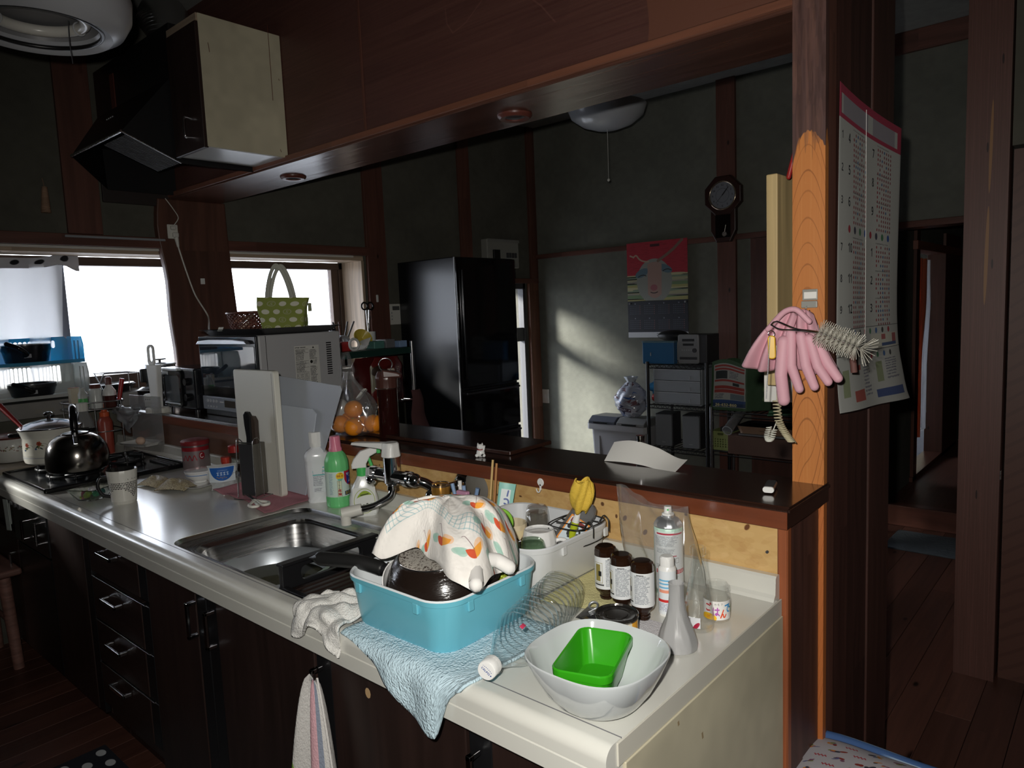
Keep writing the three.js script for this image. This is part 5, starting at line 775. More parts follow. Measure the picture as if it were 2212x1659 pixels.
for (const [lab, dx, h, tilt, m] of [['black-handled kitchen knife standing in the steel holder', -0.004, 0.115, 0.02, M.black], ['second knife with worn brown-black handle behind the first', 0.012, 0.1, 0.03, mat(0.05, 0.035, 0.028, 0.45)]]) {
  const t = thing('kitchen_knife', lab, 'knife', [-2.228 + dx * 0.9, CT + 0.175, -1.193 - (dx > 0 ? 0.012 : 0)], 0.35);
  part('handle', T(ext([[-0.011, 0], [-0.009, 0.03], [-0.013, 0.07], [-0.014, h - 0.01], [-0.006, h], [0.006, h - 0.002], [0.014, h - 0.018], [0.012, 0.05], [0.011, 0]], 0.017, 0.003), [0, 0.005, -0.008], [0, 0, tilt]), m, t); part('blade', B(-0.016, 0.012, -0.13, 0.006, -0.001, 0.001, 0.0004), M.steel, t);
}
tag(part('pink_cloth', sheet((u, v) => { const x = lerp(-2.43, -2.03, u) + 0.03 * v, z = lerp(-1.32, -1.115, v) - 0.02 * sin(u * PI * 1.4) - 0.05 * (1 - u) * 0.3; return [x, CT + 0.0025 + 0.005 * noise(u * 7, v * 5) + 0.012 * sstep(1 - u, 0.85, 1) + 0.006 * sstep(v, 0.85, 1) * noise(u * 9, 3), z]; }, 40, 24, 0.002), mat(0.52, 0.22, 0.26, 0.9, { bumpMap: terry, bumpScale: 0.001 })), 'dusty pink cloth spread under the knife holder and boards', 'cloth');
{
  const t = thing('kitchen_scissors', 'white-handled kitchen scissors lying on the pink cloth', 'scissors', [-2.135, CT + 0.016, -1.138], -0.25);
  part('blade', [T(ext([[-0.1, 0.0], [-0.02, 0.008], [0, 0.004], [0, -0.004]], 0.002, 0), [0, 0.002, 0], [-PI / 2, 0, 0.06]), T(ext([[-0.1, 0.002], [0, 0.006], [0, -0.004], [-0.02, -0.006]], 0.002, 0), [0, 0, 0], [-PI / 2, 0, -0.06])], M.steel, t);
  for (const s of [-1, 1]) part('handle_loop', wire([[-0.005, 0, 0], [0.02, 0, s * 0.012], [0.05, 0, s * 0.03], [0.075, 0, s * 0.026], [0.078, 0, s * 0.008], [0.05, 0, s * 0.005], [0.02, 0, s * 0.004]], 0.005, false, 26, 8), M.offWhite, t);
  part('pivot', cyl(0.004, 0.004, 0.007, [-0.004, 0, 0]), M.steel, t);
}
{
  const x = -1.432, z = -1.312, t = thing('bronze_can', 'gold and black drink can behind the draped tea towel', 'can', [x, CT, z]);
  part('can_body', lathe([[0, 0], [0.023, 0], [0.0262, 0.006], [0.0262, 0.124], [0.0255, 0.126]], 32), mat(0.08, 0.06, 0.05, 0.3, { metalness: 0.5 }), t); part('gold_band', lathe([[0.0264, 0.096], [0.0264, 0.122], [0.025, 0.127]], 32), mat(0.6, 0.3, 0.06, 0.25, { metalness: 0.7 }), t); part('rim', [torus(0.0245, 0.0016, [0, 0.128, 0]), cyl(0.022, 0.022, 0.003, [0, 0.119, 0], [0, 0, 0], 24)], M.chrome, t);
  part('print', wrap(0.0266, 0.012, 0.086, facing(x, z), 2.2), printed(canvas(128, 20, (c, w, h) => { c.fillStyle = '#17130f'; c.fillRect(0, 0, w, h); smallPrint(c, 10, 3, 110, 14, 1, '#ddd'); c.fillStyle = '#a22'; c.fillRect(0, 0, 14, h); }), 0.4), t);
}
{
  const t = thing('brush_cup', 'grey cup of light blue toothbrush handles by the chopsticks', 'cup', [-1.335, CT, -1.312]);
  part('cup', lathe([[0, 0.002], [0.03, 0], [0.034, 0.09], [0.032, 0.09], [0.028, 0.005]], 28), M.grey, t);
}
for (const [i, [x0, x1, m, l]] of [[-0.03, -0.05, mat(0.25, 0.38, 0.6, 0.4), 'leftmost light blue toothbrush handle in the grey cup'], [-0.012, -0.02, M.white, 'white toothbrush handle second from left in the grey cup'], [0.002, -0.006, mat(0.28, 0.4, 0.62, 0.4), 'light blue toothbrush handle beside the white one'], [0.03, 0.046, mat(0.22, 0.34, 0.55, 0.4), 'rightmost light blue toothbrush handle in the grey cup']].entries()) tag(part('toothbrush', tapered([-1.335 + x0 * 0.5, CT + 0.01, -1.312 + (i % 2) * 0.01], [-1.335 + x1, CT + 0.135 + (i === 1 ? 0.012 : 0), -1.312], 0.004, 0.0055), m), l, 'toothbrush', 'brushes in the grey cup');
tag(part('soap_packet', [B(-1.345, -1.305, 0.955, 0.978, -1.30, -1.285, 0.004)], mat(0.6, 0.3, 0.45, 0.5)), 'small pink and white packet wedged in the grey cup', 'packet');
for (const [dx, m, l] of [[0, mat(0.62, 0.42, 0.16, 0.5), 'pale long cooking chopstick leaning on the bar front'], [0.013, mat(0.45, 0.2, 0.06, 0.5), 'darker brown long cooking chopstick leaning beside the pale one']]) tag(part('cooking_chopstick', tapered([-1.262 + dx * 1.2, CT + 0.01, -1.315], [-1.262 + dx - 0.008, 1.055 - dx * 0.6, -1.355], 0.004, 0.0032), m), l, 'chopstick', 'cooking chopsticks');
{
  const x = -1.222, z = -1.312, t = thing('orange_cup', 'orange plastic cup holding a toothpaste tube', 'cup', [x, CT, z]);
  part('cup', lathe([[0, 0.002], [0.027, 0], [0.029, 0.096], [0.0272, 0.097], [0.025, 0.006]], 32), mat(0.72, 0.33, 0.03, 0.35), t);
  const q = thing('toothpaste_tube', 'white and teal toothpaste tube standing in the orange cup', 'tube', [x + 0.004, CT + 0.012, z]);
  q.rotation.set(-0.1, facing(x, z), -0.12);
  part('tube_body', loft([[0, rrPts(0.016, 0.014, 0.012)], [0.08, rrPts(0.02, 0.008, 0.006)], [0.145, rrPts(0.022, 0.0012, 0.001)]]), mat(0.3, 0.65, 0.58, 0.35), q);
  part('label', T(new THREE.PlaneGeometry(0.034, 0.07), [0.003, 0.095, 0.0092], [-0.1, 0, 0]), printed(canvas(96, 192, (c, w, h) => { c.fillStyle = '#dfe8e8'; c.fillRect(0, 0, w, h); c.fillStyle = '#7cc4b6'; c.fillRect(70, 0, 26, h); c.strokeStyle = '#24449a'; c.lineWidth = 11; c.lineCap = 'round'; c.beginPath(); c.moveTo(52, 10); c.lineTo(48, 46); c.moveTo(30, 70); c.quadraticCurveTo(70, 60, 62, 110); c.lineTo(34, 100); c.moveTo(20, 130); c.lineTo(60, 150); c.lineTo(30, 180); c.stroke(); }), 0.4), q);
}
// things stuck on or hung from the front of the bar
{
  const t = thing('adhesive_hook', 'small white adhesive hook on the bar front above the basin', 'hook', [-1.118, 1.0, -1.362]);
  part('hook_pad', [T(lathe([[0, 0.002], [0.009, 0.002], [0.0105, 0]], 24), [0, 0.012, -0.003], [PI / 2, 0, 0]), box(0.006, 0.016, 0.002, [0.0, 0, -0.002])], M.white, t); part('hook_curl', wire([[0, -0.004, 0], [-0.001, -0.012, 0.001], [-0.006, -0.0125, 0.003], [-0.0085, -0.005, 0.004]], 0.0016), M.white, t);
}
tag(part('label_scrap', box(0.011, 0.011, 0.0006, [-1.213, 1.022, -1.3665], [0, 0, 0.75], 0.0002), M.paper), 'little square paper scrap stuck on the bar front', 'scrap');
tag(part('gas_tap', [cyl(0.016, 0.013, 0.02, [-1.835, 0.955, -1.365], [PI / 2, 0, 0]), box(0.03, 0.008, 0.012, [-1.835, 0.968, -1.358])], M.black), 'small black valve knob below the bar behind the spray bottle', 'valve');
// ---------- on the bar ----------
{
  const t = thing('thermos', 'tall brown lacquered vacuum flask on the bar', 'flask', [-1.875, 1.04, -1.50]);
  part('body', lathe([[0, 0], [0.032, 0], [0.034, 0.004], [0.034, 0.165]], 40), mat(0.022, 0.005, 0.004, 0.1), t);
  part('collar', lathe([[0.034, 0.163], [0.0365, 0.166], [0.0365, 0.19], [0.0375, 0.194], [0.0365, 0.205], [0.03, 0.218], [0.028, 0.222], [0, 0.224]], 40), mat(0.07, 0.028, 0.022, 0.3), t);
  part('spout', T(ext([[-0.03, 0], [0.03, 0], [0.034, 0.012], [0.02, 0.02], [-0.03, 0.03]], 0.05, 0.006), [0.0, 0.2, -0.02], [0, 0.9, 0]), mat(0.07, 0.028, 0.022, 0.3), t); part('carry_ring', [torus(0.022, 0.002, [0.0, 0.243, 0.0], [0, 0.9, 0], 24), torus(0.0368, 0.0015, [0, 0.166, 0])], M.chrome, t);
}
{
  const t = thing('plastic_carrier_bag', 'thin clear carrier bag of oranges with knotted handles on the bar', 'bag', [-2.04, 1.041, -1.475]);
  const f = (u, v) => { const a = u * 2 * PI; let R = v < 0.08 ? 0.075 + v * 0.4 : v < 0.45 ? 0.107 - 0.01 * Math.abs(v - 0.25) : lerp(0.104, 0.02, sstep(v, 0.42, 0.95)); R *= 1 + (0.05 + 0.22 * sstep(v, 0.4, 0.9)) * sin(a * 7 + 3 * noise(u * 5, v * 4)) * sstep(v, 0.1, 0.5); R += 0.008 * (noise(u * 16, v * 12) - 0.5); return [R * cos(a) - 0.012 * sstep(v, 0.5, 1), 0.001 + v * 0.215, R * sin(a) * 0.62]; };
  part('film', sheet(f, 72, 40, 0.0004), M.bag, t);
  for (const s of [0, 1]) part('handle', sheet((u, v) => { const a = u * PI, w = (v - 0.5) * 0.02 * (1 + 0.4 * sin(u * 15)); return [-0.018 + 0.026 * cos(a) + w * 0.4 + s * 0.008, 0.205 + 0.078 * sin(a), w + s * 0.012 - 0.004]; }, 30, 4, 0.001), M.bag, t);
}
{ // oranges
  const ball = thing('orange', '', 'orange', [0, 0, 0], 0, 'oranges in the carrier bag'); const orangeM = mat(0.8, 0.26, 0.012, 0.45, { bumpMap: speck, bumpScale: 0.0006 });
  part('peel', sph(0.033, [0, 0.0315, 0], [1, 0.93, 1], 24), orangeM, ball); part('stalk_scar', cyl(0.003, 0.0025, 0.002, [0, 0.0615, 0], [0, 0, 0], 8), M.green, ball);
  const L = ['orange at the left in front of the bag', 'orange in the middle in front of the bag', 'orange at the right of the bag behind the brown flask', 'orange at the back left of the bag', 'orange lying on top in the middle of the bag', 'orange at the back right of the bag'];
  [[-2.075, 0, -1.452, 0.5], [-1.995, 0, -1.445, -0.8], [-1.955, 0.004, -1.5, 0.3], [-2.095, 0.006, -1.512, 1.1], [-2.04, 0.05, -1.482, 0.2], [-2.025, 0.0, -1.515, 2]].forEach(([x, y, z, r], i) => { const o = i ? ball.clone() : ball; if (i) { o.name = numbered('orange'); scene.add(o); } o.userData = { label: L[i], category: 'orange', group: 'oranges in the carrier bag' }; o.position.set(x, 1.044 + y, z); o.rotation.set(0, r, 0.3 * r); });
}
tag(part('snack_box', B(-2.245, -2.16, 1.04, 1.115, -1.455, -1.48, 0.002), printed(canvas(128, 128, (c, w, h) => { c.fillStyle = '#e2cf95'; c.fillRect(0, 0, w, h); c.fillStyle = '#e4a052'; c.beginPath(); c.moveTo(w, 0); c.quadraticCurveTo(40, 20, 20, h); c.lineTo(w, h); c.fill(); c.fillStyle = '#d4582a'; c.beginPath(); c.ellipse(56, 56, 30, 10, -0.4, 0, 7); c.fill(); c.fillStyle = '#a33'; c.fillRect(14, 14, 8, 16); c.fillRect(26, 18, 40, 8); c.fillStyle = '#3c4018'; c.fillRect(10, 92, 36, 8); c.fillRect(10, 104, 28, 8); }), 0.5)), 'cream and orange food carton behind the carrier bag', 'carton');
tag(part('white_packet', sheet((u, v) => [-2.30 + 0.15 * u, 1.042 + 0.1 * sin(v * PI * 0.5) * (0.6 + 0.4 * sin(u * PI)) + 0.008 * noise(u * 6, v * 6), -1.6 + 0.09 * v * 0.6 + 0.01 * sin(u * 8)], 20, 16, 0.001), M.paper), 'crumpled white paper packet behind the food carton', 'packet');
tag(part('dark_tray_board', B(-2.55, -1.31, 1.0405, 1.053, -1.47, -1.66, 0.003, 'x', 1, 0.2), M.bar), 'thin dark board lying on the bar beyond the lucky cat', 'board');
{
  const t = thing('cat_figurine', 'tiny white china lucky cat on the dark bar', 'figurine', [-1.372, 1.04, -1.415], 0.6);
  part('body', [sph(0.011, [0, 0.012, 0], [1.1, 1.1, 1], 16), sph(0.009, [0, 0.03, 0.002], [1.1, 0.9, 1], 16), sph(0.005, [0.01, 0.006, 0.006], 1, 10), sph(0.005, [-0.01, 0.006, 0.006], 1, 10), tapered([0.009, 0.02, 0.004], [0.012, 0.034, 0.006], 0.003, 0.0035)], M.whiteGloss, t);
  part('ear', [T(new THREE.ConeGeometry(0.003, 0.006, 8), [0.006, 0.039, 0.002]), T(new THREE.ConeGeometry(0.003, 0.006, 8), [-0.006, 0.039, 0.002])], M.whiteGloss, t); part('collar', torus(0.0085, 0.0012, [0, 0.0225, 0.001]), M.red, t); part('patch', sph(0.0045, [0.006, 0.008, 0.0085], [1, 0.8, 0.5], 10), M.black, t); part('eyes', [sph(0.0009, [0.003, 0.031, 0.0108], 1, 6), sph(0.0009, [-0.003, 0.031, 0.0108], 1, 6)], M.black, t);
}
tag(part('folded_leaflet', sheet((u, v) => [lerp(-1.045, -0.83, u) + 0.0 * v, 1.041 + v * (0.042 - 0.02 * sstep(u, 0.6, 1) + 0.006 * sin(u * 6)) + 0.003 * sin(u * 5), -1.545 - 0.05 * v + 0.02 * sstep(u, 0.5, 1) * (1 - v)], 24, 10, 0.0006), M.paper), 'white folded paper leaflet standing open on the bar', 'paper');
tag(part('foil_bottle', [lathe([[0, 0], [0.012, 0], [0.014, 0.02], [0.011, 0.05], [0.0115, 0.066], [0, 0.067]], 20, [-0.97, 1.04, -1.605])], M.chrome), 'small silver-capped bottle behind the white leaflet', 'bottle');
{
  const t = thing('lighter', 'dark pocket lighter with white end lying near the bar end', 'lighter', [-0.578, 1.0495, -1.482], 0.25);
  part('body', T(loft([[0, rrPts(0.0115, 0.0062, 0.006)], [0.06, rrPts(0.0115, 0.0062, 0.006)]]), [0, 0, 0.03], [-PI / 2, 0, 0]), mat(0.05, 0.05, 0.055, 0.3), t);
  part('end_cap', T(loft([[0, rrPts(0.0112, 0.006, 0.0058)], [0.004, rrPts(0.0118, 0.0065, 0.0062)]]), [0, 0, 0.034], [-PI / 2, 0, 0]), M.white, t); part('metal_top', T(loft([[0, rrPts(0.0105, 0.0058, 0.0055)], [0.014, rrPts(0.01, 0.005, 0.0048)]]), [0, 0, -0.03], [-PI / 2, 0, 0]), M.chrome, t);
}
// ---------- left part of the counter ----------
{
  const x = -2.576, z = -0.905, t = thing('printed_mug', 'white mug with dark dotted motif and black inside on the counter', 'mug', [x, CT, z]); t.rotation.y = facing(x, z);
  part('body', lathe([[0, 0.002], [0.036, 0], [0.038, 0.003], [0.0475, 0.113], [0.047, 0.115]], 44), mat(0.66, 0.65, 0.6, 0.2), t); part('inside', lathe([[0.047, 0.115], [0.0455, 0.113], [0.036, 0.006], [0, 0.006]], 44), mat(0.012, 0.012, 0.012, 0.2), t, 'black glazed inside');
  const pt = canvas(512, 256, (c, w, h) => { c.fillStyle = '#d5d3cb'; c.fillRect(0, 0, w, h); c.fillStyle = '#16161a'; for (let j = 0; j < 16; j++) for (let i = 0; i < 30; i++) { const u = i / 30, v = j / 16; const top = 0.16 + 0.16 * Math.abs(u - 0.62) * 2 - (u > 0.5 ? 0.08 : 0), bot = 0.84 - 0.34 * Math.abs(sin(u * 4.2)); const on = v > top && v < bot && !(v > 0.24 && v < 0.3) && noise(i * 0.7, j * 0.9) > 0.12; if (on) { const s = (j + i) % 2 ? 12 : 9; c.fillRect(i * 17 + 3, j * 16 + 2, s, s); } } });
  const g = new THREE.CylinderGeometry(0.0466, 0.0392, 0.095, 32, 1, true, -1.5, 3.0).translate(0, 0.058, 0); part('motif', g, printed(pt, 0.25), t);
  part('handle', wire([[-0.042, 0.092, 0], [-0.066, 0.092, 0.004], [-0.074, 0.065, 0.006], [-0.062, 0.036, 0.004], [-0.039, 0.026, 0]], 0.0058, false, 28, 10), M.black, t, 'black glazed handle');
}
{
  const t = thing('candy_dish', 'cut glass square dish of wrapped sweets left of the mug', 'dish', [-2.735, CT, -0.86], 0.5);
  part('glass', loft([[0.001, rrPts(0.032, 0.032, 0.012)], [0.0, rrPts(0.036, 0.036, 0.014)], [0.04, rrPts(0.058, 0.058, 0.014)], [0.042, rrPts(0.0565, 0.0565, 0.013)], [0.04, rrPts(0.055, 0.055, 0.012)], [0.006, rrPts(0.032, 0.032, 0.012)]], true, true), mat(0.92, 0.95, 0.9, 0.04, { P: 1, transmission: 1, thickness: 0.002, ior: 1.5 }), t);
  part('facet_rib', [0, 1, 2, 3].flatMap((k) => [-0.04, -0.02, 0, 0.02, 0.04].map((d) => T(box(0.004, 0.042, 0.004, [d, 0.022, 0.048], [0.5, 0, 0]), [0, 0, 0], [0, k * PI / 2, 0]))), M.glass, t);
  const cols = [[0.05, 0.4, 0.22, 'green'], [0.35, 0.5, 0.05, 'lime'], [0.5, 0.04, 0.1, 'red'], [0.3, 0.3, 0.08, 'gold'], [0.45, 0.1, 0.3, 'pink'], [0.06, 0.3, 0.3, 'teal'], [0.4, 0.4, 0.42, 'silver']];
  cols.forEach((c, i) => { const a = i * 0.95, R = i === 6 ? 0 : 0.024; tag(part('wrapped_sweet', [sph(0.011, [0, 0, 0], [1.3, 0.9, 0.9], 12), T(new THREE.ConeGeometry(0.006, 0.01, 8), [0.018, 0, 0], [0, 0, PI / 2]), T(new THREE.ConeGeometry(0.006, 0.01, 8), [-0.018, 0, 0], [0, 0, -PI / 2])].map((g) => T(g, [-2.735 + R * cos(a), CT + 0.018 + (i === 6 ? 0.014 : 0), -0.86 + R * sin(a)], [0, i * 1.3, 0.2])), mat(c[0], c[1], c[2], 0.18)), c[3] + ' foil-wrapped sweet in the cut glass dish', 'sweet', 'wrapped sweets in the glass dish'); });
}
{
  const seeds = canvas(256, 256, (x, w) => { x.fillStyle = '#b0a488'; x.fillRect(0, 0, w, w); for (let i = 0; i < 1800; i++) { const v = rnd(); x.fillStyle = v < 0.5 ? 'rgba(210,196,160,0.8)' : v < 0.8 ? 'rgba(120,100,70,0.8)' : 'rgba(60,45,30,0.7)'; x.beginPath(); x.ellipse(rnd() * w, rnd() * w, 3, 1.8, rnd() * 3, 0, 7); x.fill(); } });
  const sm = printed(seeds, 0.15, { bumpMap: speck, bumpScale: 0.002 });
  const bag = (cx, cz, a, L, Wd, H) => (u, v) => { const px = (u - 0.5) * L, pz = (v - 0.5) * Wd, e = Math.pow(sin(clamp(u, 0.02, 0.98) * PI), 0.5) * Math.pow(sin(clamp(v, 0.02, 0.98) * PI), 0.5); return [cx + px * cos(a) + pz * sin(a), CT + 0.002 + H * e * (0.8 + 0.4 * noise(u * 5, v * 5)), cz - px * sin(a) + pz * cos(a)]; };
  tag(part('seed_packet', sheet(bag(-2.735, -1.075, 0.2, 0.12, 0.08, 0.032), 22, 16, 0.003), sm), 'small clear packet of sesame seeds nearer the stove', 'packet');
  tag(part('seed_packet', sheet(bag(-2.60, -1.09, 0.5, 0.125, 0.075, 0.036), 22, 16, 0.003), sm), 'small clear packet of sesame seeds nearer the film-covered bowl', 'packet');
}
{
  const t = thing('side_plate', 'thin white square plate under the film-covered bowl', 'plate', [-2.585, CT, -1.165], 0.3); part('plate', loft([[0.001, rrPts(0.05, 0.05, 0.02)], [0.004, rrPts(0.055, 0.055, 0.02)], [0.013, rrPts(0.082, 0.082, 0.03)], [0.014, rrPts(0.08, 0.08, 0.03)], [0.007, rrPts(0.054, 0.054, 0.02)]]), M.whiteGloss, t);
  const b = thing('rice_bowl', 'white bowl with dark stripe and cling film stretched over it', 'bowl', [-2.61, CT + 0.008, -1.185]);
  part('bowl_wall', lathe([[0, 0.004], [0.024, 0], [0.026, 0.006], [0.045, 0.02], [0.054, 0.044], [0.0535, 0.0455], [0.05, 0.044], [0.04, 0.022], [0, 0.01]], 40), M.whiteGloss, b); part('stripe', lathe([[0.0497, 0.03], [0.0508, 0.0325]], 40), M.blue, b); part('cling_film', lathe([[0, 0.05], [0.03, 0.0485], [0.0545, 0.046], [0.0555, 0.038]], 40), mat(0.95, 0.95, 0.97, 0.06, { P: 1, transmission: 0.75, thickness: 0 }), b);
}
{
  const x = -2.455, z = -1.195, a = facing(x, z), t = thing('film_pack', 'clear film pack with blue half-moon label propped by the plate', 'pack', [x, CT, z]); t.rotation.y = a;
  part('film', sheet((u, v) => { const w = 0.052 * (0.75 + 0.25 * v); return [(u - 0.5) * 2 * w + 0.005 * sin(v * 9), 0.002 + v * 0.085, 0.02 - 0.03 * v + 0.018 * sin(u * PI) * sin(v * PI) + 0.004 * noise(u * 9, v * 9)]; }, 24, 20, 0.001), mat(0.9, 0.92, 0.93, 0.1, { P: 1, transmission: 0.72, thickness: 0 }), t);
  part('film_tail', sheet((u, v) => [0.03 + 0.055 * u + 0.012 * noise(u * 6, v * 6), 0.004 + v * 0.05 * (1 - 0.3 * u) + 0.012 * noise(u * 9, v * 7 + 3), 0.015 + 0.025 * noise(u * 7 + 2, v * 7)], 22, 18, 0.0006), M.bag, t);
  const lt = canvas(256, 160, (c, w, h) => { c.clearRect(0, 0, w, h); c.fillStyle = '#cdd6dd'; c.fillRect(0, 0, w, h); c.fillStyle = '#2a5fae'; c.beginPath(); c.moveTo(6, 6); c.lineTo(w - 6, 6); c.quadraticCurveTo(w - 20, h - 18, w / 2, h - 14); c.quadraticCurveTo(20, h - 18, 6, 6); c.fill(); c.strokeStyle = '#cfe0f2'; c.lineWidth = 6; c.lineCap = 'round'; for (let i = 0; i < 4; i++) { const X = 74 + i * 32; c.beginPath(); c.moveTo(X, 62); c.lineTo(X + 16, 58); c.lineTo(X + 6, 86); c.lineTo(X + 20, 84); c.stroke(); } for (let i = 0; i < 9; i++) { c.fillStyle = '#cfe0f2'; c.fillRect(84 + i * 11, 36, 6, 4); } c.fillStyle = '#b88a3a'; for (let i = 0; i < 6; i++) c.fillRect(70 + i * 18, 104 + (i % 2) * 9, 11, 7); });
  part('label', sheet((u, v) => [(u - 0.5) * 0.086, 0.032 + v * 0.05, 0.026 - 0.022 * v + 0.014 * sin(u * PI)], 16, 8, 0.0006), printed(lt, 0.3), t, 'blue half-moon label');
}
{
  const x = -2.865, z = -1.292, t = thing('coffee_tin', 'silver tin with red plastic lid at the back of the counter', 'tin', [x, CT, z]);
  part('tin', lathe([[0, 0], [0.05, 0], [0.052, 0.003], [0.052, 0.118]], 36), mat(0.3, 0.26, 0.26, 0.3, { metalness: 0.8 }), t); part('lid', lathe([[0.0535, 0.108], [0.0545, 0.112], [0.0545, 0.122], [0.051, 0.126], [0.03, 0.131], [0, 0.132]], 36), mat(0.22, 0.025, 0.03, 0.3), t, 'red plastic lid');
  part('print', wrap(0.0523, 0.09, 0.056, facing(x, z), 2.6), printed(canvas(256, 128, (c, w, h) => { c.fillStyle = '#86787a'; c.fillRect(0, 0, w, h); c.fillStyle = '#9a2630'; c.fillRect(0, 0, w, 22); c.beginPath(); c.arc(170, 50, 22, 0, 7); c.fill(); c.strokeStyle = '#e8e0e0'; c.lineWidth = 5; c.beginPath(); c.arc(170, 50, 12, 0.5, 5); c.stroke(); c.strokeStyle = '#9a2630'; c.lineWidth = 6; c.beginPath(); for (let i = 0; i < 24; i++) c.lineTo(20 + i * 5, 60 + 14 * sin(i * 0.9)); c.stroke(); }), 0.35, { metalness: 0.3 }), t);
}
{
  const t = thing('soy_bottle', 'small glass soy sauce bottle with red cap by the cutting board', 'bottle', [-2.575, CT, -1.31]);
  part('glass_body', lathe([[0, 0.002], [0.024, 0], [0.027, 0.004], [0.025, 0.05], [0.022, 0.095], [0.02, 0.102], [0.0185, 0.1], [0.022, 0.05], [0.023, 0.006], [0, 0.006]], 28), M.glass, t); part('soy', lathe([[0, 0.007], [0.0225, 0.007], [0.0215, 0.05], [0, 0.05]], 24), M.amber, t); part('cap', lathe([[0.022, 0.1], [0.0245, 0.102], [0.0235, 0.125], [0.02, 0.128], [0, 0.128]], 28), M.red, t);
}
tag(part('pepper_jar', [lathe([[0, 0], [0.018, 0], [0.018, 0.05], [0.0195, 0.052], [0.0195, 0.072], [0, 0.073]], 20, [-2.66, CT, -1.315])], mat(0.5, 0.05, 0.03, 0.35)), 'tiny red-topped jar between the tin and the soy bottle', 'jar');
// ---------- on the stove ----------
{
  const t = thing('kettle', 'round dark steel kettle with upright black handle on the stove', 'kettle', [-3.085, CT + 0.05, -0.93]); t.rotation.y = facing(-3.085, -0.93);
  part('body', lathe([[0, 0], [0.098, 0], [0.105, 0.006], [0.108, 0.02], [0.107, 0.06], [0.1, 0.095], [0.085, 0.12], [0.06, 0.136], [0.04, 0.141], [0, 0.143]], 56), mat(0.27, 0.25, 0.23, 0.17, { metalness: 1 }), t);
  part('lid', lathe([[0.05, 0.139], [0.046, 0.144], [0.02, 0.15], [0.0, 0.151]], 36), mat(0.2, 0.19, 0.18, 0.15, { metalness: 1 }), t); part('lid_knob', lathe([[0.008, 0.15], [0.008, 0.158], [0.014, 0.162], [0.013, 0.172], [0, 0.174]], 24), M.black, t);
  part('spout', tapered([0, 0.09, -0.085], [0, 0.125, -0.135], 0.02, 0.014, 20), mat(0.27, 0.25, 0.23, 0.17, { metalness: 1 }), t);
  part('handle_strap', [box(0.014, 0.045, 0.003, [0, 0.128, 0.083], [-0.75, 0, 0]), rod([0, 0.14, 0.076], [0, 0.175, 0.07], 0.004), rod([0, 0.135, -0.08], [0, 0.175, -0.07], 0.004)], M.chrome, t); part('handle', wire([[0, 0.165, 0.074], [0, 0.215, 0.062], [0, 0.238, 0.02], [0, 0.238, -0.02], [0, 0.215, -0.062], [0, 0.17, -0.074]], 0.0135, false, 30, 12), M.blackGloss, t, 'upright black handle');
}
{
  const t = thing('stew_pot', 'white enamel stew pot with flower print and steel-rimmed glass lid', 'pot', [-3.385, CT + 0.048, -0.93]); t.rotation.y = facing(-3.385, -0.93);
  part('body', lathe([[0, 0.002], [0.085, 0], [0.097, 0.008], [0.101, 0.02], [0.101, 0.105], [0.106, 0.128], [0.112, 0.14], [0.113, 0.145], [0.109, 0.144], [0.097, 0.1], [0.097, 0.02], [0, 0.01]], 56), mat(0.68, 0.67, 0.6, 0.16), t); part('grey_line', lathe([[0.1012, 0.03], [0.1016, 0.0315], [0.1012, 0.033]], 56), M.grey, t);
  part('lid', lathe([[0.114, 0.146], [0.115, 0.149], [0.1, 0.158], [0.07, 0.17], [0.03, 0.178], [0, 0.18]], 56), mat(0.55, 0.57, 0.62, 0.16, { metalness: 0.85 }), t); part('lid_rim', torus(0.1135, 0.0035, [0, 0.147, 0], [PI / 2, 0, 0], 56), M.chrome, t); part('lid_knob', lathe([[0.008, 0.178], [0.008, 0.19], [0.018, 0.195], [0.018, 0.203], [0.012, 0.208], [0, 0.209]], 24), M.chrome, t);
  part('handle', T(ext(new THREE.Shape(rrPts(0.055, 0.022, 0.02).map((q) => new THREE.Vector2(...q))), 0.016, 0.004, [rrPts(0.03, 0.008, 0.007)]), [0.11, 0.115, 0.045], [-PI / 2, 0, -0.35]), M.blackGloss, t, 'black loop handle'); part('handle', T(ext(rrPts(0.03, 0.022, 0.02), 0.016, 0.004), [-0.115, 0.115, -0.02], [-PI / 2, 0, 0]), M.blackGloss, t);
  part('flower_print', new THREE.CylinderGeometry(0.1018, 0.1018, 0.075, 32, 1, true, -1.3, 1.5).translate(0, 0.078, 0), printed(canvas(512, 256, (c, w, h) => { c.fillStyle = '#dad8cc'; c.fillRect(0, 0, w, h); const leaf = (x, y, a, col) => { c.save(); c.translate(x, y); c.rotate(a); c.fillStyle = col; c.beginPath(); c.moveTo(0, 0); c.quadraticCurveTo(20, -18, 52, 0); c.quadraticCurveTo(20, 18, 0, 0); c.fill(); c.restore(); }; for (const [x, y] of [[120, 110], [300, 90]]) { for (let i = 0; i < 6; i++) leaf(x + rr(-20, 20), y + rr(10, 50), rr(-0.6, 3.4), ['#50604a', '#3d4d44', '#8a8a62'][i % 3]); c.fillStyle = '#a4523c'; for (let i = 0; i < 6; i++) { c.beginPath(); c.ellipse(x + 18 * cos(i), y - 8 + 16 * sin(i), 17, 13, i, 0, 7); c.fill(); } c.fillStyle = '#7b2f28'; c.beginPath(); c.arc(x, y - 6, 9, 0, 7); c.fill(); c.fillStyle = '#566a8c'; c.beginPath(); c.arc(x - 46, y + 66, 14, 0, 7); c.fill(); c.strokeStyle = '#59513f'; c.lineWidth = 3; c.beginPath(); c.moveTo(x + 20, y); c.quadraticCurveTo(x + 80, y - 20, x + 100, y + 20); c.stroke(); } }), 0.25), t);
}
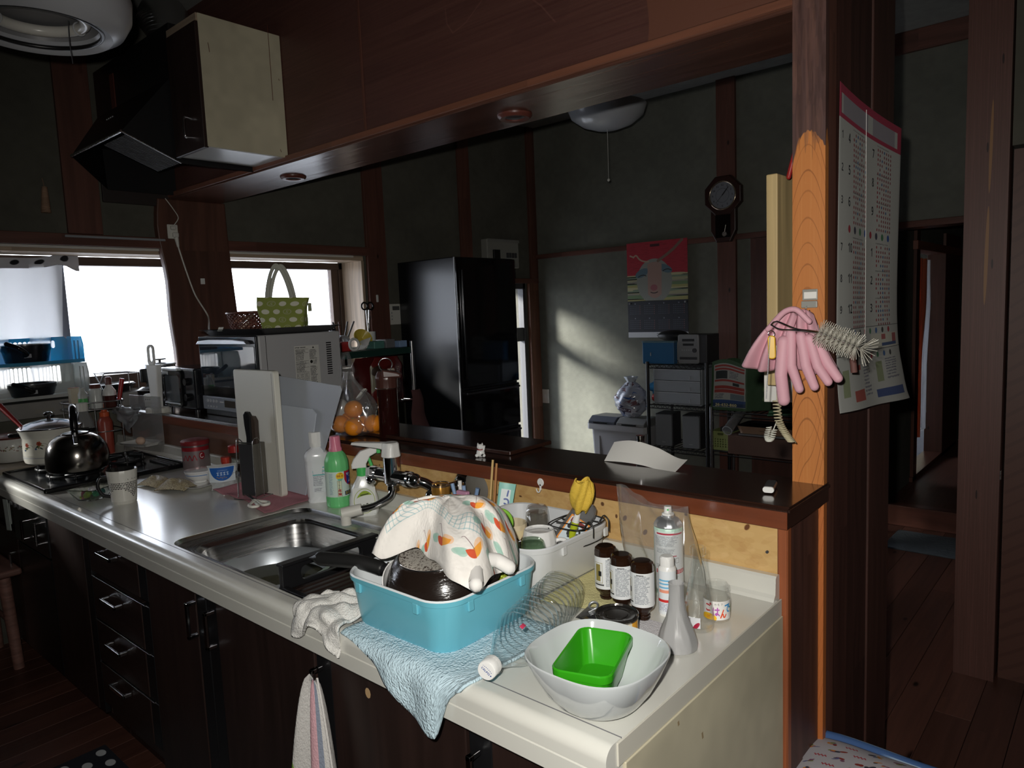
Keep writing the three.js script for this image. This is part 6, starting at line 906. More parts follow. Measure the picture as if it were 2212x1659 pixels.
{ const t = thing('ladle', 'red-handled ladle resting on the stew pot lid', 'ladle', [0, 0, 0]); part('handle', tapered([-3.40, CT + 0.20, -0.84], [-3.53, CT + 0.29, -0.80], 0.007, 0.0115, 12), M.red, t); part('neck', rod([-3.40, CT + 0.20, -0.84], [-3.365, CT + 0.178, -0.85], 0.005), M.black, t); }
{ const t = thing('enamel_canister', 'white enamel canister with brown lid at the left edge beyond the stove', 'canister', [-3.70, CT + 0.03, -0.87]); part('body', lathe([[0, 0], [0.07, 0], [0.082, 0.015], [0.088, 0.05], [0.088, 0.08], [0.078, 0.1]], 40), mat(0.6, 0.6, 0.56, 0.15), t); part('lid', lathe([[0.08, 0.1], [0.082, 0.108], [0.07, 0.116], [0, 0.12]], 40), M.brown, t); part('flower_print', wrap(0.0884, 0.025, 0.06, facing(-3.7, -0.87), 1.6), printed(canvas(128, 32, (c, w, h) => { c.fillStyle = '#cfcfc8'; c.fillRect(0, 0, w, h); for (let i = 0; i < 40; i++) { c.fillStyle = ['#7a4a40', '#4c5a48', '#8a7a50'][i % 3]; c.beginPath(); c.ellipse(rnd() * w, rnd() * h, 2 + rnd() * 4, 2, rnd() * 3, 0, 7); c.fill(); } }), 0.3), t); }
tag(part('wooden_trivet', [B(-3.86, -3.52, CT, CT + 0.026, -0.77, -1.0, 0.004)], wood(0.35, 0.3, 0.24, 0.6)), 'pale wooden board under the enamel canister', 'board');
{ const t = thing('sauce_bottle', 'clear bottle with ribbed white cap behind the stew pot', 'bottle', [-3.58, CT, -1.12]); part('body', lathe([[0, 0], [0.04, 0], [0.042, 0.17], [0.022, 0.215], [0.02, 0.225]], 28), mat(0.6, 0.6, 0.6, 0.15, { P: 1, transmission: 0.7, thickness: 0 }), t); part('cap', lathe([[0.0235, 0.22], [0.0235, 0.255], [0.021, 0.258], [0, 0.258]], 24), M.offWhite, t); }
{ const t = thing('red_squeeze_bottle', 'orange-red squeeze bottle under the wire spice shelf', 'bottle', [-3.66, CT, -1.235]); part('body', lathe([[0, 0], [0.03, 0], [0.032, 0.15], [0.02, 0.175]], 24), mat(0.3, 0.05, 0.03, 0.35), t); part('nozzle', lathe([[0.021, 0.175], [0.021, 0.195], [0.013, 0.2], [0.009, 0.235], [0, 0.236]], 20), mat(0.6, 0.1, 0.03, 0.4), t); }
{ const t = thing('food_tray', 'white plastic food tray with curled rim behind the stove', 'tray', [-3.44, CT + 0.045, -1.305], 0.3); part('tray', loft([[0, rrPts(0.07, 0.04, 0.02)], [0.016, rrPts(0.085, 0.055, 0.025)], [0.017, rrPts(0.09, 0.06, 0.028)], [0.013, rrPts(0.083, 0.053, 0.024)], [0.003, rrPts(0.066, 0.036, 0.02)]]), M.white, t); }
tag(part('egg', T(sph(0.022, [0, 0, 0], [1, 0.86, 0.86], 20), [-3.435, CT + 0.067, -1.30], [0, 0.4, 0]), mat(0.6, 0.42, 0.32, 0.5)), 'brown egg in the white tray behind the stove', 'egg');
// clear splash screen and the grey bag hung on it
tag(part('splash_screen', [box(0.27, 0.26, 0.003, [-3.46, 0.99, -1.345], [0, 0.12, 0])], mat(0.85, 0.85, 0.85, 0.12, { P: 1, transmission: 0.85, thickness: 0 })), 'clear plastic splash screen standing behind the stove', 'screen');
tag(part('grey_plastic_bag', sheet((u, v) => [-3.70 + 0.27 * u + 0.012 * sin(v * 6), 1.065 - 0.13 * v * sin(PI * clamp(u, 0.12, 0.9)) + 0.012 * noise(u * 8, v * 8), -1.30 - 0.02 * u + 0.03 * noise(u * 7, v * 5)], 28, 20, 0.001), mat(0.34, 0.36, 0.38, 0.25, { P: 1, transmission: 0.35, thickness: 0 })), 'crumpled grey plastic bag hanging before the window corner', 'bag');
// ---------- spice shelf ----------
{
  const t = thing('wire_spice_shelf', 'chrome wire corner shelf that carries the sauce bottles', 'shelf', [0, 0, 0]); const g = [], P = [[-3.80, -1.10], [-3.64, -1.10], [-3.60, -1.18], [-3.60, -1.30], [-3.80, -1.30]];
  for (const y of [1.066, 1.10]) g.push(wire(P.map(([x, z]) => [x, y, z]), 0.003, true, 44)); for (let i = 0; i < 7; i++) g.push(rod([-3.80 + i * 0.03, 1.066, -1.102], [-3.80 + i * 0.03, 1.066, -1.298], 0.0018, 6));
  part('shelf_wires', g, M.wireM, t); for (const [x, z] of [[-3.79, -1.105], [-3.61, -1.18], [-3.61, -1.295], [-3.79, -1.295]]) part('leg', rod([x, 0.86, z], [x, 1.10, z], 0.0032), M.wireM, t);
  part('lower_wires', [wire([[-3.79, 0.96, -1.105], [-3.61, 0.96, -1.18], [-3.61, 0.96, -1.295], [-3.79, 0.96, -1.295]], 0.0025, true, 40)], M.wireM, t);
}
{
  const put = (name, label, cat, x, z, pts, m, extra) => { const t = thing(name, label, cat, [x, 1.069, z]); part('body', lathe(pts, 24), m, t); extra?.(t, x, z); return t; };
  tag(part('spice_box', B(-3.735, -3.695, 1.069, 1.17, -1.115, -1.155, 0.002), printed(canvas(64, 128, (c, w, h) => { c.fillStyle = '#b04a2a'; c.fillRect(0, 0, w, h); c.fillStyle = '#c8bfa8'; c.fillRect(0, 0, w, 52); c.fillStyle = '#b08a50'; c.fillRect(6, 60, 52, 12); }), 0.5)), 'orange and cream spice box at the left of the wire shelf', 'box');
  put('green_label_bottle', 'small bottle with green label on the wire shelf', 'bottle', -3.67, -1.155, [[0, 0], [0.02, 0], [0.02, 0.07], [0.012, 0.085], [0.012, 0.1], [0, 0.1]], mat(0.45, 0.47, 0.44, 0.25), (t, x, z) => part('label', wrap(0.0203, 0.04, 0.03, facing(x, z), 2.5), mat(0.1, 0.42, 0.12, 0.4), t));
  put('shaker_bottle', 'white ribbed shaker with dark lid on the wire shelf', 'shaker', -3.655, -1.205, [[0, 0], [0.027, 0], [0.028, 0.04], [0.024, 0.06], [0.027, 0.085], [0.022, 0.095]], mat(0.62, 0.64, 0.62, 0.2), (t) => part('lid', lathe([[0.023, 0.093], [0.024, 0.095], [0.023, 0.112], [0, 0.113]], 24), M.brown, t));
  put('brown_sauce_bottle', 'brown sauce bottle with white shoulder and dark cap', 'bottle', -3.635, -1.258, [[0, 0], [0.028, 0], [0.029, 0.055]], mat(0.06, 0.015, 0.012, 0.15), (t) => { part('shoulder', lathe([[0.029, 0.055], [0.0285, 0.075], [0.014, 0.098], [0.013, 0.11]], 24), M.white, t); part('cap', lathe([[0.014, 0.106], [0.014, 0.135], [0.01, 0.142], [0, 0.143]], 20), M.brown, t); });
  const q = thing('red_tongs', 'red-handled kitchen tool standing at the end of the wire shelf', 'tongs', [0, 0, 0]); part('grip', tapered([-3.60, 1.10, -1.285], [-3.595, 1.20, -1.305], 0.009, 0.0105), M.red, q); part('shank', rod([-3.602, 1.05, -1.275], [-3.60, 1.10, -1.285], 0.004), M.black, q);
}
// ---------- stacked baskets with pans on the window sill ----------
function rackBasket(name, label, y0, y1, z0, z1, m, slotTop, slotBot, n) {
  const t = thing(name, label, 'basket', [0, 0, 0]), d = 0.006, xb = -4.10, xf = -3.885;
  const L = Math.abs(z1 - z0), holes = []; for (let i = 0; i < n; i++) holes.push(rrPts(L * 0.34 / n, (slotTop - slotBot) / 2, L * 0.33 / n, 4).map(([a, b]) => [0.03 + (i + 0.5) / n * (L - 0.09) + a, (slotTop + slotBot) / 2 - y0 + b]));
  part('back_wall', T(ext([[0, 0], [L, 0], [L, y1 - y0 - 0.02], [L - 0.02, y1 - y0], [0, y1 - y0]], d, 0.001, holes), [xb, y0, z0], [0, PI / 2, 0]), m, t);
  const side = () => ext([[0, 0], [0.205, 0], [0.215, 0.01], [0.215, (y1 - y0) * 0.7], [0.195, y1 - y0], [0, y1 - y0]], d, 0.001);
  part('side_wall', T(side(), [xb, y0, z1]), m, t); part('side_wall', T(side(), [xb, y0, z0 - d]), m, t);
  part('base', B(xb, xf, y0, y0 + d, z0, z1, 0.002), m, t); part('front_lip', [B(xf - 0.004, xf + 0.002, y0, y0 + 0.016, z0, z1, 0.002)], m, t); part('side_rib', [B(-4.0, -3.985, y0, y1 - 0.02, z1 + 0.004, z1 + 0.009, 0.002), B(-3.95, -3.935, y0, y1 - 0.02, z1 + 0.004, z1 + 0.009, 0.002)], m, t);
  return t;
}
rackBasket('white_rack_basket', 'white slotted plastic basket, the lower of two on the window sill', 1.118, 1.275, -0.86, -1.262, mat(0.6, 0.62, 0.6, 0.35, { P: 1, transmission: 0.3, thickness: 0 }), 1.262, 1.17, 17);
rackBasket('blue_rack_basket', 'translucent blue slotted basket stacked on the white one at the window', 1.279, 1.405, -0.84, -1.25, mat(0.1, 0.5, 0.72, 0.25, { P: 1, transmission: 0.45, thickness: 0 }), 1.388, 1.35, 16);
function saucepan(name, label, x, y, z, r, h, hy, m) {
  const t = thing(name, label, 'pan', [x, y, z]); part('body', lathe([[0, 0], [r * 0.78, 0], [r * 0.86, 0.006], [r * 0.95, h * 0.6], [r, h * 0.72], [r, h], [r * 0.97, h], [r * 0.93, h * 0.7], [r * 0.84, 0.01], [0, 0.006]], 44), m, t); part('rim', torus(r * 0.99, 0.0022, [0, h, 0], [PI / 2, 0, 0], 44), M.steel, t);
  part('handle', wire([[r * 0.96, h * 0.45, 0.03], [r + 0.02, h * 0.55, 0.03], [r + 0.028, h * 0.85, 0.06], [r + 0.0, h * 1.1, 0.10]], 0.011, false, 18, 10), M.blackGloss, t); part('handle_plate', box(0.004, 0.018, 0.03, [r * 0.97, h * 0.42, 0.02]), M.silver, t); return t;
}
saucepan('saucepan', 'deep black pan with side handle in the blue basket', -3.995, 1.288, -1.035, 0.102, 0.088, 0, mat(0.015, 0.016, 0.02, 0.2));
saucepan('shallow_pan', 'low black square-sided pan in the lower white basket', -3.995, 1.127, -1.045, 0.1, 0.062, 0, mat(0.014, 0.015, 0.017, 0.35));
for (const [z, w] of [[-1.03, 0.03], [-1.075, 0.045]]) tag(part('sill_sticker', box(0.0008, 0.022, w, [W + 0.0126, 1.062, z], [0, 0, 0], 0.0002), printed(canvas(64, 32, (c, ww, h) => { c.fillStyle = '#8d8a82'; c.fillRect(0, 0, ww, h); c.fillStyle = '#222'; smallPrint(c, 4, 4, 56, 24, 3, '#222'); }), 0.6)), z > -1.05 ? 'smaller printed sticker on the front of the window sill' : 'wider printed sticker on the front of the window sill', 'sticker');
// ---------- corner of the sill and bar: pots, slicer, ovens ----------
{ const t = thing('foil_pan', 'black frying pan lined with foil on the window sill', 'pan', [-4.02, 1.109, -1.40]); part('pan', lathe([[0, 0], [0.09, 0], [0.115, 0.03], [0.118, 0.036], [0.112, 0.032], [0.088, 0.006], [0, 0.005]], 40), M.black, t); part('foil', lathe([[0, 0.02], [0.08, 0.02], [0.1, 0.034], [0.112, 0.042], [0.09, 0.04], [0, 0.034]], 14), M.alum, t); }
{ const t = thing('wire_trivet', 'folding wire trivet standing over the foil-lined pan', 'trivet', [0, 0, 0]); part('top_wires', [...[0, 1, 2, 3, 4].map((i) => rod([-3.93 + i * 0.03, 1.215, -1.30], [-3.93 + i * 0.03, 1.21, -1.46], 0.002, 6)), rod([-3.94, 1.215, -1.30], [-3.80, 1.215, -1.30], 0.003), rod([-3.94, 1.21, -1.46], [-3.80, 1.21, -1.46], 0.003)], M.wireM, t); for (const [x, z, dx] of [[-3.93, -1.46, 0], [-3.81, -1.46, 0], [-3.93, -1.30, 0.12], [-3.81, -1.30, -0.12]]) part('leg', rod([x, 1.213, z], [x + dx, z < -1.4 ? 1.11 : 1.11, z], 0.0025), M.wireM, t); }
{ const t = thing('milk_pot', 'tall steel lidded pot with dark side before the window', 'pot', [-3.79, 1.109, -1.565]); part('body', lathe([[0, 0], [0.07, 0], [0.072, 0.004], [0.072, 0.13], [0.074, 0.132]], 40), mat(0.3, 0.31, 0.33, 0.25, { metalness: 0.8 }), t); part('lid', lathe([[0.076, 0.13], [0.076, 0.136], [0.05, 0.142], [0, 0.144]], 40), M.alum, t); part('lid_knob', lathe([[0.006, 0.142], [0.006, 0.153], [0.03, 0.156], [0.03, 0.162], [0, 0.163]], 20), M.black, t); part('handle', box(0.02, 0.07, 0.03, [-0.02, 0.08, 0.08], [0, 0, 0], 0.006), M.black, t); }
{ const t = thing('black_pot', 'small black lidded pot in front of the steel pot', 'pot', [-3.68, 1.04, -1.475]); part('body', lathe([[0, 0], [0.066, 0], [0.07, 0.01], [0.07, 0.082], [0.072, 0.086], [0.05, 0.1], [0, 0.104]], 40), mat(0.013, 0.012, 0.012, 0.2), t); part('rim', torus(0.0715, 0.0018, [0, 0.087, 0]), M.silver, t); }
{ // tall white press with oval ring handle
  const t = thing('white_press', 'tall white plastic vegetable slicer with oval ring handle on the sill corner', 'slicer', [-3.42, 1.04, -1.385]); t.rotation.y = 0.35;
  part('base', loft([[0, rrPts(0.055, 0.038, 0.03)], [0.018, rrPts(0.055, 0.038, 0.03)], [0.024, rrPts(0.05, 0.034, 0.028)]]), M.offWhite, t);
  part('column', T(ext([[-0.022, 0.02], [0.02, 0.02], [0.03, 0.222], [-0.034, 0.222]], 0.03, 0.004), [0, 0, -0.015]), M.white, t);
  part('ring_handle', T(ext(rrPts(0.02, 0.05, 0.02, 8).map(([a, b]) => [a - 0.012, 0.265 + b]), 0.012, 0.003, [rrPts(0.011, 0.034, 0.011, 8).map(([a, b]) => [a - 0.012, 0.27 + b])]), [0, 0, -0.006]), M.white, t); part('side_box', box(0.05, 0.06, 0.03, [-0.05, 0.055, -0.008], [0, 0, 0], 0.004), M.offWhite, t); part('socket_hole', [-0.062, -0.05, -0.038].flatMap((x) => [cyl(0.003, 0.003, 0.002, [x, 0.06, 0.008], [PI / 2, 0, 0], 8)]), M.black, t);
}
{ // toaster oven
  const t = thing('toaster_oven', 'small black toaster oven left of the big grey oven', 'toaster oven', [0, 0, 0]); const z = -1.435;
  part('body', B(-3.45, -3.135, 1.058, 1.245, z, z - 0.2, 0.012), mat(0.012, 0.013, 0.016, 0.18), t);
  const d = new THREE.Group(); d.name = 'door'; t.add(d); part('door_frame', T(ext(rrPts(0.098, 0.082, 0.014), 0.012, 0.003, [rrPts(0.078, 0.06, 0.012)]), [-3.345, 1.15, z]), M.blackGloss, d); part('door_glass', B(-3.423, -3.267, 1.088, 1.212, z + 0.001, z + 0.006, 0.001), mat(0.07, 0.08, 0.09, 0.06), d); part('door_handle', [B(-3.44, -3.25, 1.232, 1.246, z, z + 0.026, 0.005)], M.alum, d);
  part('lower_trim', B(-3.425, -3.265, 1.078, 1.084, z + 0.01, z + 0.014, 0.001), M.alum, t); for (const y of [1.185, 1.115]) part('knob', cyl(0.018, 0.016, 0.016, [-3.2, y, z + 0.008], [PI / 2, 0, 0]), M.blackGloss, t); for (const [x, zz] of [[-3.43, -1.45], [-3.16, -1.45], [-3.43, -1.61], [-3.16, -1.61]]) part('foot', cyl(0.01, 0.01, 0.02, [x, 1.049, zz]), M.black, t);
}
{ // steam oven
  const t = thing('microwave_oven', 'big grey microwave oven with dark window and printed side label on the bar', 'oven', [0, 0, 0]), x0 = -3.12, x1 = -2.627, y0 = 1.055, y1 = 1.387, z = -1.46;
  part('body', B(x0 + 0.004, x1, y0, y1, z - 0.012, -1.86, 0.008), mat(0.4, 0.4, 0.41, 0.45), t, 'grey sheet metal body'); part('seam', B(x1 - 0.002, x1 + 0.0006, y0 + 0.004, y1 - 0.004, z - 0.042, z - 0.044, 0), M.black, t);
  const d = new THREE.Group(); d.name = 'door'; t.add(d); part('door_frame', B(x0, x1 - 0.003, y0 + 0.075, y1, z, z - 0.014, 0.008), mat(0.02, 0.022, 0.026, 0.14), d); part('door_glass', B(x0 + 0.012, x1 - 0.016, y0 + 0.095, y1 - 0.045, z + 0.0006, z + 0.0016, 0.001), mat(0.03, 0.04, 0.055, 0.03, { P: 1, clearcoat: 1, clearcoatRoughness: 0.02 }), d);
  part('door_handle', T(ext([[-0.22, 0], [-0.2, 0.014], [-0.1, 0.02], [0.1, 0.02], [0.2, 0.014], [0.22, 0]], 0.02, 0.004), [(x0 + x1) / 2 - 0.01, y1 - 0.034, z]), M.alum, d); part('black_band', B(x0 + 0.002, x1 - 0.004, y0 + 0.072, y0 + 0.115, z - 0.002, z + 0.002, 0.001), M.blackGloss, d);
  const pn = new THREE.Group(); pn.name = 'control_panel'; t.add(pn); part('panel', B(x0, x1 - 0.003, y0 + 0.01, y0 + 0.07, z + 0.001, z - 0.014, 0.004), mat(0.26, 0.28, 0.31, 0.35, { metalness: 0.4 }), pn); part('display', B(x0 + 0.2, x0 + 0.29, y0 + 0.028, y0 + 0.058, z + 0.0012, z + 0.003, 0.001), mat(0.06, 0.05, 0.04, 0.2), pn);
  for (let i = 0; i < 4; i++) for (let j = 0; j < 2; j++) part('button', cyl(0.007 - j * 0.003, 0.007 - j * 0.003, 0.004, [x0 + 0.05 + i * 0.026, y0 + 0.05 - j * 0.025, z + 0.002], [PI / 2, 0, 0], 14), M.silver, pn); for (const x of [0.16, 0.32, 0.37]) part('button', B(x0 + x, x0 + x + 0.03, y0 + 0.046, y0 + 0.05, z + 0.001, z + 0.003, 0.001), M.white, pn);
  part('base_band', B(x0 + 0.005, x1 - 0.005, 1.041, y0 + 0.01, z - 0.01, -1.85, 0.003), M.black, t);
  const lt = canvas(256, 384, (c, w, h) => { c.fillStyle = '#c9c8c2'; c.fillRect(0, 0, w, h); c.strokeStyle = '#333'; c.lineWidth = 2; smallPrint(c, 8, 10, 140, 14, 1, '#222'); for (const y of [30, 60, 130, 150, 184, 226]) { c.beginPath(); c.moveTo(8, y); c.lineTo(142, y); c.stroke(); } smallPrint(c, 10, 34, 130, 90, 9, '#333'); smallPrint(c, 10, 134, 130, 90, 8, '#333'); for (let i = 0; i < 9; i++) { c.strokeRect(12 + (i % 3) * 44, 236 + Math.floor(i / 3) * 44, 36, 36); smallPrint(c, 16 + (i % 3) * 44, 242 + Math.floor(i / 3) * 44, 28, 26, 3, '#444'); } c.fillStyle = '#222'; c.beginPath(); c.moveTo(196, 8); c.lineTo(206, 26); c.lineTo(186, 26); c.fill(); c.beginPath(); c.arc(170, 140, 14, 0, 7); c.fill(); smallPrint(c, 154, 36, 94, 84, 8, '#333'); smallPrint(c, 190, 126, 58, 40, 4, '#333'); smallPrint(c, 154, 176, 94, 150, 14, '#333'); c.beginPath(); c.arc(224, 356, 15, 0, 7); c.stroke(); c.beginPath(); c.moveTo(214, 366); c.lineTo(234, 346); c.stroke(); });
  part('info_label', decal(0.118, 0.19, [x1 + 0.0009, 1.238, -1.688], [0, PI / 2, 0]), printed(lt, 0.5), t, 'white information label'); for (let i = 0; i < 15; i++) part('vent_slot', B(x1 - 0.003, x1 + 0.0007, 1.205 + i * 0.0095 - 0.002, 1.208 + i * 0.0095, -1.785, -1.81, 0), M.black, t);
  part('rear_post', B(x0, x1, 0.4, 1.0405, -1.62, -1.86, 0.004), M.darkWood, t);
}
{
  const t = thing('oven_tray', 'wide black tray on top of the grey oven', 'tray', [-2.86, 1.388, -1.66]); part('tray', loft([[0, rrPts(0.225, 0.165, 0.02)], [0.003, rrPts(0.23, 0.17, 0.02)], [0.022, rrPts(0.25, 0.185, 0.02)], [0.026, rrPts(0.265, 0.198, 0.02)], [0.023, rrPts(0.262, 0.195, 0.02)], [0.02, rrPts(0.246, 0.18, 0.02)], [0.004, rrPts(0.228, 0.166, 0.02)]]), mat(0.012, 0.012, 0.013, 0.2), t);
}
{
  const t = thing('wicker_basket', 'small brown lattice basket on the black tray', 'basket', [-2.995, 1.3935, -1.63]); const g = [], n = 22, rows = 5, H = 0.085; const pt = (i, j) => { const a = (i / n) * 2 * PI, k = 0.8 + 0.2 * j / rows; return [0.105 * k * cos(a), 0.004 + H * j / rows, 0.075 * k * sin(a)]; };
  for (let i = 0; i < n; i++) { for (let j = 0; j < rows; j++) { g.push(rod(pt(i, j), pt(i + 1, j + 1), 0.003, 5), rod(pt(i + 1, j), pt(i, j + 1), 0.003, 5)); } } part('lattice', g, mat(0.13, 0.045, 0.03, 0.4), t); part('rim', wire(Array.from({ length: n }, (_, i) => pt(i, rows)), 0.0055, true, 60, 8), mat(0.13, 0.045, 0.03, 0.35), t); part('base', T(cyl(0.084, 0.084, 0.005, [0, 0.003, 0], [0, 0, 0], 30), [0, 0, 0], [0, 0, 0], [1, 1, 0.72]), mat(0.13, 0.045, 0.03, 0.4), t);
}
for (let i = 0; i < 5; i++) tag(part('small_packet', box(0.05, 0.012, 0.035, [-3.03 + (i % 3) * 0.035, 1.415 + i * 0.012, -1.64 + (i % 2) * 0.025], [0.2 * i, i * 1.3, 0.3], 0.004), mat([0.5, 0.6, 0.3, 0.55, 0.4][i], [0.28, 0.5, 0.1, 0.3, 0.36][i], [0.2, 0.42, 0.08, 0.22, 0.3][i], 0.4)), ['tan', 'cream', 'reddish', 'salmon', 'beige'][i] + ' snack packet in the brown lattice basket', 'packet', 'packets in the lattice basket');
tag(part('price_tag', box(0.03, 0.018, 0.001, [-2.935, 1.416, -1.475], [-0.5, 0.2, 0.1], 0.0003), M.paper), 'small white card on the front of the black tray', 'card');
{
  const t = thing('lunch_bag', 'green fabric lunch bag with white dots and tall handles', 'bag', [-2.755, 1.3935, -1.67], 0.62); const tex = canvas(512, 512, (c, w) => { c.fillStyle = '#8b9648'; c.fillRect(0, 0, w, w); for (let i = 0; i < 7; i++) for (let j = 0; j < 6; j++) { const x = 30 + i * 78 + (j % 2) * 39, y = 40 + j * 86, k = (i * 2 + j * 3) % 5; c.fillStyle = '#d8d6c4'; c.strokeStyle = '#a9aa88'; c.lineWidth = 6; c.beginPath(); c.arc(x, y, 26, 0, 7); if (k < 3) c.fill(); else { c.stroke(); c.beginPath(); c.moveTo(x - 12, y - 10); c.quadraticCurveTo(x + 14, y - 14, x, y + 2); c.quadraticCurveTo(x - 16, y + 16, x + 14, y + 12); c.stroke(); } } });
  const f = (u, v) => { const a = u * 2 * PI, e = 5, c0 = cos(a), s0 = sin(a), k = Math.pow(Math.pow(Math.abs(c0), e) + Math.pow(Math.abs(s0), e), -1 / e); const w = 0.088 + 0.026 * v, d = lerp(0.05, 0.014, Math.pow(v, 1.2)); return [w * c0 * k + 0.004 * sin(v * 7), 0.001 + v * 0.145 - 0.006 * v * c0, d * s0 * k + 0.006 * noise(u * 9, v * 6) * sin(v * PI)]; };
  const g = sheet(f, 64, 20, 0.002), uv = g.attributes.uv; for (let i = 0; i < uv.count; i++) uv.setXY(i, (uv.getX(i) * 2.2) % 1.0001, uv.getY(i) * 0.72); part('body', g, printed(tex, 0.9), t); part('base', B(-0.085, 0.085, 0, 0.004, -0.045, 0.045, 0.002), mat(0.18, 0.22, 0.06, 0.9), t);
  for (const s of [-1, 1]) part('handle', sheet((u, v) => { const a = u * PI, w = (v - 0.5) * 0.022; return [-0.008 + (0.056 + w * 0.9) * -cos(a) * (1 - 0.28 * sin(a)), 0.13 + (0.148 + w) * sin(a) + 0.0, s * 0.012 + 0.012 * sin(a) * s]; }, 30, 3, 0.003), mat(0.42, 0.42, 0.36, 0.9), t, 'grey-green strap handle'); part('side_tab', box(0.014, 0.035, 0.01, [0.118, 0.1, 0]), mat(0.3, 0.33, 0.2, 0.9), t);
}
// white lead down the slab, socket and little switches
{ const t = thing('wall_socket', 'white wall socket with plugged-in lead on the wood slab edge', 'socket', [W + 0.045, 1.93, -1.72]); part('plate', box(0.01, 0.075, 0.055, [0, 0, 0], [0, 0, 0], 0.004), M.offWhite, t); part('plug', [box(0.022, 0.024, 0.03, [0.012, -0.018, -0.008], [0, 0, 0], 0.005), tapered([0.014, -0.03, -0.01], [0.014, -0.08, -0.016], 0.012, 0.006)], M.offWhite, t); part('plug', box(0.02, 0.02, 0.026, [0.012, 0.018, 0.002], [0, 0, 0], 0.005), M.offWhite, t); }
tag(part('power_lead', wire([[W + 0.06, 1.85, -1.736], [W + 0.06, 1.75, -1.76], [W + 0.065, 1.6, -1.80], [W + 0.07, 1.48, -1.86], [-3.6, 1.40, -1.75], [-3.3, 1.36, -1.66], [-3.14, 1.30, -1.63]], 0.0042, false, 60, 7), M.offWhite), 'white power lead hanging from the socket down to the oven', 'cable');
tag(part('upper_lead', wire([[W + 0.06, 1.955, -1.718], [W + 0.07, 2.0, -1.745], [W + 0.05, 2.05, -1.73], [W + 0.04, 2.1, -1.70]], 0.0025, false, 24, 6), M.offWhite), 'thin white lead rising from the socket to the hood', 'cable');
tag(part('slab_switch', box(0.006, 0.032, 0.024, [W + 0.044, 1.67, -1.86], [0, 0, 0], 0.002), M.white), 'tiny white switch on the wood slab between the windows', 'switch');
tag(part('post_hook', box(0.008, 0.05, 0.018, [W + 0.03, 1.558, -3.06], [0, 0, 0], 0.004), M.white), 'small white hook on the post right of the second window', 'hook');
tag(part('dried_bundle', [wire([[W + 0.01, 2.15, -1.15], [W + 0.012, 2.11, -1.155]], 0.0015), tapered([W + 0.014, 2.11, -1.155], [W + 0.016, 1.99, -1.15], 0.012, 0.022, 8)], wood(0.4, 0.25, 0.16, 0.8)), 'dried pale bundle hanging from a nail on the window wall', 'bundle');
tag(part('grey_rod', B(W + 0.036, W + 0.046, 1.878, 1.89, -1.21, -1.68, 0.003), M.grey), 'thin grey rail above the first window', 'rail');
{
  const t = thing('window_curtain', 'sheer white half curtain with a dotted header at the left window', 'curtain', [0, 0, 0]); const hem = canvas(256, 32, (c, w, h) => { c.fillStyle = '#c9ccd4'; c.fillRect(0, 0, w, h); c.fillStyle = '#1c1d22'; for (let i = 0; i < 9; i++) { c.beginPath(); c.ellipse(14 + i * 28, 14, 5, 8, 0.3, 0, 7); c.fill(); } });
  part('sheer', sheet((u, v) => [-4.095 + 0.012 * sin(u * 30), 1.765 - v * 0.62, lerp(-0.35, -1.262, u) + 0.02 * v * sin(u * 9) + 0.045 * u * v], 60, 10, 0.001), mat(0.9, 0.9, 0.9, 0.95, { P: 1, transmission: 0.62, thickness: 0 }), t);
  const hg = sheet((u, v) => [-4.085 + 0.012 * sin(u * 30), 1.775 + 0.03 * sstep(u, 0.8, 1) - 0.02 * sin(u * PI) * 0.6 + 0.028 - v * (0.05 + 0.05 * sstep(u, 0.9, 1)), lerp(-0.35, -1.335, u)], 60, 4, 0.002), uv = hg.attributes.uv; for (let i = 0; i < uv.count; i++) uv.setY(i, 1 - uv.getY(i)); part('header', hg, printed(hem, 0.9), t, 'grey dotted header');
}
// ---------- dining side ----------
{
  const t = thing('refrigerator', 'tall black refrigerator standing against the window wall', 'refrigerator', [0, 0, 0]), xf = -3.3;
  part('body', B(-3.88, xf - 0.02, 0.02, 1.80, -3.258, -3.835, 0.006), mat(0.006, 0.007, 0.009, 0.32), t);
  const door = (name, y0, y1, hy) => { const d = new THREE.Group(); d.name = name; t.add(d); part('door_panel', B(xf - 0.018, xf, y0, y1, -3.258, -3.835, 0.006), mat(0.006, 0.006, 0.007, 0.08), d); return d; };
  const a = door('upper_door', 0.945, 1.795); part('handle', [B(xf, xf + 0.018, 1.0, 1.72, -3.29, -3.305, 0.006)], mat(0.05, 0.05, 0.055, 0.15, { metalness: 0.8 }), a);
  const b = door('middle_drawer', 0.64, 0.93); part('handle', B(xf, xf + 0.03, 0.9, 0.915, -3.28, -3.81, 0.004), mat(0.12, 0.12, 0.13, 0.2, { metalness: 0.9 }), b); const c = door('lower_drawer', 0.06, 0.625); part('handle', B(xf, xf + 0.03, 0.595, 0.61, -3.28, -3.81, 0.004), mat(0.12, 0.12, 0.13, 0.2, { metalness: 0.9 }), c);
  part('edge_trim', B(xf - 0.022, xf - 0.012, 0.03, 1.798, -3.254, -3.262, 0.001), M.silver, t);
}
{
  const t = thing('switch_board', 'pale breaker box with a row of switches on the wall above the refrigerator', 'breaker box', [W + 0.02, 1.9, -4.32]); part('case', B(-0.02, 0.05, -0.12, 0.105, -0.19, 0.19, 0.008), mat(0.3, 0.3, 0.27, 0.5), t); part('lid', B(0.05, 0.058, 0.08, 0.105, -0.19, 0.19, 0.004), mat(0.26, 0.26, 0.24, 0.5), t); part('main_switch', B(0.05, 0.07, -0.09, 0.02, 0.06, 0.13, 0.003), M.black, t); for (let i = 0; i < 4; i++) part('breaker', B(0.05, 0.062, -0.04, 0.0, -0.05 - i * 0.033, -0.032 - i * 0.033, 0.002), M.darkGrey, t);
}
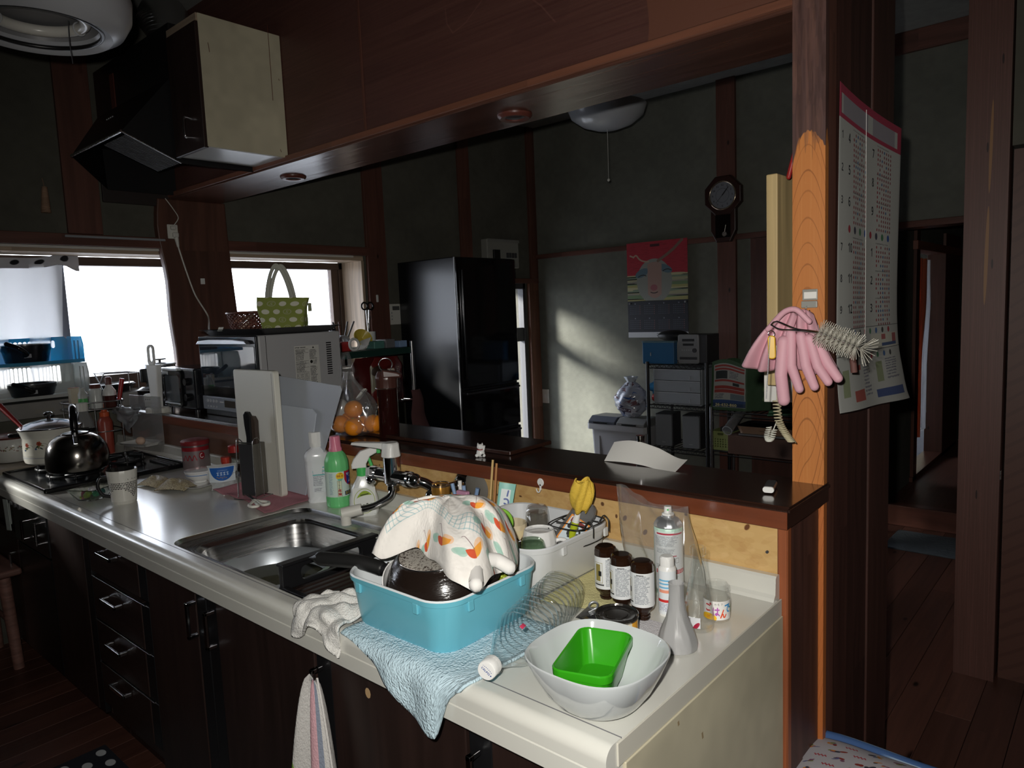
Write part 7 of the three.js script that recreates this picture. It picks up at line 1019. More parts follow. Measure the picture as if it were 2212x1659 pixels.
{ const t = thing('boiler_remote', 'white heater remote panel with small dark screen beside the refrigerator', 'control panel', [W + 0.002, 1.447, -3.205]); part('case', B(0, 0.018, -0.072, 0.072, -0.062, 0.062, 0.005), M.offWhite, t); part('screen', B(0.0175, 0.0195, 0.028, 0.056, -0.05, 0.012, 0.001), M.blackGloss, t); part('button', [0, 1, 2].map((i) => cyl(0.005, 0.005, 0.004, [0.018, 0.01 - i * 0.022, 0.02], [0, 0, PI / 2], 10)), M.grey, t); }
{ const t = thing('wall_switch', 'square white light switch low on the plaster by the narrow window', 'switch', [-3.84, 0.685, BZ]); part('plate', B(-0.036, 0.036, -0.06, 0.06, 0, 0.008, 0.003), M.offWhite, t); part('rocker', B(-0.012, 0.012, -0.016, 0.016, 0.007, 0.012, 0.002), M.white, t); }
{ // shelf beside the refrigerator
  const t = thing('wire_shelf', 'metal wire shelf unit with dark green top between oven and refrigerator', 'shelf', [0, 0, 0]), x0 = -3.86, x1 = -3.36, z0 = -2.32, z1 = -2.90;
  part('top_board', B(x0, x1, 1.205, 1.245, z0, z1, 0.004, 'z'), mat(0.015, 0.05, 0.04, 0.4), t, 'dark green top board');
  for (const [x, z] of [[x0 + 0.015, z0], [x1 - 0.005, z0], [x0 + 0.015, z1], [x1, z1]]) part('post', [rod([x, 0.02, z], [x, 1.28, z], 0.012, 12)], M.wireM, t);
  for (const y of [0.92, 0.55, 0.2]) { const g = []; for (let i = 0; i < 14; i++) g.push(rod([x0, y, z0 - 0.02 - i * 0.042], [x1, y, z0 - 0.02 - i * 0.042], 0.0022, 5)); g.push(rod([x1, y, z0], [x1, y, z1], 0.005), rod([x0, y, z0], [x0, y, z1], 0.005)); part('wire_deck', g, M.wireM, t); }
}
{
  const Y0 = 1.2455, Tq = (nm, l, c, g, m, grp) => tag(part(nm, g, m), l, c, grp);
  Tq('red_box', 'small red and white carton on the dark green shelf top', 'carton', B(-3.52, -3.44, Y0, 1.30, -2.44, -2.51, 0.003), M.red); Tq('white_band_box', 'white carton beside the red one on the shelf top', 'carton', B(-3.52, -3.44, Y0, 1.30, -2.4, -2.435, 0.003), M.white);
  Tq('tape_roll', 'upright white tape roll at the front of the shelf top', 'tape roll', torus(0.032, 0.008, [-3.40, Y0 + 0.038, -2.50], [0, PI / 2, 0]), M.white); Tq('paper_roll', 'grey paper roll standing behind the tape roll', 'roll', T(lathe([[0.028, 0], [0.045, 0], [0.045, 0.07], [0.028, 0.07]], 28), [-3.56, Y0 + 0.045, -2.55], [0, 0, PI / 2]), M.grey);
  Tq('teal_tin', 'teal patterned tin on the shelf top', 'tin', B(-3.52, -3.42, Y0, 1.292, -2.66, -2.74, 0.006), mat(0.1, 0.25, 0.22, 0.4)); Tq('grey_case', 'dark grey box next to the teal tin', 'box', B(-3.52, -3.42, Y0, 1.298, -2.75, -2.82, 0.004), M.midGrey); Tq('blue_box', 'small blue and white box at the right end of the shelf top', 'box', [B(-3.46, -3.39, Y0, 1.285, -2.83, -2.89, 0.003)], mat(0.25, 0.38, 0.6, 0.4)); Tq('white_jar', 'short white tub behind the grey box', 'tub', lathe([[0, 0], [0.04, 0], [0.042, 0.1], [0, 0.1]], 24, [-3.62, Y0, -2.78]), M.white);
  Tq('yellow_dish', 'yellow bowl tipped up on the shelf top', 'bowl', lathe([[0, 0], [0.03, 0], [0.06, 0.04], [0.058, 0.042], [0.02, 0.006], [0, 0.006]], 28, [-3.55, Y0 + 0.05, -2.66], [0.2, 0, -1.0]), mat(0.7, 0.55, 0.08, 0.35)); Tq('card_stack', 'white cards fanned against the yellow bowl', 'card', [box(0.1, 0.004, 0.08, [-3.47, Y0 + 0.03, -2.62], [0.9, 0.2, 0.1], 0.001), box(0.1, 0.004, 0.08, [-3.46, Y0 + 0.012, -2.58], [0.3, 0.5, 0.05], 0.001)], M.paper);
  const pen = thing('pen_cup', 'white cup of pens at the back of the shelf top', 'cup', [-3.66, Y0, -2.6]); part('cup', lathe([[0, 0], [0.03, 0], [0.034, 0.08], [0.03, 0.08], [0.027, 0.005]], 20), M.white, pen);
  [[-0.012, 0.5], [0.0, 0.2], [0.012, -0.25], [0.02, -0.6]].forEach(([d, a], i) => Tq('pen', ['dark pen leaning furthest left in the white cup', 'brown pen second from the left in the cup', 'black pen leaning right in the cup', 'dark pen leaning furthest right in the cup'][i], 'pen', tapered([-3.66 + d * 0.3, Y0 + 0.01, -2.6 - d * 0.5], [-3.64 + d, Y0 + 0.17, -2.6 + a * 0.12], 0.006, 0.005), [M.black, M.brown, M.darkGrey, M.black][i], 'pens in the white cup'));
  Tq('glasses_case', 'upright bundle of dark folded straps at the left of the shelf top', 'strap', [wire([[-3.5, Y0, -2.36], [-3.53, Y0 + 0.1, -2.40], [-3.51, Y0 + 0.13, -2.44], [-3.48, Y0 + 0.02, -2.41]], 0.012, false, 20, 8)], M.darkGrey);
  const sc = thing('hanging_scissors', 'black-handled scissors standing in the white tub', 'scissors', [-3.62, Y0 + 0.06, -2.78]); part('handle_loop', [torus(0.022, 0.005, [0.0, 0.2, 0.022], [0, PI / 2, 0]), torus(0.022, 0.005, [0, 0.2, -0.022], [0, PI / 2, 0])], M.black, sc); part('blade', [rod([0, 0.0, 0], [0, 0.175, 0.012], 0.005), rod([0, 0.0, 0.004], [0, 0.175, -0.012], 0.005)], M.steel, sc);
  const sb = canvas(256, 384, (c, w, h) => { c.fillStyle = '#6e2220'; c.fillRect(0, 0, w, h); c.fillStyle = '#8f8a74'; c.beginPath(); c.moveTo(0, 60); c.quadraticCurveTo(70, 120, 30, 260); c.lineTo(0, 300); c.fill(); c.fillStyle = '#3c2a20'; c.beginPath(); c.ellipse(40, 110, 30, 44, 0.4, 0, 7); c.fill(); c.save(); c.translate(150, 330); c.rotate(-PI / 2); c.fillStyle = '#e5d9c8'; c.fillRect(0, -40, 230, 52); c.fillStyle = '#241a18'; c.font = 'bold 36px sans-serif'; c.fillText('CAT SNACK', 10, -2); c.restore(); smallPrint(c, 186, 90, 40, 230, 16, '#e8c8b0'); });
  const bagShape = (cx, cz, wz, h, y0) => (u, v) => [cx + 0.045 * sin(u * PI) * sin(PI * clamp(v, 0.05, 0.95)) + 0.008 * noise(u * 8, v * 8), y0 + v * h, cz + (0.5 - u) * wz * (1 - 0.25 * sstep(v, 0.8, 1))];
  Tq('cat_snack_bag', 'red foil bag of cat food with vertical lettering on the shelf', 'bag', sheet(bagShape(-3.40, -2.72, 0.24, 0.27, 0.925), 20, 20, 0.006), printed(sb, 0.3)); Tq('red_snack_bag', 'second dark red foil bag behind the lettered cat food bag', 'bag', sheet(bagShape(-3.5, -2.66, 0.24, 0.27, 0.925), 20, 20, 0.006), mat(0.1, 0.012, 0.012, 0.3));
  Tq('blue_bundle', 'dark blue bundle on the middle shelf deck', 'bundle', sph(0.07, [-3.55, 0.985, -2.47], [1, 0.85, 1.1], 16), mat(0.02, 0.05, 0.16, 0.6)); Tq('dark_green_folder', 'dull green board standing behind the blue bundle', 'board', B(-3.7, -3.695, 0.925, 1.15, -2.4, -2.62, 0.002), mat(0.12, 0.15, 0.08, 0.7)); Tq('white_remote', 'white stick lying tilted before the red bag', 'stick', box(0.03, 0.016, 0.09, [-3.40, 0.99, -2.53], [0.6, 0.2, 0], 0.004), M.offWhite); Tq('white_appliance', 'white appliance with a lit edge low on the shelf deck', 'appliance', B(-3.7, -3.4, 0.555, 0.66, -2.36, -2.6, 0.01), M.white);
  Tq('oven_glove', 'dark cloth glove hanging from the shelf post by the refrigerator', 'glove', sheet((u, v) => [-3.345 + 0.02 * sin(u * PI) + 0.01 * sin(v * 7), 0.98 - v * 0.25, -2.86 - (u * 0.11) * (0.6 + 0.6 * v)], 12, 14, 0.012), mat(0.1, 0.04, 0.04, 0.9));
}
{ const t = thing('dining_chair', 'pale brown dining chair whose top rail shows above the bar', 'chair', [-2.35, 0, -2.33]); const wm = wood(0.3, 0.15, 0.09, 0.5); part('top_rail', T(wuv(ext(rrPts(0.21, 0.024, 0.02, 6), 0.026, 0.008), 'x'), [0, 0.865, -0.013], [0, 0, 0.0]), wm, t); for (let i = 0; i < 9; i++) part('spindle', rod([-0.16 + i * 0.04, 0.45, 0.02], [-0.16 + i * 0.04, 0.85, 0], 0.007), wm, t); part('seat', T(ext(rrPts(0.22, 0.2, 0.06), 0.03, 0.008), [0, 0.43, -0.2], [PI / 2, 0, 0]), wm, t); for (const [x, z] of [[-0.19, 0.0], [0.19, 0.0], [-0.19, -0.36], [0.19, -0.36]]) part('leg', tapered([x, 0, z], [x * 0.92, 0.43, z * 0.95], 0.016, 0.02), wm, t); }
// back wall
{
  const t = thing('goat_calendar', 'wall calendar with a horned animal painting over a dark date panel', 'calendar', [-2.72, 1.19, BZ + 0.026]);
  const pic = canvas(512, 448, (c, w, h) => { c.fillStyle = '#b0303e'; c.fillRect(0, 0, w, 250); for (let i = 0; i < 300; i++) { c.fillStyle = 'rgba(60,10,20,0.12)'; c.fillRect(rnd() * w, rnd() * 250, 30, 3); } const bands = ['#b9b48c', '#7e8f78', '#a8a484', '#8e8a80', '#738a66', '#a6a06a']; for (let i = 0; i < 12; i++) { c.fillStyle = bands[i % 6]; c.beginPath(); c.ellipse(rnd() * w, 262 + i * 16, 180 + rnd() * 160, 15, rr(-0.05, 0.05), 0, 7); c.fill(); c.fillRect(0, 250 + i * 17, w, 10); }
    c.fillStyle = '#8e9088'; c.beginPath(); c.ellipse(235, 300, 150, 170, 0, 0, 7); c.fill(); c.fillStyle = '#5d7480'; c.beginPath(); c.ellipse(130, 235, 60, 30, -0.4, 0, 7); c.fill(); c.beginPath(); c.ellipse(330, 210, 60, 28, 0.4, 0, 7); c.fill(); c.fillStyle = '#a5867c'; c.beginPath(); c.moveTo(180, 170); c.quadraticCurveTo(240, 140, 300, 170); c.lineTo(296, 400); c.quadraticCurveTo(240, 460, 180, 400); c.fill(); c.fillStyle = '#a06268'; c.beginPath(); c.ellipse(232, 350, 30, 24, 0, 0, 7); c.fill();
    c.strokeStyle = '#80685a'; c.lineWidth = 22; c.lineCap = 'round'; c.beginPath(); c.moveTo(270, 150); c.lineTo(340, 110); c.lineTo(400, 70); c.lineTo(470, 8); c.stroke(); c.lineWidth = 12; c.strokeStyle = '#b49c86'; c.beginPath(); c.moveTo(190, 150); c.quadraticCurveTo(120, 150, 96, 110); c.quadraticCurveTo(80, 84, 60, 110); c.lineTo(30, 96); c.stroke(); c.strokeStyle = '#2c2a2c'; c.lineWidth = 6; c.beginPath(); c.moveTo(100, 262); c.quadraticCurveTo(140, 240, 166, 258); c.moveTo(310, 228); c.quadraticCurveTo(345, 205, 380, 226); c.moveTo(205, 385); c.quadraticCurveTo(235, 398, 262, 384); c.stroke(); c.fillStyle = '#4a2028'; c.fillRect(205, 20, 80, 20); });
  part('picture', new THREE.BoxGeometry(0.51, 0.44, 0.002).translate(0, 0.5, 0), printed(pic, 0.7), t, 'picture of a horned animal on a red sky');
  const dates = canvas(512, 256, (c, w, h) => { c.fillStyle = '#26272f'; c.fillRect(0, 0, w, h); for (let m = 0; m < 8; m++) { const x0 = 20 + (m % 4) * 124, y0 = 20 + Math.floor(m / 4) * 104; c.fillStyle = '#777a84'; c.fillRect(x0 + 40, y0 - 8, 10, 8); for (let j = 0; j < 5; j++) for (let i = 0; i < 7; i++) { c.fillStyle = i === 6 ? '#8a5a5a' : '#555863'; c.fillRect(x0 + i * 14, y0 + 8 + j * 14, 6, 6); } } c.fillStyle = '#c8c9cc'; c.fillRect(0, 218, w, 38); smallPrint(c, 250, 226, 120, 22, 2, '#445'); c.fillStyle = '#c9a040'; c.fillRect(372, 228, 14, 18); });
  part('date_panel', new THREE.BoxGeometry(0.51, 0.275, 0.002).translate(0, 0.1385, 0.001), printed(dates, 0.5), t, 'dark date panel with pale foot strip'); part('pin', [sph(0.008, [-0.235, 0.262, 0.006], 1, 8), sph(0.008, [0.235, 0.262, 0.006], 1, 8)], M.silver, t);
}
{
  const t = thing('pendulum_clock', 'dark octagonal pendulum wall clock on the far post', 'clock', [-2.17, 2.165, BZ + 0.03]);
  const oct = (r) => Array.from({ length: 8 }, (_, i) => { const a = (i + 0.5) / 8 * 2 * PI; return [r * cos(a), r * sin(a)]; }); const dk = wood(0.05, 0.018, 0.013, 0.3);
  part('case', [ext(oct(0.142), 0.05, 0.008), T(ext([[-0.09, 0.02], [0.09, 0.02], [0.09, -0.24], [0.05, -0.315], [-0.05, -0.315], [-0.09, -0.24]], 0.045, 0.006), [0, 0, 0])], dk, t);
  part('bezel', [torus(0.094, 0.006, [0, 0, 0.05], [0, 0, 0], 44)], mat(0.5, 0.4, 0.3, 0.2, { metalness: 0.9 }), t);
  part('dial', new THREE.CircleGeometry(0.092, 48).translate(0, 0, 0.0505), printed(canvas(256, 256, (c, w) => { c.fillStyle = '#7d7f86'; c.fillRect(0, 0, w, w); c.fillStyle = '#15151a'; c.font = 'bold 25px serif'; c.textAlign = 'center'; c.textBaseline = 'middle'; for (let i = 1; i <= 12; i++) c.fillText(String(i), 128 + 98 * sin(i * PI / 6), 128 - 98 * cos(i * PI / 6)); c.strokeStyle = '#2a2a30'; c.lineWidth = 2; c.beginPath(); c.arc(128, 128, 66, 0, 7); c.stroke(); }), 0.4), t);
  part('hour_hand', box(0.006, 0.05, 0.002, [0.015, 0.018, 0.053], [0, 0, -0.70], 0.0005), M.black, t); part('minute_hand', box(0.004, 0.07, 0.002, [0.022, 0.026, 0.055], [0, 0, -0.72], 0.0005), M.black, t); part('second_hand', box(0.0016, 0.07, 0.001, [-0.022, -0.024, 0.056], [0, 0, -0.74], 0), M.black, t);
  part('pendulum_window', B(-0.055, 0.055, -0.285, -0.13, 0.044, 0.047, 0.002), mat(0.008, 0.007, 0.007, 0.06), t); part('pendulum', [T(cyl(0.016, 0.016, 0.004, [0, 0, 0], [PI / 2, 0, 0], 20), [0.012, -0.262, 0.05]), rod([0.012, -0.262, 0.05], [0.022, -0.2, 0.05], 0.0015)], mat(0.55, 0.5, 0.45, 0.2, { metalness: 0.9 }), t);
}
{
  const t = thing('ceiling_lamp', 'round white ceiling lamp with a pull string beyond the beam', 'lamp', [-2.48, 2.60, -3.80]); part('dome', lathe([[0, -0.085], [0.08, -0.078], [0.16, -0.05], [0.22, -0.005], [0.24, 0.05], [0.2, 0.06], [0, 0.06]], 56), mat(0.5, 0.52, 0.55, 0.2), t); part('mount', cyl(0.05, 0.08, 0.29, [0, 0.205, 0]), M.grey, t); part('pull_string', [rod([0, -0.085, 0], [0, -0.38, 0], 0.0014, 5), sph(0.009, [0, -0.385, 0], 1, 10)], M.offWhite, t);
}
// things along the back wall
{
  const t = thing('waste_bin', 'grey two-lid waste bin against the back wall', 'bin', [-2.87, 0, -4.55]); const gm = mat(0.36, 0.36, 0.37, 0.45), R = (a, b) => rrPts(a, b, 0.03);
  part('body', loft([[0, R(0.21, 0.11)], [0.5, R(0.235, 0.13)], [0.52, R(0.235, 0.13)], [0.52, R(0.262, 0.15)], [0.565, R(0.262, 0.15)]]), gm, t); for (const x of [-0.16, 0.11]) part('panel_rib', B(x, x + 0.005, 0.04, 0.47, 0.12, 0.132, 0.001), mat(0.36, 0.36, 0.37, 0.4), t);
  for (const [x, m, l] of [[-0.125, mat(0.09, 0.1, 0.13, 0.35), 'dark blue-grey lid'], [0.125, mat(0.2, 0.2, 0.2, 0.4), 'grey lid']]) { const d = new THREE.Group(); d.name = 'lid'; d.userData.label = l; t.add(d); part('lid_shell', T(ext([[-0.15, 0], [0.15, 0], [0.14, 0.025], [0.08, 0.05], [-0.1, 0.055], [-0.15, 0.02]].map(([a, b]) => [a, b]), 0.235, 0.006), [x - 0.1175, 0.563, 0], [0, PI / 2, 0]), m, d); part('grip_slot', B(x - 0.07, x + 0.05, 0.568, 0.58, 0.145, 0.156, 0.002), M.black, d); }
}
{
  const t = thing('rubbish_bag', 'stuffed clear rubbish bag tied at the top on the grey bin', 'bag', [-2.80, 0.617, -4.52]); const tx = canvas(512, 256, (c, w, h) => { c.fillStyle = '#a5aab8'; c.fillRect(0, 0, w, h); for (let i = 0; i < 160; i++) { c.fillStyle = ['#d6dae4', '#8a92a6', '#5a4a56', '#3f5f9c', '#c8ccd6', '#7b5a60', '#e2e4ea', '#39405a'][Math.floor(rnd() * 8)]; c.beginPath(); const x = rnd() * w, y = rnd() * h; c.moveTo(x, y); for (let k = 0; k < 4; k++) c.lineTo(x + rr(-40, 40), y + rr(-24, 24)); c.fill(); } });
  part('bag_film', sheet((u, v) => { const a = u * 2 * PI, R = 0.125 * Math.pow(sin(PI * clamp(0.1 + v * 0.86, 0, 1)), 0.7) * (1 + 0.12 * (noise(u * 14, v * 12) - 0.5) + 0.05 * sin(a * 6 + v * 9)); return [R * cos(a), 0.002 + v * 0.26, R * sin(a) * 0.9]; }, 64, 32, 0.003), printed(tx, 0.18), t); part('tied_neck', sheet((u, v) => { const a = u * 2 * PI, R = 0.02 + 0.025 * v * (1 + 0.4 * sin(a * 5)); return [R * cos(a), 0.245 + v * 0.055, R * sin(a)]; }, 30, 6, 0.002), mat(0.5, 0.55, 0.6, 0.25), t);
}
{
  const t = thing('steel_rack', 'black wire rack on posts that holds drawers and loudspeakers', 'rack', [0, 0, 0]), x0 = -2.6, x1 = -2.15, z0 = -4.42, z1 = -4.76;
  for (const [x, z] of [[x0, z0], [x1, z0], [x0, z1], [x1, z1]]) part('post', rod([x, 0.01, z], [x, 1.04, z], 0.0125, 12), M.black, t);
  for (const y of [1.02, 0.735, 0.43, 0.12]) { const g = [rod([x0, y, z0], [x1, y, z0], 0.004), rod([x0, y - 0.025, z0], [x1, y - 0.025, z0], 0.003), rod([x0, y, z1], [x1, y, z1], 0.004)]; for (let i = 0; i < 12; i++) { const a = lerp(x0, x1, i / 12), b = lerp(x0, x1, (i + 0.5) / 12), c = lerp(x0, x1, (i + 1) / 12); g.push(rod([a, y - 0.025, z0], [b, y, z0], 0.002, 5), rod([b, y, z0], [c, y - 0.025, z0], 0.002, 5), rod([b, y, z0], [b, y, z1], 0.0022, 5)); } part('wire_deck', g, M.black, t); }
}
{
  const t = thing('drawer_case', 'translucent plastic case of three drawers on the black rack', 'drawer case', [0, 0, 0]), cl = mat(0.5, 0.54, 0.58, 0.3, { P: 1, transmission: 0.35, thickness: 0 });
  part('frame', [B(-2.56, -2.19, 0.742, 0.75, -4.43, -4.70, 0.002), B(-2.56, -2.19, 0.992, 1.0, -4.43, -4.70, 0.002), B(-2.56, -2.552, 0.742, 1.0, -4.43, -4.70, 0.002), B(-2.198, -2.19, 0.742, 1.0, -4.43, -4.70, 0.002), B(-2.56, -2.19, 0.742, 1.0, -4.69, -4.70, 0.002)], cl, t);
  for (let i = 0; i < 3; i++) { const y0 = 0.752 + i * 0.08, d = new THREE.Group(); d.name = 'drawer'; t.add(d); part('front', B(-2.55, -2.2, y0, y0 + 0.076, -4.425, -4.431, 0.002), cl, d); part('tray', [B(-2.545, -2.205, y0 + 0.002, y0 + 0.006, -4.432, -4.68, 0.001)], cl, d); part('pull', [B(-2.28, -2.275, y0 + 0.01, y0 + 0.035, -4.42, -4.426, 0.001), B(-2.55, -2.2, y0 + 0.072, y0 + 0.077, -4.42, -4.426, 0.001)], mat(0.5, 0.52, 0.55, 0.3), d); part('contents', B(-2.52, -2.3, y0 + 0.008, y0 + 0.04, -4.46, -4.66, 0.01), mat(0.1, 0.09, 0.1, 0.6), d); }
}
for (const [x, l, dx] of [[-2.50, 'dark grey loudspeaker at the left on the lower rack deck', 0], [-2.29, 'dark grey loudspeaker at the right on the lower rack deck', 0]]) { const t = thing('loudspeaker', l, 'speaker', [x, 0.434, -4.46], 0.12, 'loudspeakers on the rack'); part('cabinet', B(-0.065, 0.065, 0, 0.235, -0.16, 0, 0.006), M.darkGrey, t); part('grille', T(ext(rrPts(0.06, 0.112, 0.01), 0.012, 0.003), [0, 0.117, -0.002]), mat(0.2, 0.215, 0.235, 0.7), t); part('badge', B(-0.012, 0.012, 0.03, 0.034, 0.0095, 0.0105, 0), M.silver, t); }
{
  const t = thing('mini_stereo', 'small silver stereo unit on the top deck of the rack', 'stereo', [-2.305, 1.025, -4.47], 0.0); part('cabinet', B(-0.075, 0.13, 0.004, 0.2, -0.2, -0.01, 0.006), M.darkGrey, t); part('front', T(ext(rrPts(0.078, 0.1, 0.014), 0.018, 0.004), [0, 0.102, -0.012]), mat(0.26, 0.265, 0.27, 0.4), t); part('disc_slot', B(-0.045, 0.045, 0.155, 0.172, 0.005, 0.008, 0.001), M.black, t); part('display', B(-0.04, 0.04, 0.125, 0.14, 0.005, 0.008, 0.001), M.black, t); for (let i = 0; i < 5; i++) part('button', cyl(0.005, 0.005, 0.004, [-0.045 + i * 0.017, 0.095, 0.007], [PI / 2, 0, 0], 10), M.silver, t); part('volume_knob', cyl(0.015, 0.015, 0.01, [0.048, 0.093, 0.009], [PI / 2, 0, 0]), M.darkGrey, t); part('lower_flap', B(-0.065, 0.065, 0.03, 0.048, 0.005, 0.008, 0.001), M.darkGrey, t);
}
{ const t = thing('blue_case', 'flat blue plastic case standing beside the stereo', 'case', [-2.515, 1.025, -4.42]); part('shell', B(-0.125, 0.125, 0, 0.155, -0.05, 0, 0.006), mat(0.02, 0.12, 0.26, 0.35), t); part('edge_rail', B(-0.127, 0.127, 0.148, 0.16, -0.052, 0.002, 0.002), mat(0.1, 0.18, 0.22, 0.4), t); part('latch', B(-0.06, -0.053, 0.055, 0.08, 0, 0.004, 0.001), M.silver, t); }
tag(part('black_bag', sph(0.1, [-2.48, 1.215, -4.58], [1.2, 0.4, 0.7], 18), mat(0.01, 0.01, 0.012, 0.5)), 'black soft bag lying on the blue case', 'bag');
tag(part('blue_plush', [sph(0.075, [-2.62, 0.83, -4.62], [0.8, 1, 0.8], 18), sph(0.04, [-2.655, 0.84, -4.585], [1, 0.8, 1], 14)], mat(0.04, 0.24, 0.5, 0.8)), 'blue soft object between the rubbish bag and the drawers', 'soft toy');
tag(part('red_ball', sph(0.03, [-2.585, 0.775, -4.5], 1, 18), mat(0.4, 0.02, 0.02, 0.4)), 'small red ball at the left of the drawer case', 'ball');
{ // second low rack to the right and what stands on it
  const t = thing('low_rack', 'low chrome wire rack to the right of the black one', 'rack', [0, 0, 0]), x0 = -2.12, x1 = -1.45, z0 = -4.42, z1 = -4.76; for (const [x, z] of [[x0, z0], [x1, z0], [x0, z1], [x1, z1]]) part('post', rod([x, 0.01, z], [x, 0.745, z], 0.0125, 12), M.wireM, t); for (const y of [0.715, 0.45, 0.12]) { const g = [rod([x0, y, z0], [x1, y, z0], 0.004), rod([x0, y - 0.025, z0], [x1, y - 0.025, z0], 0.003), rod([x0, y, z1], [x1, y, z1], 0.004)]; for (let i = 0; i < 16; i++) { const b = lerp(x0, x1, (i + 0.5) / 16); g.push(rod([b, y, z0], [b, y, z1], 0.0022, 5)); } part('wire_deck', g, M.darkGrey, t); }
}
{
  const tx = canvas(512, 512, (c, w, h) => { c.fillStyle = '#3e5a3e'; c.fillRect(0, 0, w, h); c.fillStyle = '#a9aca6'; c.fillRect(20, 40, 300, 440); c.fillStyle = '#a04038'; for (const y of [52, 84, 200, 262, 300]) c.fillRect(30, y, 280, 20 + (y > 250 ? 12 : 0)); c.fillStyle = '#2c3434'; c.fillRect(40, 112, 110, 80); c.fillRect(200, 226, 60, 30); c.fillStyle = '#6d7a80'; c.fillRect(180, 340, 130, 60); c.fillStyle = '#2d4a7a'; c.fillRect(20, 404, 300, 32); c.fillStyle = '#22395a'; c.fillRect(20, 436, 300, 40); c.fillStyle = '#e0d49a'; c.font = 'bold 40px sans-serif'; c.fillText('26-432-860', 40, 470); smallPrint(c, 170, 116, 130, 70, 5, '#556'); smallPrint(c, 40, 344, 120, 50, 4, '#445'); c.fillStyle = '#6f8a5a'; for (let i = 0; i < 8; i++) { c.beginPath(); c.ellipse(410 + rr(-50, 50), 260 + rr(-60, 120), 12, 50, rr(-0.5, 0.5), 0, 7); c.fill(); } });
  const t = thing('shopping_bag', 'standing paper shopping bag with printed red and green panels', 'bag', [-2.02, 0.722, -4.46], -0.05); const f = (u, v) => { const q = [[-0.115, 0.02], [0.12, 0.0], [0.24, -0.13], [0.02, -0.15], [-0.115, 0.02]], s = u * 4, i = Math.min(3, Math.floor(s)), k = s - i; return [lerp(q[i][0], q[i + 1][0], k) * (1 - 0.04 * v), v * (0.32 + 0.02 * sin(u * 17)), lerp(q[i][1], q[i + 1][1], k) + 0.006 * (noise(u * 20, v * 9) - 0.5) - 0.02 * v]; }; const g = sheet(f, 48, 14, 0.003), uv = g.attributes.uv; for (let i = 0; i < uv.count; i++) uv.setX(i, uv.getX(i) < 0.25 ? uv.getX(i) * 2.5 : 0.625 + (uv.getX(i) - 0.25) * 0.5); part('panels', g, printed(tx, 0.6), t); part('base', box(0.22, 0.004, 0.13, [0.05, 0.003, -0.065]), mat(0.1, 0.14, 0.1, 0.7), t);
}
{ const t = thing('green_basket', 'small yellow-green perforated basket on the low rack', 'basket', [-2.06, 0.455, -4.43]); const gm = mat(0.28, 0.33, 0.12, 0.5); const hs = []; for (let i = 0; i < 7; i++) for (let j = 0; j < 4; j++) hs.push(rrPts(0.004, 0.005, 0.003, 2).map(([a, b]) => [-0.055 + i * 0.018 + a, 0.025 + j * 0.016 + b])); hs.push(rrPts(0.022, 0.007, 0.006, 3).map(([a, b]) => [a, 0.108 + b])); part('front', ext([[-0.07, 0], [0.07, 0], [0.08, 0.125], [-0.08, 0.125]], 0.004, 0, hs), gm, t); part('shell', [box(0.004, 0.125, 0.2, [-0.075, 0.0625, -0.1]), box(0.004, 0.125, 0.2, [0.075, 0.0625, -0.1]), box(0.15, 0.125, 0.004, [0, 0.0625, -0.2]), box(0.15, 0.004, 0.2, [0, 0.002, -0.1])], gm, t); part('rim', [box(0.166, 0.008, 0.01, [0, 0.124, 0.003], [0, 0, 0], 0.002)], gm, t); }
tag(part('dark_items', [B(-2.1, -2.0, 0.56, 0.6, -4.5, -4.6, 0.01)], M.darkGrey), 'dark object lying in the green basket', 'object');
tag(part('brown_carton', B(-1.98, -1.46, 0.452, 0.575, -4.36, -4.72, 0.004), mat(0.14, 0.075, 0.055, 0.7, { map: mottle })), 'long brown cardboard carton on the low rack', 'carton');
{ const t = thing('kraft_tray', 'kraft tray with black inside lying on the brown carton', 'tray', [-1.72, 0.578, -4.50]); part('outside', loft([[0.012, rrPts(0.2, 0.11, 0.04)], [0.06, rrPts(0.22, 0.125, 0.045)]], true, false), mat(0.27, 0.17, 0.11, 0.7), t); part('inside', loft([[0.06, rrPts(0.22, 0.125, 0.045)], [0.061, rrPts(0.212, 0.118, 0.04)], [0.045, rrPts(0.2, 0.11, 0.04)]], false, true), M.black, t); part('lower_sheet', B(-0.19, 0.23, 0, 0.011, -0.1, 0.13, 0.003), M.midGrey, t); part('lettering', decal(0.09, 0.014, [-0.02, 0.036, 0.124], [0.2, 0, PI]), printed(canvas(256, 40, (c, w, h) => { c.fillStyle = '#8c705a'; c.fillRect(0, 0, w, h); c.fillStyle = '#2a1c14'; c.font = 'bold 30px sans-serif'; c.fillText('HighSelection', 24, 30); }), 0.7), t); }
{ const t = thing('clear_tube', 'clear rolled plastic tube lying across the kraft tray', 'tube', [0, 0, 0]); part('tube', T(lathe([[0.03, 0], [0.0315, 0], [0.0315, 0.3], [0.03, 0.3], [0.03, 0]], 24), [-1.955, 0.615, -4.30], [-1.15, -0.6, 0]), mat(0.75, 0.75, 0.75, 0.1, { P: 1, transmission: 0.85, thickness: 0 }), t); part('end_ring', T(torus(0.031, 0.0022, [0, 0, 0]), [-1.955, 0.615, -4.30], [-1.15, -0.6, 0]), M.silver, t); }
tag(part('green_flyers', [box(0.2, 0.012, 0.14, [-1.66, 0.724, -4.5], [0.05, 0.3, 0.05], 0.004), box(0.12, 0.02, 0.05, [-1.68, 0.738, -4.46], [0, 0.2, 0.1], 0.006)], mat(0.05, 0.16, 0.08, 0.5)), 'green and white flyers lying on top of the low rack', 'papers');
tag(part('black_device', [B(-1.66, -1.5, 0.722, 0.80, -4.55, -4.7, 0.01)], M.black), 'black box device at the right end of the low rack', 'device');
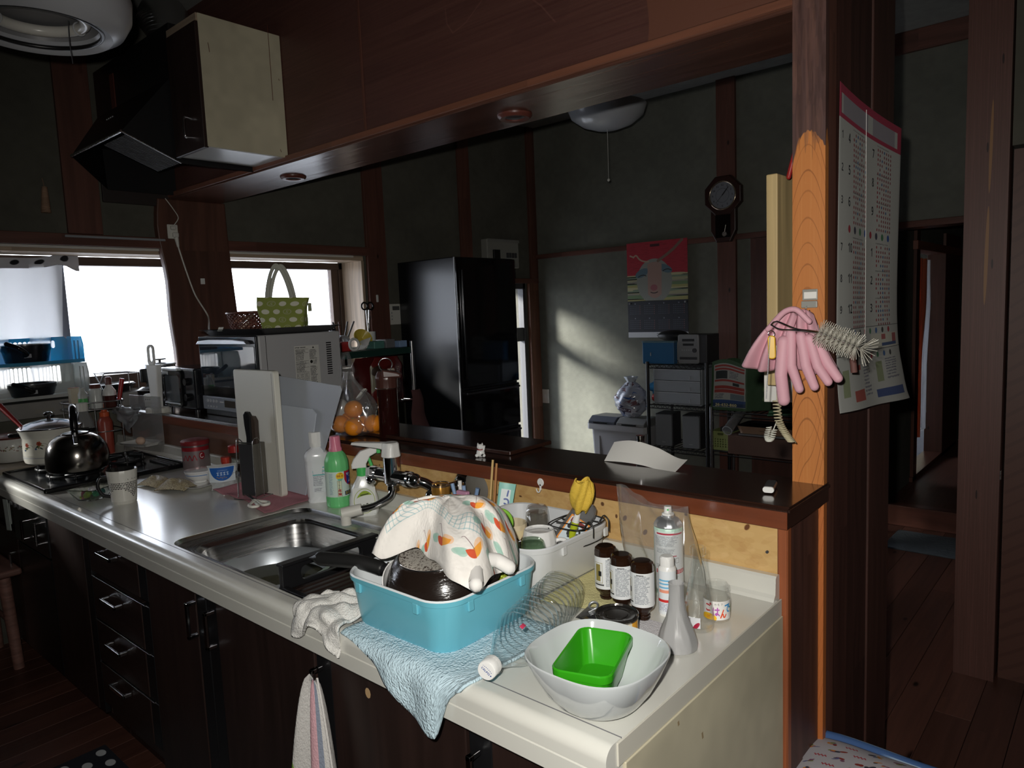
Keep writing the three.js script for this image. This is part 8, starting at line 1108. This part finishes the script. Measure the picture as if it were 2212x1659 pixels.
tag(part('floor_pipe_fan', [torus(0.06, 0.012, [-1.98, 0.22, -4.5], [0, 0.3, 0]), rod([-1.98, 0.12, -4.5], [-1.98, 0.17, -4.5], 0.01)], M.darkGrey), 'small dark round fan low between the rack posts', 'fan');
// ---------- on the pillar ----------
{
  const t = thing('hanging_board', 'long pale wooden board hung by a red cord on the far side of the pillar', 'board', [-0.655, 1.24, -1.70]); part('board', B(-0.016, 0.011, 0, 0.5, -0.10, 0.0, 0.003, 'y', 1, 0.3), wood(0.78, 0.58, 0.28, 0.5), t); part('cord', wire([[0.03, 0.49, -0.02], [0.048, 0.54, -0.01], [0.075, 0.58, 0.02], [0.09, 0.6, 0.04]], 0.006), M.red, t, 'red cord');
}
tag(part('hanging_paper', sheet((u, v) => [-0.695 + 0.075 * u, 1.285 - 0.092 * v - 0.006 * u, -1.745 - 0.06 * u], 6, 6, 0.0006), M.paper), 'white paper hanging behind the lower end of the wooden board', 'paper');
{
  const t = thing('pillar_hook', 'clear adhesive hook rail with silver-tipped wire arms on the pine pillar', 'hook', [-0.53, 1.43, -1.585]); part('pad', [B(-0.016, 0.016, 0.012, 0.036, 0.0, 0.003, 0.002), B(-0.018, 0.016, -0.004, 0.011, 0.0, 0.005, 0.002)], mat(0.5, 0.5, 0.46, 0.3, { P: 1, transmission: 0.4, thickness: 0 }), t); part('print', B(-0.012, 0.014, 0.016, 0.03, 0.0031, 0.0038, 0), M.paper, t);
  part('arm', [wire([[-0.005, 0.0, 0.004], [-0.006, -0.012, 0.02], [-0.012, -0.05, 0.045], [-0.026, -0.056, 0.06], [-0.026, -0.05, 0.06]], 0.0018), wire([[-0.005, -0.02, 0.006], [-0.02, -0.052, 0.03], [-0.035, -0.068, 0.045], [-0.036, -0.062, 0.045]], 0.0018), wire([[0, -0.01, 0.004], [0.02, -0.05, 0.03], [0.044, -0.06, 0.05], [0.044, -0.054, 0.05]], 0.0018)], M.chrome, t); part('tip', [[-0.026, -0.048, 0.06], [-0.036, -0.062, 0.045], [0.044, -0.055, 0.05]].map((p) => lathe([[0, -0.006], [0.0038, -0.006], [0.0042, 0.003], [0.003, 0.006], [0, 0.0065]], 14, p)), M.silver, t);
}
{ // rubber gloves
  const t = thing('rubber_gloves', 'pair of pink rubber gloves folded over the pillar hook', 'gloves', [0, 0, 0]), z0 = -1.535;
  // draped cuffs: a fan of folds from the hook
  const fan = (cx, dz, w0, w1, y1, lean, ph) => sheet((u, v) => { const k = (u - 0.5) * 2, s = Math.pow(v, 0.75); return [cx + lean * v + k * lerp(w0, w1, s), 1.424 - 0.012 * k * k * (1 - v) - (1.424 - y1) * v - 0.012 * sin(u * PI) * v, z0 + dz + 0.014 * sin(u * 5 * PI + ph) * (0.3 + 0.7 * v) + 0.02 * sin(v * PI)]; }, 40, 26, 0.004);
  part('cuff', fan(-0.555, 0.012, 0.018, 0.046, 1.305, -0.052, 0.4), M.pinkRubber, t); part('cuff', fan(-0.528, 0.0, 0.02, 0.042, 1.30, 0.024, 2.0), M.pinkRubber, t);
  part('folded_edge', wire([[-0.585, 1.385, z0 + 0.045], [-0.55, 1.42, z0 + 0.05], [-0.525, 1.425, z0 + 0.05], [-0.50, 1.40, z0 + 0.045]], 0.006, false, 24, 10), M.pinkRubber, t);
  for (const [a, b, c, r0, r1] of [[[-0.535, 1.375, z0 + 0.05], [-0.533, 1.31, z0 + 0.055], [-0.518, 1.262, z0 + 0.05], 0.0105, 0.009], [[-0.515, 1.37, z0 + 0.05], [-0.503, 1.31, z0 + 0.055], [-0.488, 1.268, z0 + 0.05], 0.0105, 0.009], [[-0.5, 1.365, z0 + 0.045], [-0.482, 1.31, z0 + 0.05], [-0.463, 1.278, z0 + 0.045], 0.010, 0.0088], [[-0.49, 1.36, z0 + 0.035], [-0.466, 1.315, z0 + 0.04], [-0.447, 1.285, z0 + 0.035], 0.011, 0.0095], [[-0.548, 1.36, z0 + 0.055], [-0.552, 1.29, z0 + 0.06], [-0.548, 1.238, z0 + 0.055], 0.0125, 0.0125]]) part('finger', [tapered(a, b, r0, r0, 14), tapered(b, c, r0, r1, 14), sph(r0, b, 1, 12), sph(r1, c, 1, 12), sph(r0, a, 1, 12)], M.pinkRubber, t);
}
{
  const t = thing('bottle_scrubber', 'clear bristle brush on twisted wire hung across the gloves', 'brush', [0, 0, 0]); const a = V(-0.475, 1.378, -1.475), b = V(-0.395, 1.348, -1.46); part('twisted_wire', [wire([[-0.572, 1.395, -1.475], [-0.56, 1.402, -1.474], [-0.52, 1.386, -1.472], a.toArray(), b.toArray()], 0.002), wire([[-0.572, 1.395, -1.475], [-0.555, 1.386, -1.474], [-0.52, 1.383, -1.471], a.toArray()], 0.002)], M.chrome, t);
  const d = b.clone().sub(a).normalize(), e1 = V(0, 1, 0).cross(d).normalize(), e2 = d.clone().cross(e1), g = []; for (let j = 0; j < 10; j++) for (let i = 0; i < 18; i++) { const s = j / 9, an = (i + (j % 3) * 0.33) / 18 * 2 * PI, R = 0.026 + 0.003 * rnd(), c = a.clone().lerp(b, s); const tip = c.clone().addScaledVector(e1, R * cos(an)).addScaledVector(e2, R * sin(an)).addScaledVector(d, s > 0.85 ? 0.02 * (s - 0.85) / 0.15 : 0.003); g.push(rod(c.toArray(), tip.toArray(), 0.0008, 4)); }
  const br = part('bristles', g, mat(0.8, 0.78, 0.7, 0.2, { P: 1, transmission: 0.55, thickness: 0 }), t); br.userData.kind = 'stuff';
}
{ const t = thing('yellow_tag', 'yellow plastic key tag hanging from the hook arm', 'key tag', [-0.562, 1.352, -1.452]); part('tag', T(ext(rrPts(0.0075, 0.024, 0.006), 0.006, 0.002), [0, -0.002, 0], [0, 0.3, 0.03]), mat(0.72, 0.42, 0.01, 0.35), t); part('split_ring', torus(0.006, 0.001, [0, 0.026, 0.003], [0, 0.5, 0], 16), M.chrome, t); part('chain', (() => { const g = []; for (let i = 0; i < 40; i++) g.push(sph(0.0015, [-0.001 - 0.0002 * i, 0.018 - i * 0.0032, 0.008], 1, 6)); return g; })(), M.silver, t, 'bead chain'); }
const coil = (pts, R, n, r) => { const c = new THREE.CatmullRomCurve3(pts.map((q) => V(...q))); const out = []; for (let i = 0; i <= n * 10; i++) { const s = i / (n * 10), p = c.getPoint(s), a = s * n * 2 * PI; out.push([p.x + R * cos(a), p.y, p.z + R * sin(a)]); } return new THREE.TubeGeometry(new THREE.CatmullRomCurve3(out.map((q) => V(...q))), n * 14, r, 5); };
tag(part('spiral_cord', [wire([[-0.567, 1.35, -1.49], [-0.566, 1.26, -1.49], [-0.566, 1.235, -1.49]], 0.0014), coil([[-0.567, 1.236, -1.49], [-0.562, 1.19, -1.49], [-0.548, 1.165, -1.49], [-0.535, 1.148, -1.49]], 0.0075, 20, 0.0016)], mat(0.5, 0.45, 0.3, 0.4)), 'long amber spiral cord hanging below the yellow tag', 'cord');
tag(part('white_spiral_cord', [wire([[-0.568, 1.19, -1.495], [-0.576, 1.17, -1.495]], 0.0012), coil([[-0.585, 1.176, -1.495], [-0.59, 1.155, -1.495], [-0.586, 1.145, -1.495], [-0.58, 1.15, -1.495], [-0.574, 1.17, -1.495]], 0.005, 18, 0.0015)], mat(0.62, 0.62, 0.55, 0.4)), 'short white spiral loop beside the amber cord', 'cord');
{ // big year calendar hung on the boarded side of the pillar wall
  const tex = canvas(1024, 1536, (c, w, h) => {
    c.fillStyle = '#b9bab5'; c.fillRect(0, 0, w, h); c.fillStyle = '#a83a52'; c.fillRect(0, 0, w, 40); c.fillRect(0, 130, w, 22); c.fillStyle = '#98939a'; c.fillRect(60, 40, 420, 90); c.fillRect(560, 40, 360, 90); c.fillStyle = '#a83a52'; c.fillRect(0, 0, 30, 152); c.fillRect(w - 60, 0, 60, 152);
    const month = (x0, y0, n, s) => { c.fillStyle = '#24262c'; c.font = 'bold ' + 62 * s + 'px sans-serif'; c.fillText(String(n), x0, y0 + 62 * s); for (let j = 0; j < 6; j++) for (let i = 0; i < 7; i++) if (hash(i + n, j) > 0.1) { c.fillStyle = i === 0 ? '#9a3a44' : hash(i, j + n) < 0.12 ? '#3a5a8a' : '#8a4a50'; c.beginPath(); c.arc(x0 + 95 * s + i * 34 * s, y0 + 8 + j * 25 * s, 8 * s, 0, 7); c.fill(); } smallPrint(c, x0 + 80 * s, y0 - 16, 250 * s, 12, 1, '#777'); };
    for (let r = 0; r < 3; r++) { month(150, 180 + r * 150, 4 + r, 1); month(560, 180 + r * 150, [7, 8, 9][r], 1); c.font = 'bold 50px sans-serif'; c.fillStyle = '#24262c'; c.fillText(String(1 + r), 40, 240 + r * 150); }
    for (let i = 0; i < 8; i++) { c.fillStyle = ['#a03a44', '#445', '#4a7a5a', '#3a5a9a'][i % 4]; c.beginPath(); c.arc(170 + i * 95, 650, 19, 0, 7); c.fill(); }
    for (let r = 0; r < 3; r++) { month(150, 700 + r * 150, 10 + r, 1); month(560, 700 + r * 150, [1, 2, 3][r], 1); c.font = 'bold 50px sans-serif'; c.fillStyle = '#24262c'; c.fillText(String(7 + r), 40, 760 + r * 150); }
    c.strokeStyle = '#555'; c.lineWidth = 3; for (const y of [1140, 1270]) { c.beginPath(); c.moveTo(0, y); c.lineTo(w, y); c.stroke(); } for (let i = 0; i < 8; i++) for (const y of [1165, 1300]) { c.fillStyle = ['#a03a44', '#4a7a5a', '#4a6a9a', '#444'][(i + y) % 4]; c.beginPath(); c.arc(170 + i * 95, y, 16, 0, 7); c.fill(); }
    c.fillStyle = '#c8c6b8'; c.fillRect(560, 1185, 420, 80); c.fillStyle = '#a46060'; c.fillRect(720, 1190, 60, 30); c.fillRect(890, 1190, 70, 50); c.fillStyle = '#4a5a80'; c.fillRect(720, 1240, 240, 18); c.fillStyle = '#8f9878'; c.fillRect(60, 1340, 80, 130); c.fillRect(600, 1340, 90, 100); c.fillStyle = '#a85850'; c.fillRect(200, 1330, 130, 26); c.fillRect(200, 1450, 160, 50); c.fillStyle = '#4a5a86'; c.fillRect(560, 1470, 400, 34); smallPrint(c, 380, 1330, 140, 160, 10, '#667'); smallPrint(c, 740, 1330, 230, 110, 8, '#667');
  });
  const f = (u, v) => { const z = lerp(-1.648, -2.145, u) - 0.05 * u * Math.pow(v, 5), y = lerp(1.90, 1.19, v) - 0.02 * u * (1 - v) + 0.0 - 0.03 * u * sstep(v, 0.9, 1); return [-0.497 + 0.004 * sin(u * 9) * v + 0.012 * Math.pow(Math.abs(u - 0.42) * 1.7, 2) * (1 - v) + 0.03 * Math.pow(v, 9) * (0.35 + 0.65 * u), y, z]; };
  const g = sheet(f, 40, 40, 0.0012), uv = g.attributes.uv; for (let i = 0; i < uv.count; i++) uv.setY(i, 1 - uv.getY(i)); // faces +x: its left edge is the nearer one
  tag(part('year_calendar', g, printed(tex, 0.7)), 'large sheet calendar of small month grids on the dark boards right of the pillar', 'calendar'); part('fold_crease', rod([-0.4955, 1.25, -1.872], [-0.4955, 1.88, -1.862], 0.0006, 4), M.paper, scene.children[scene.children.length - 1]);
}
tag(part('brown_tassel', [rod([-0.455, 1.335, -1.62], [-0.45, 1.285, -1.62], 0.007, 8)], mat(0.14, 0.06, 0.05, 0.7)), 'short brown peg hanging below the clear brush', 'peg');
tag(part('cloth_corner', sph(0.05, [-0.19, 0.94, -2.98], [1.1, 0.9, 0.6], 18), printed(canvas(64, 64, (c, w) => { for (let i = 0; i < 8; i++) for (let j = 0; j < 8; j++) { c.fillStyle = (i + j) % 2 ? '#5a5c66' : '#26282e'; c.fillRect(i * 8, j * 8, 8, 8); } }), 0.9)), 'checked grey cloth hanging at the right edge by the door', 'cloth');
// ---------- chair with printed seat pad, lower right ----------
{
  const t = thing('kitchen_chair', 'dark-framed chair at the lower right corner beside the pillar', 'chair', [-0.40, 0, -1.40]); const dk = wood(0.03, 0.014, 0.011, 0.35);
  part('seat', B(-0.13, 0.30, 0.405, 0.43, -0.20, 0.22, 0.012), dk, t); for (const [x, z] of [[-0.11, -0.18], [0.28, -0.18], [-0.11, 0.2], [0.28, 0.2]]) part('leg', tapered([x, 0, z], [x, 0.405, z], 0.016, 0.019), dk, t);
  part('arm_rail', wire([[-0.14, 0.47, 0.22], [-0.145, 0.47, 0.05], [-0.14, 0.455, -0.17], [-0.125, 0.455, -0.215]], 0.017, false, 24, 10), dk, t, 'dark curved side rail'); part('rail_post', [rod([-0.135, 0.42, 0.18], [-0.14, 0.47, 0.18], 0.01), rod([-0.13, 0.42, -0.16], [-0.138, 0.455, -0.16], 0.01)], dk, t); part('metal_cap', box(0.012, 0.006, 0.03, [-0.142, 0.489, 0.0], [0, 0, 0.2], 0.002), M.silver, t);
  const tex = canvas(1024, 1024, (c, w, h) => { c.fillStyle = '#b9b6bc'; c.fillRect(0, 0, w, h); for (let j = 0; j < 12; j++) for (let i = 0; i < 9; i++) { const x = 30 + i * 112 + (j % 2) * 50, y = 40 + j * 82; if ((i + j) % 3 === 0) { c.strokeStyle = '#a8323c'; c.lineWidth = 6; c.beginPath(); for (let k = 0; k < 8; k++) c.lineTo(x + k * 9, y + (k % 2 ? -9 : 6)); c.stroke(); } else for (let k = 0; k < 5; k++) { c.fillStyle = ['#8a3026', '#c87a2a', '#3a3a46', '#76803c', '#5a5a86', '#7a5068'][Math.floor(rnd() * 6)]; c.beginPath(); c.ellipse(x + rr(-10, 60), y + rr(-16, 16), 8 + rnd() * 16, 4 + rnd() * 8, rnd(), 0, 7); c.fill(); } } });
  const pad = thing('seat_cushion', 'white seat pad with busy colourful print and blue edge on the dark chair', 'cushion', [-0.40, 0.431, -1.40]);
  const f = (u, v) => { const k = Math.pow(sin(clamp(u, 0.01, 0.99) * PI) * sin(clamp(v, 0.01, 0.99) * PI), 0.3); return [lerp(-0.125, 0.29, u), 0.004 + 0.036 * k + 0.004 * noise(u * 6, v * 6), lerp(-0.205, 0.2, v)]; };
  part('pad_top', sheet(f, 40, 40, 0.003), printed(tex, 0.85), pad); part('blue_piping', wire([[-0.125, 0.012, -0.205], [0.09, 0.016, -0.21], [0.29, 0.012, -0.205], [0.292, 0.014, 0], [0.29, 0.012, 0.2], [0.09, 0.014, 0.205], [-0.125, 0.012, 0.2], [-0.13, 0.014, 0]], 0.012, true, 60, 10), printed(canvas(64, 64, (c, w) => { c.fillStyle = '#3a5a8c'; c.fillRect(0, 0, w, w); for (let i = 0; i < 50; i++) { c.fillStyle = rnd() < 0.5 ? '#8fa6bd' : '#2c456e'; c.fillRect(rnd() * w, rnd() * w, 5, 4); } }), 0.85), pad, 'blue edge binding');
}
scene.traverse((o) => { if (o.isMesh) { o.castShadow = true; o.receiveShadow = true; } });
renderer.render(scene, camera);
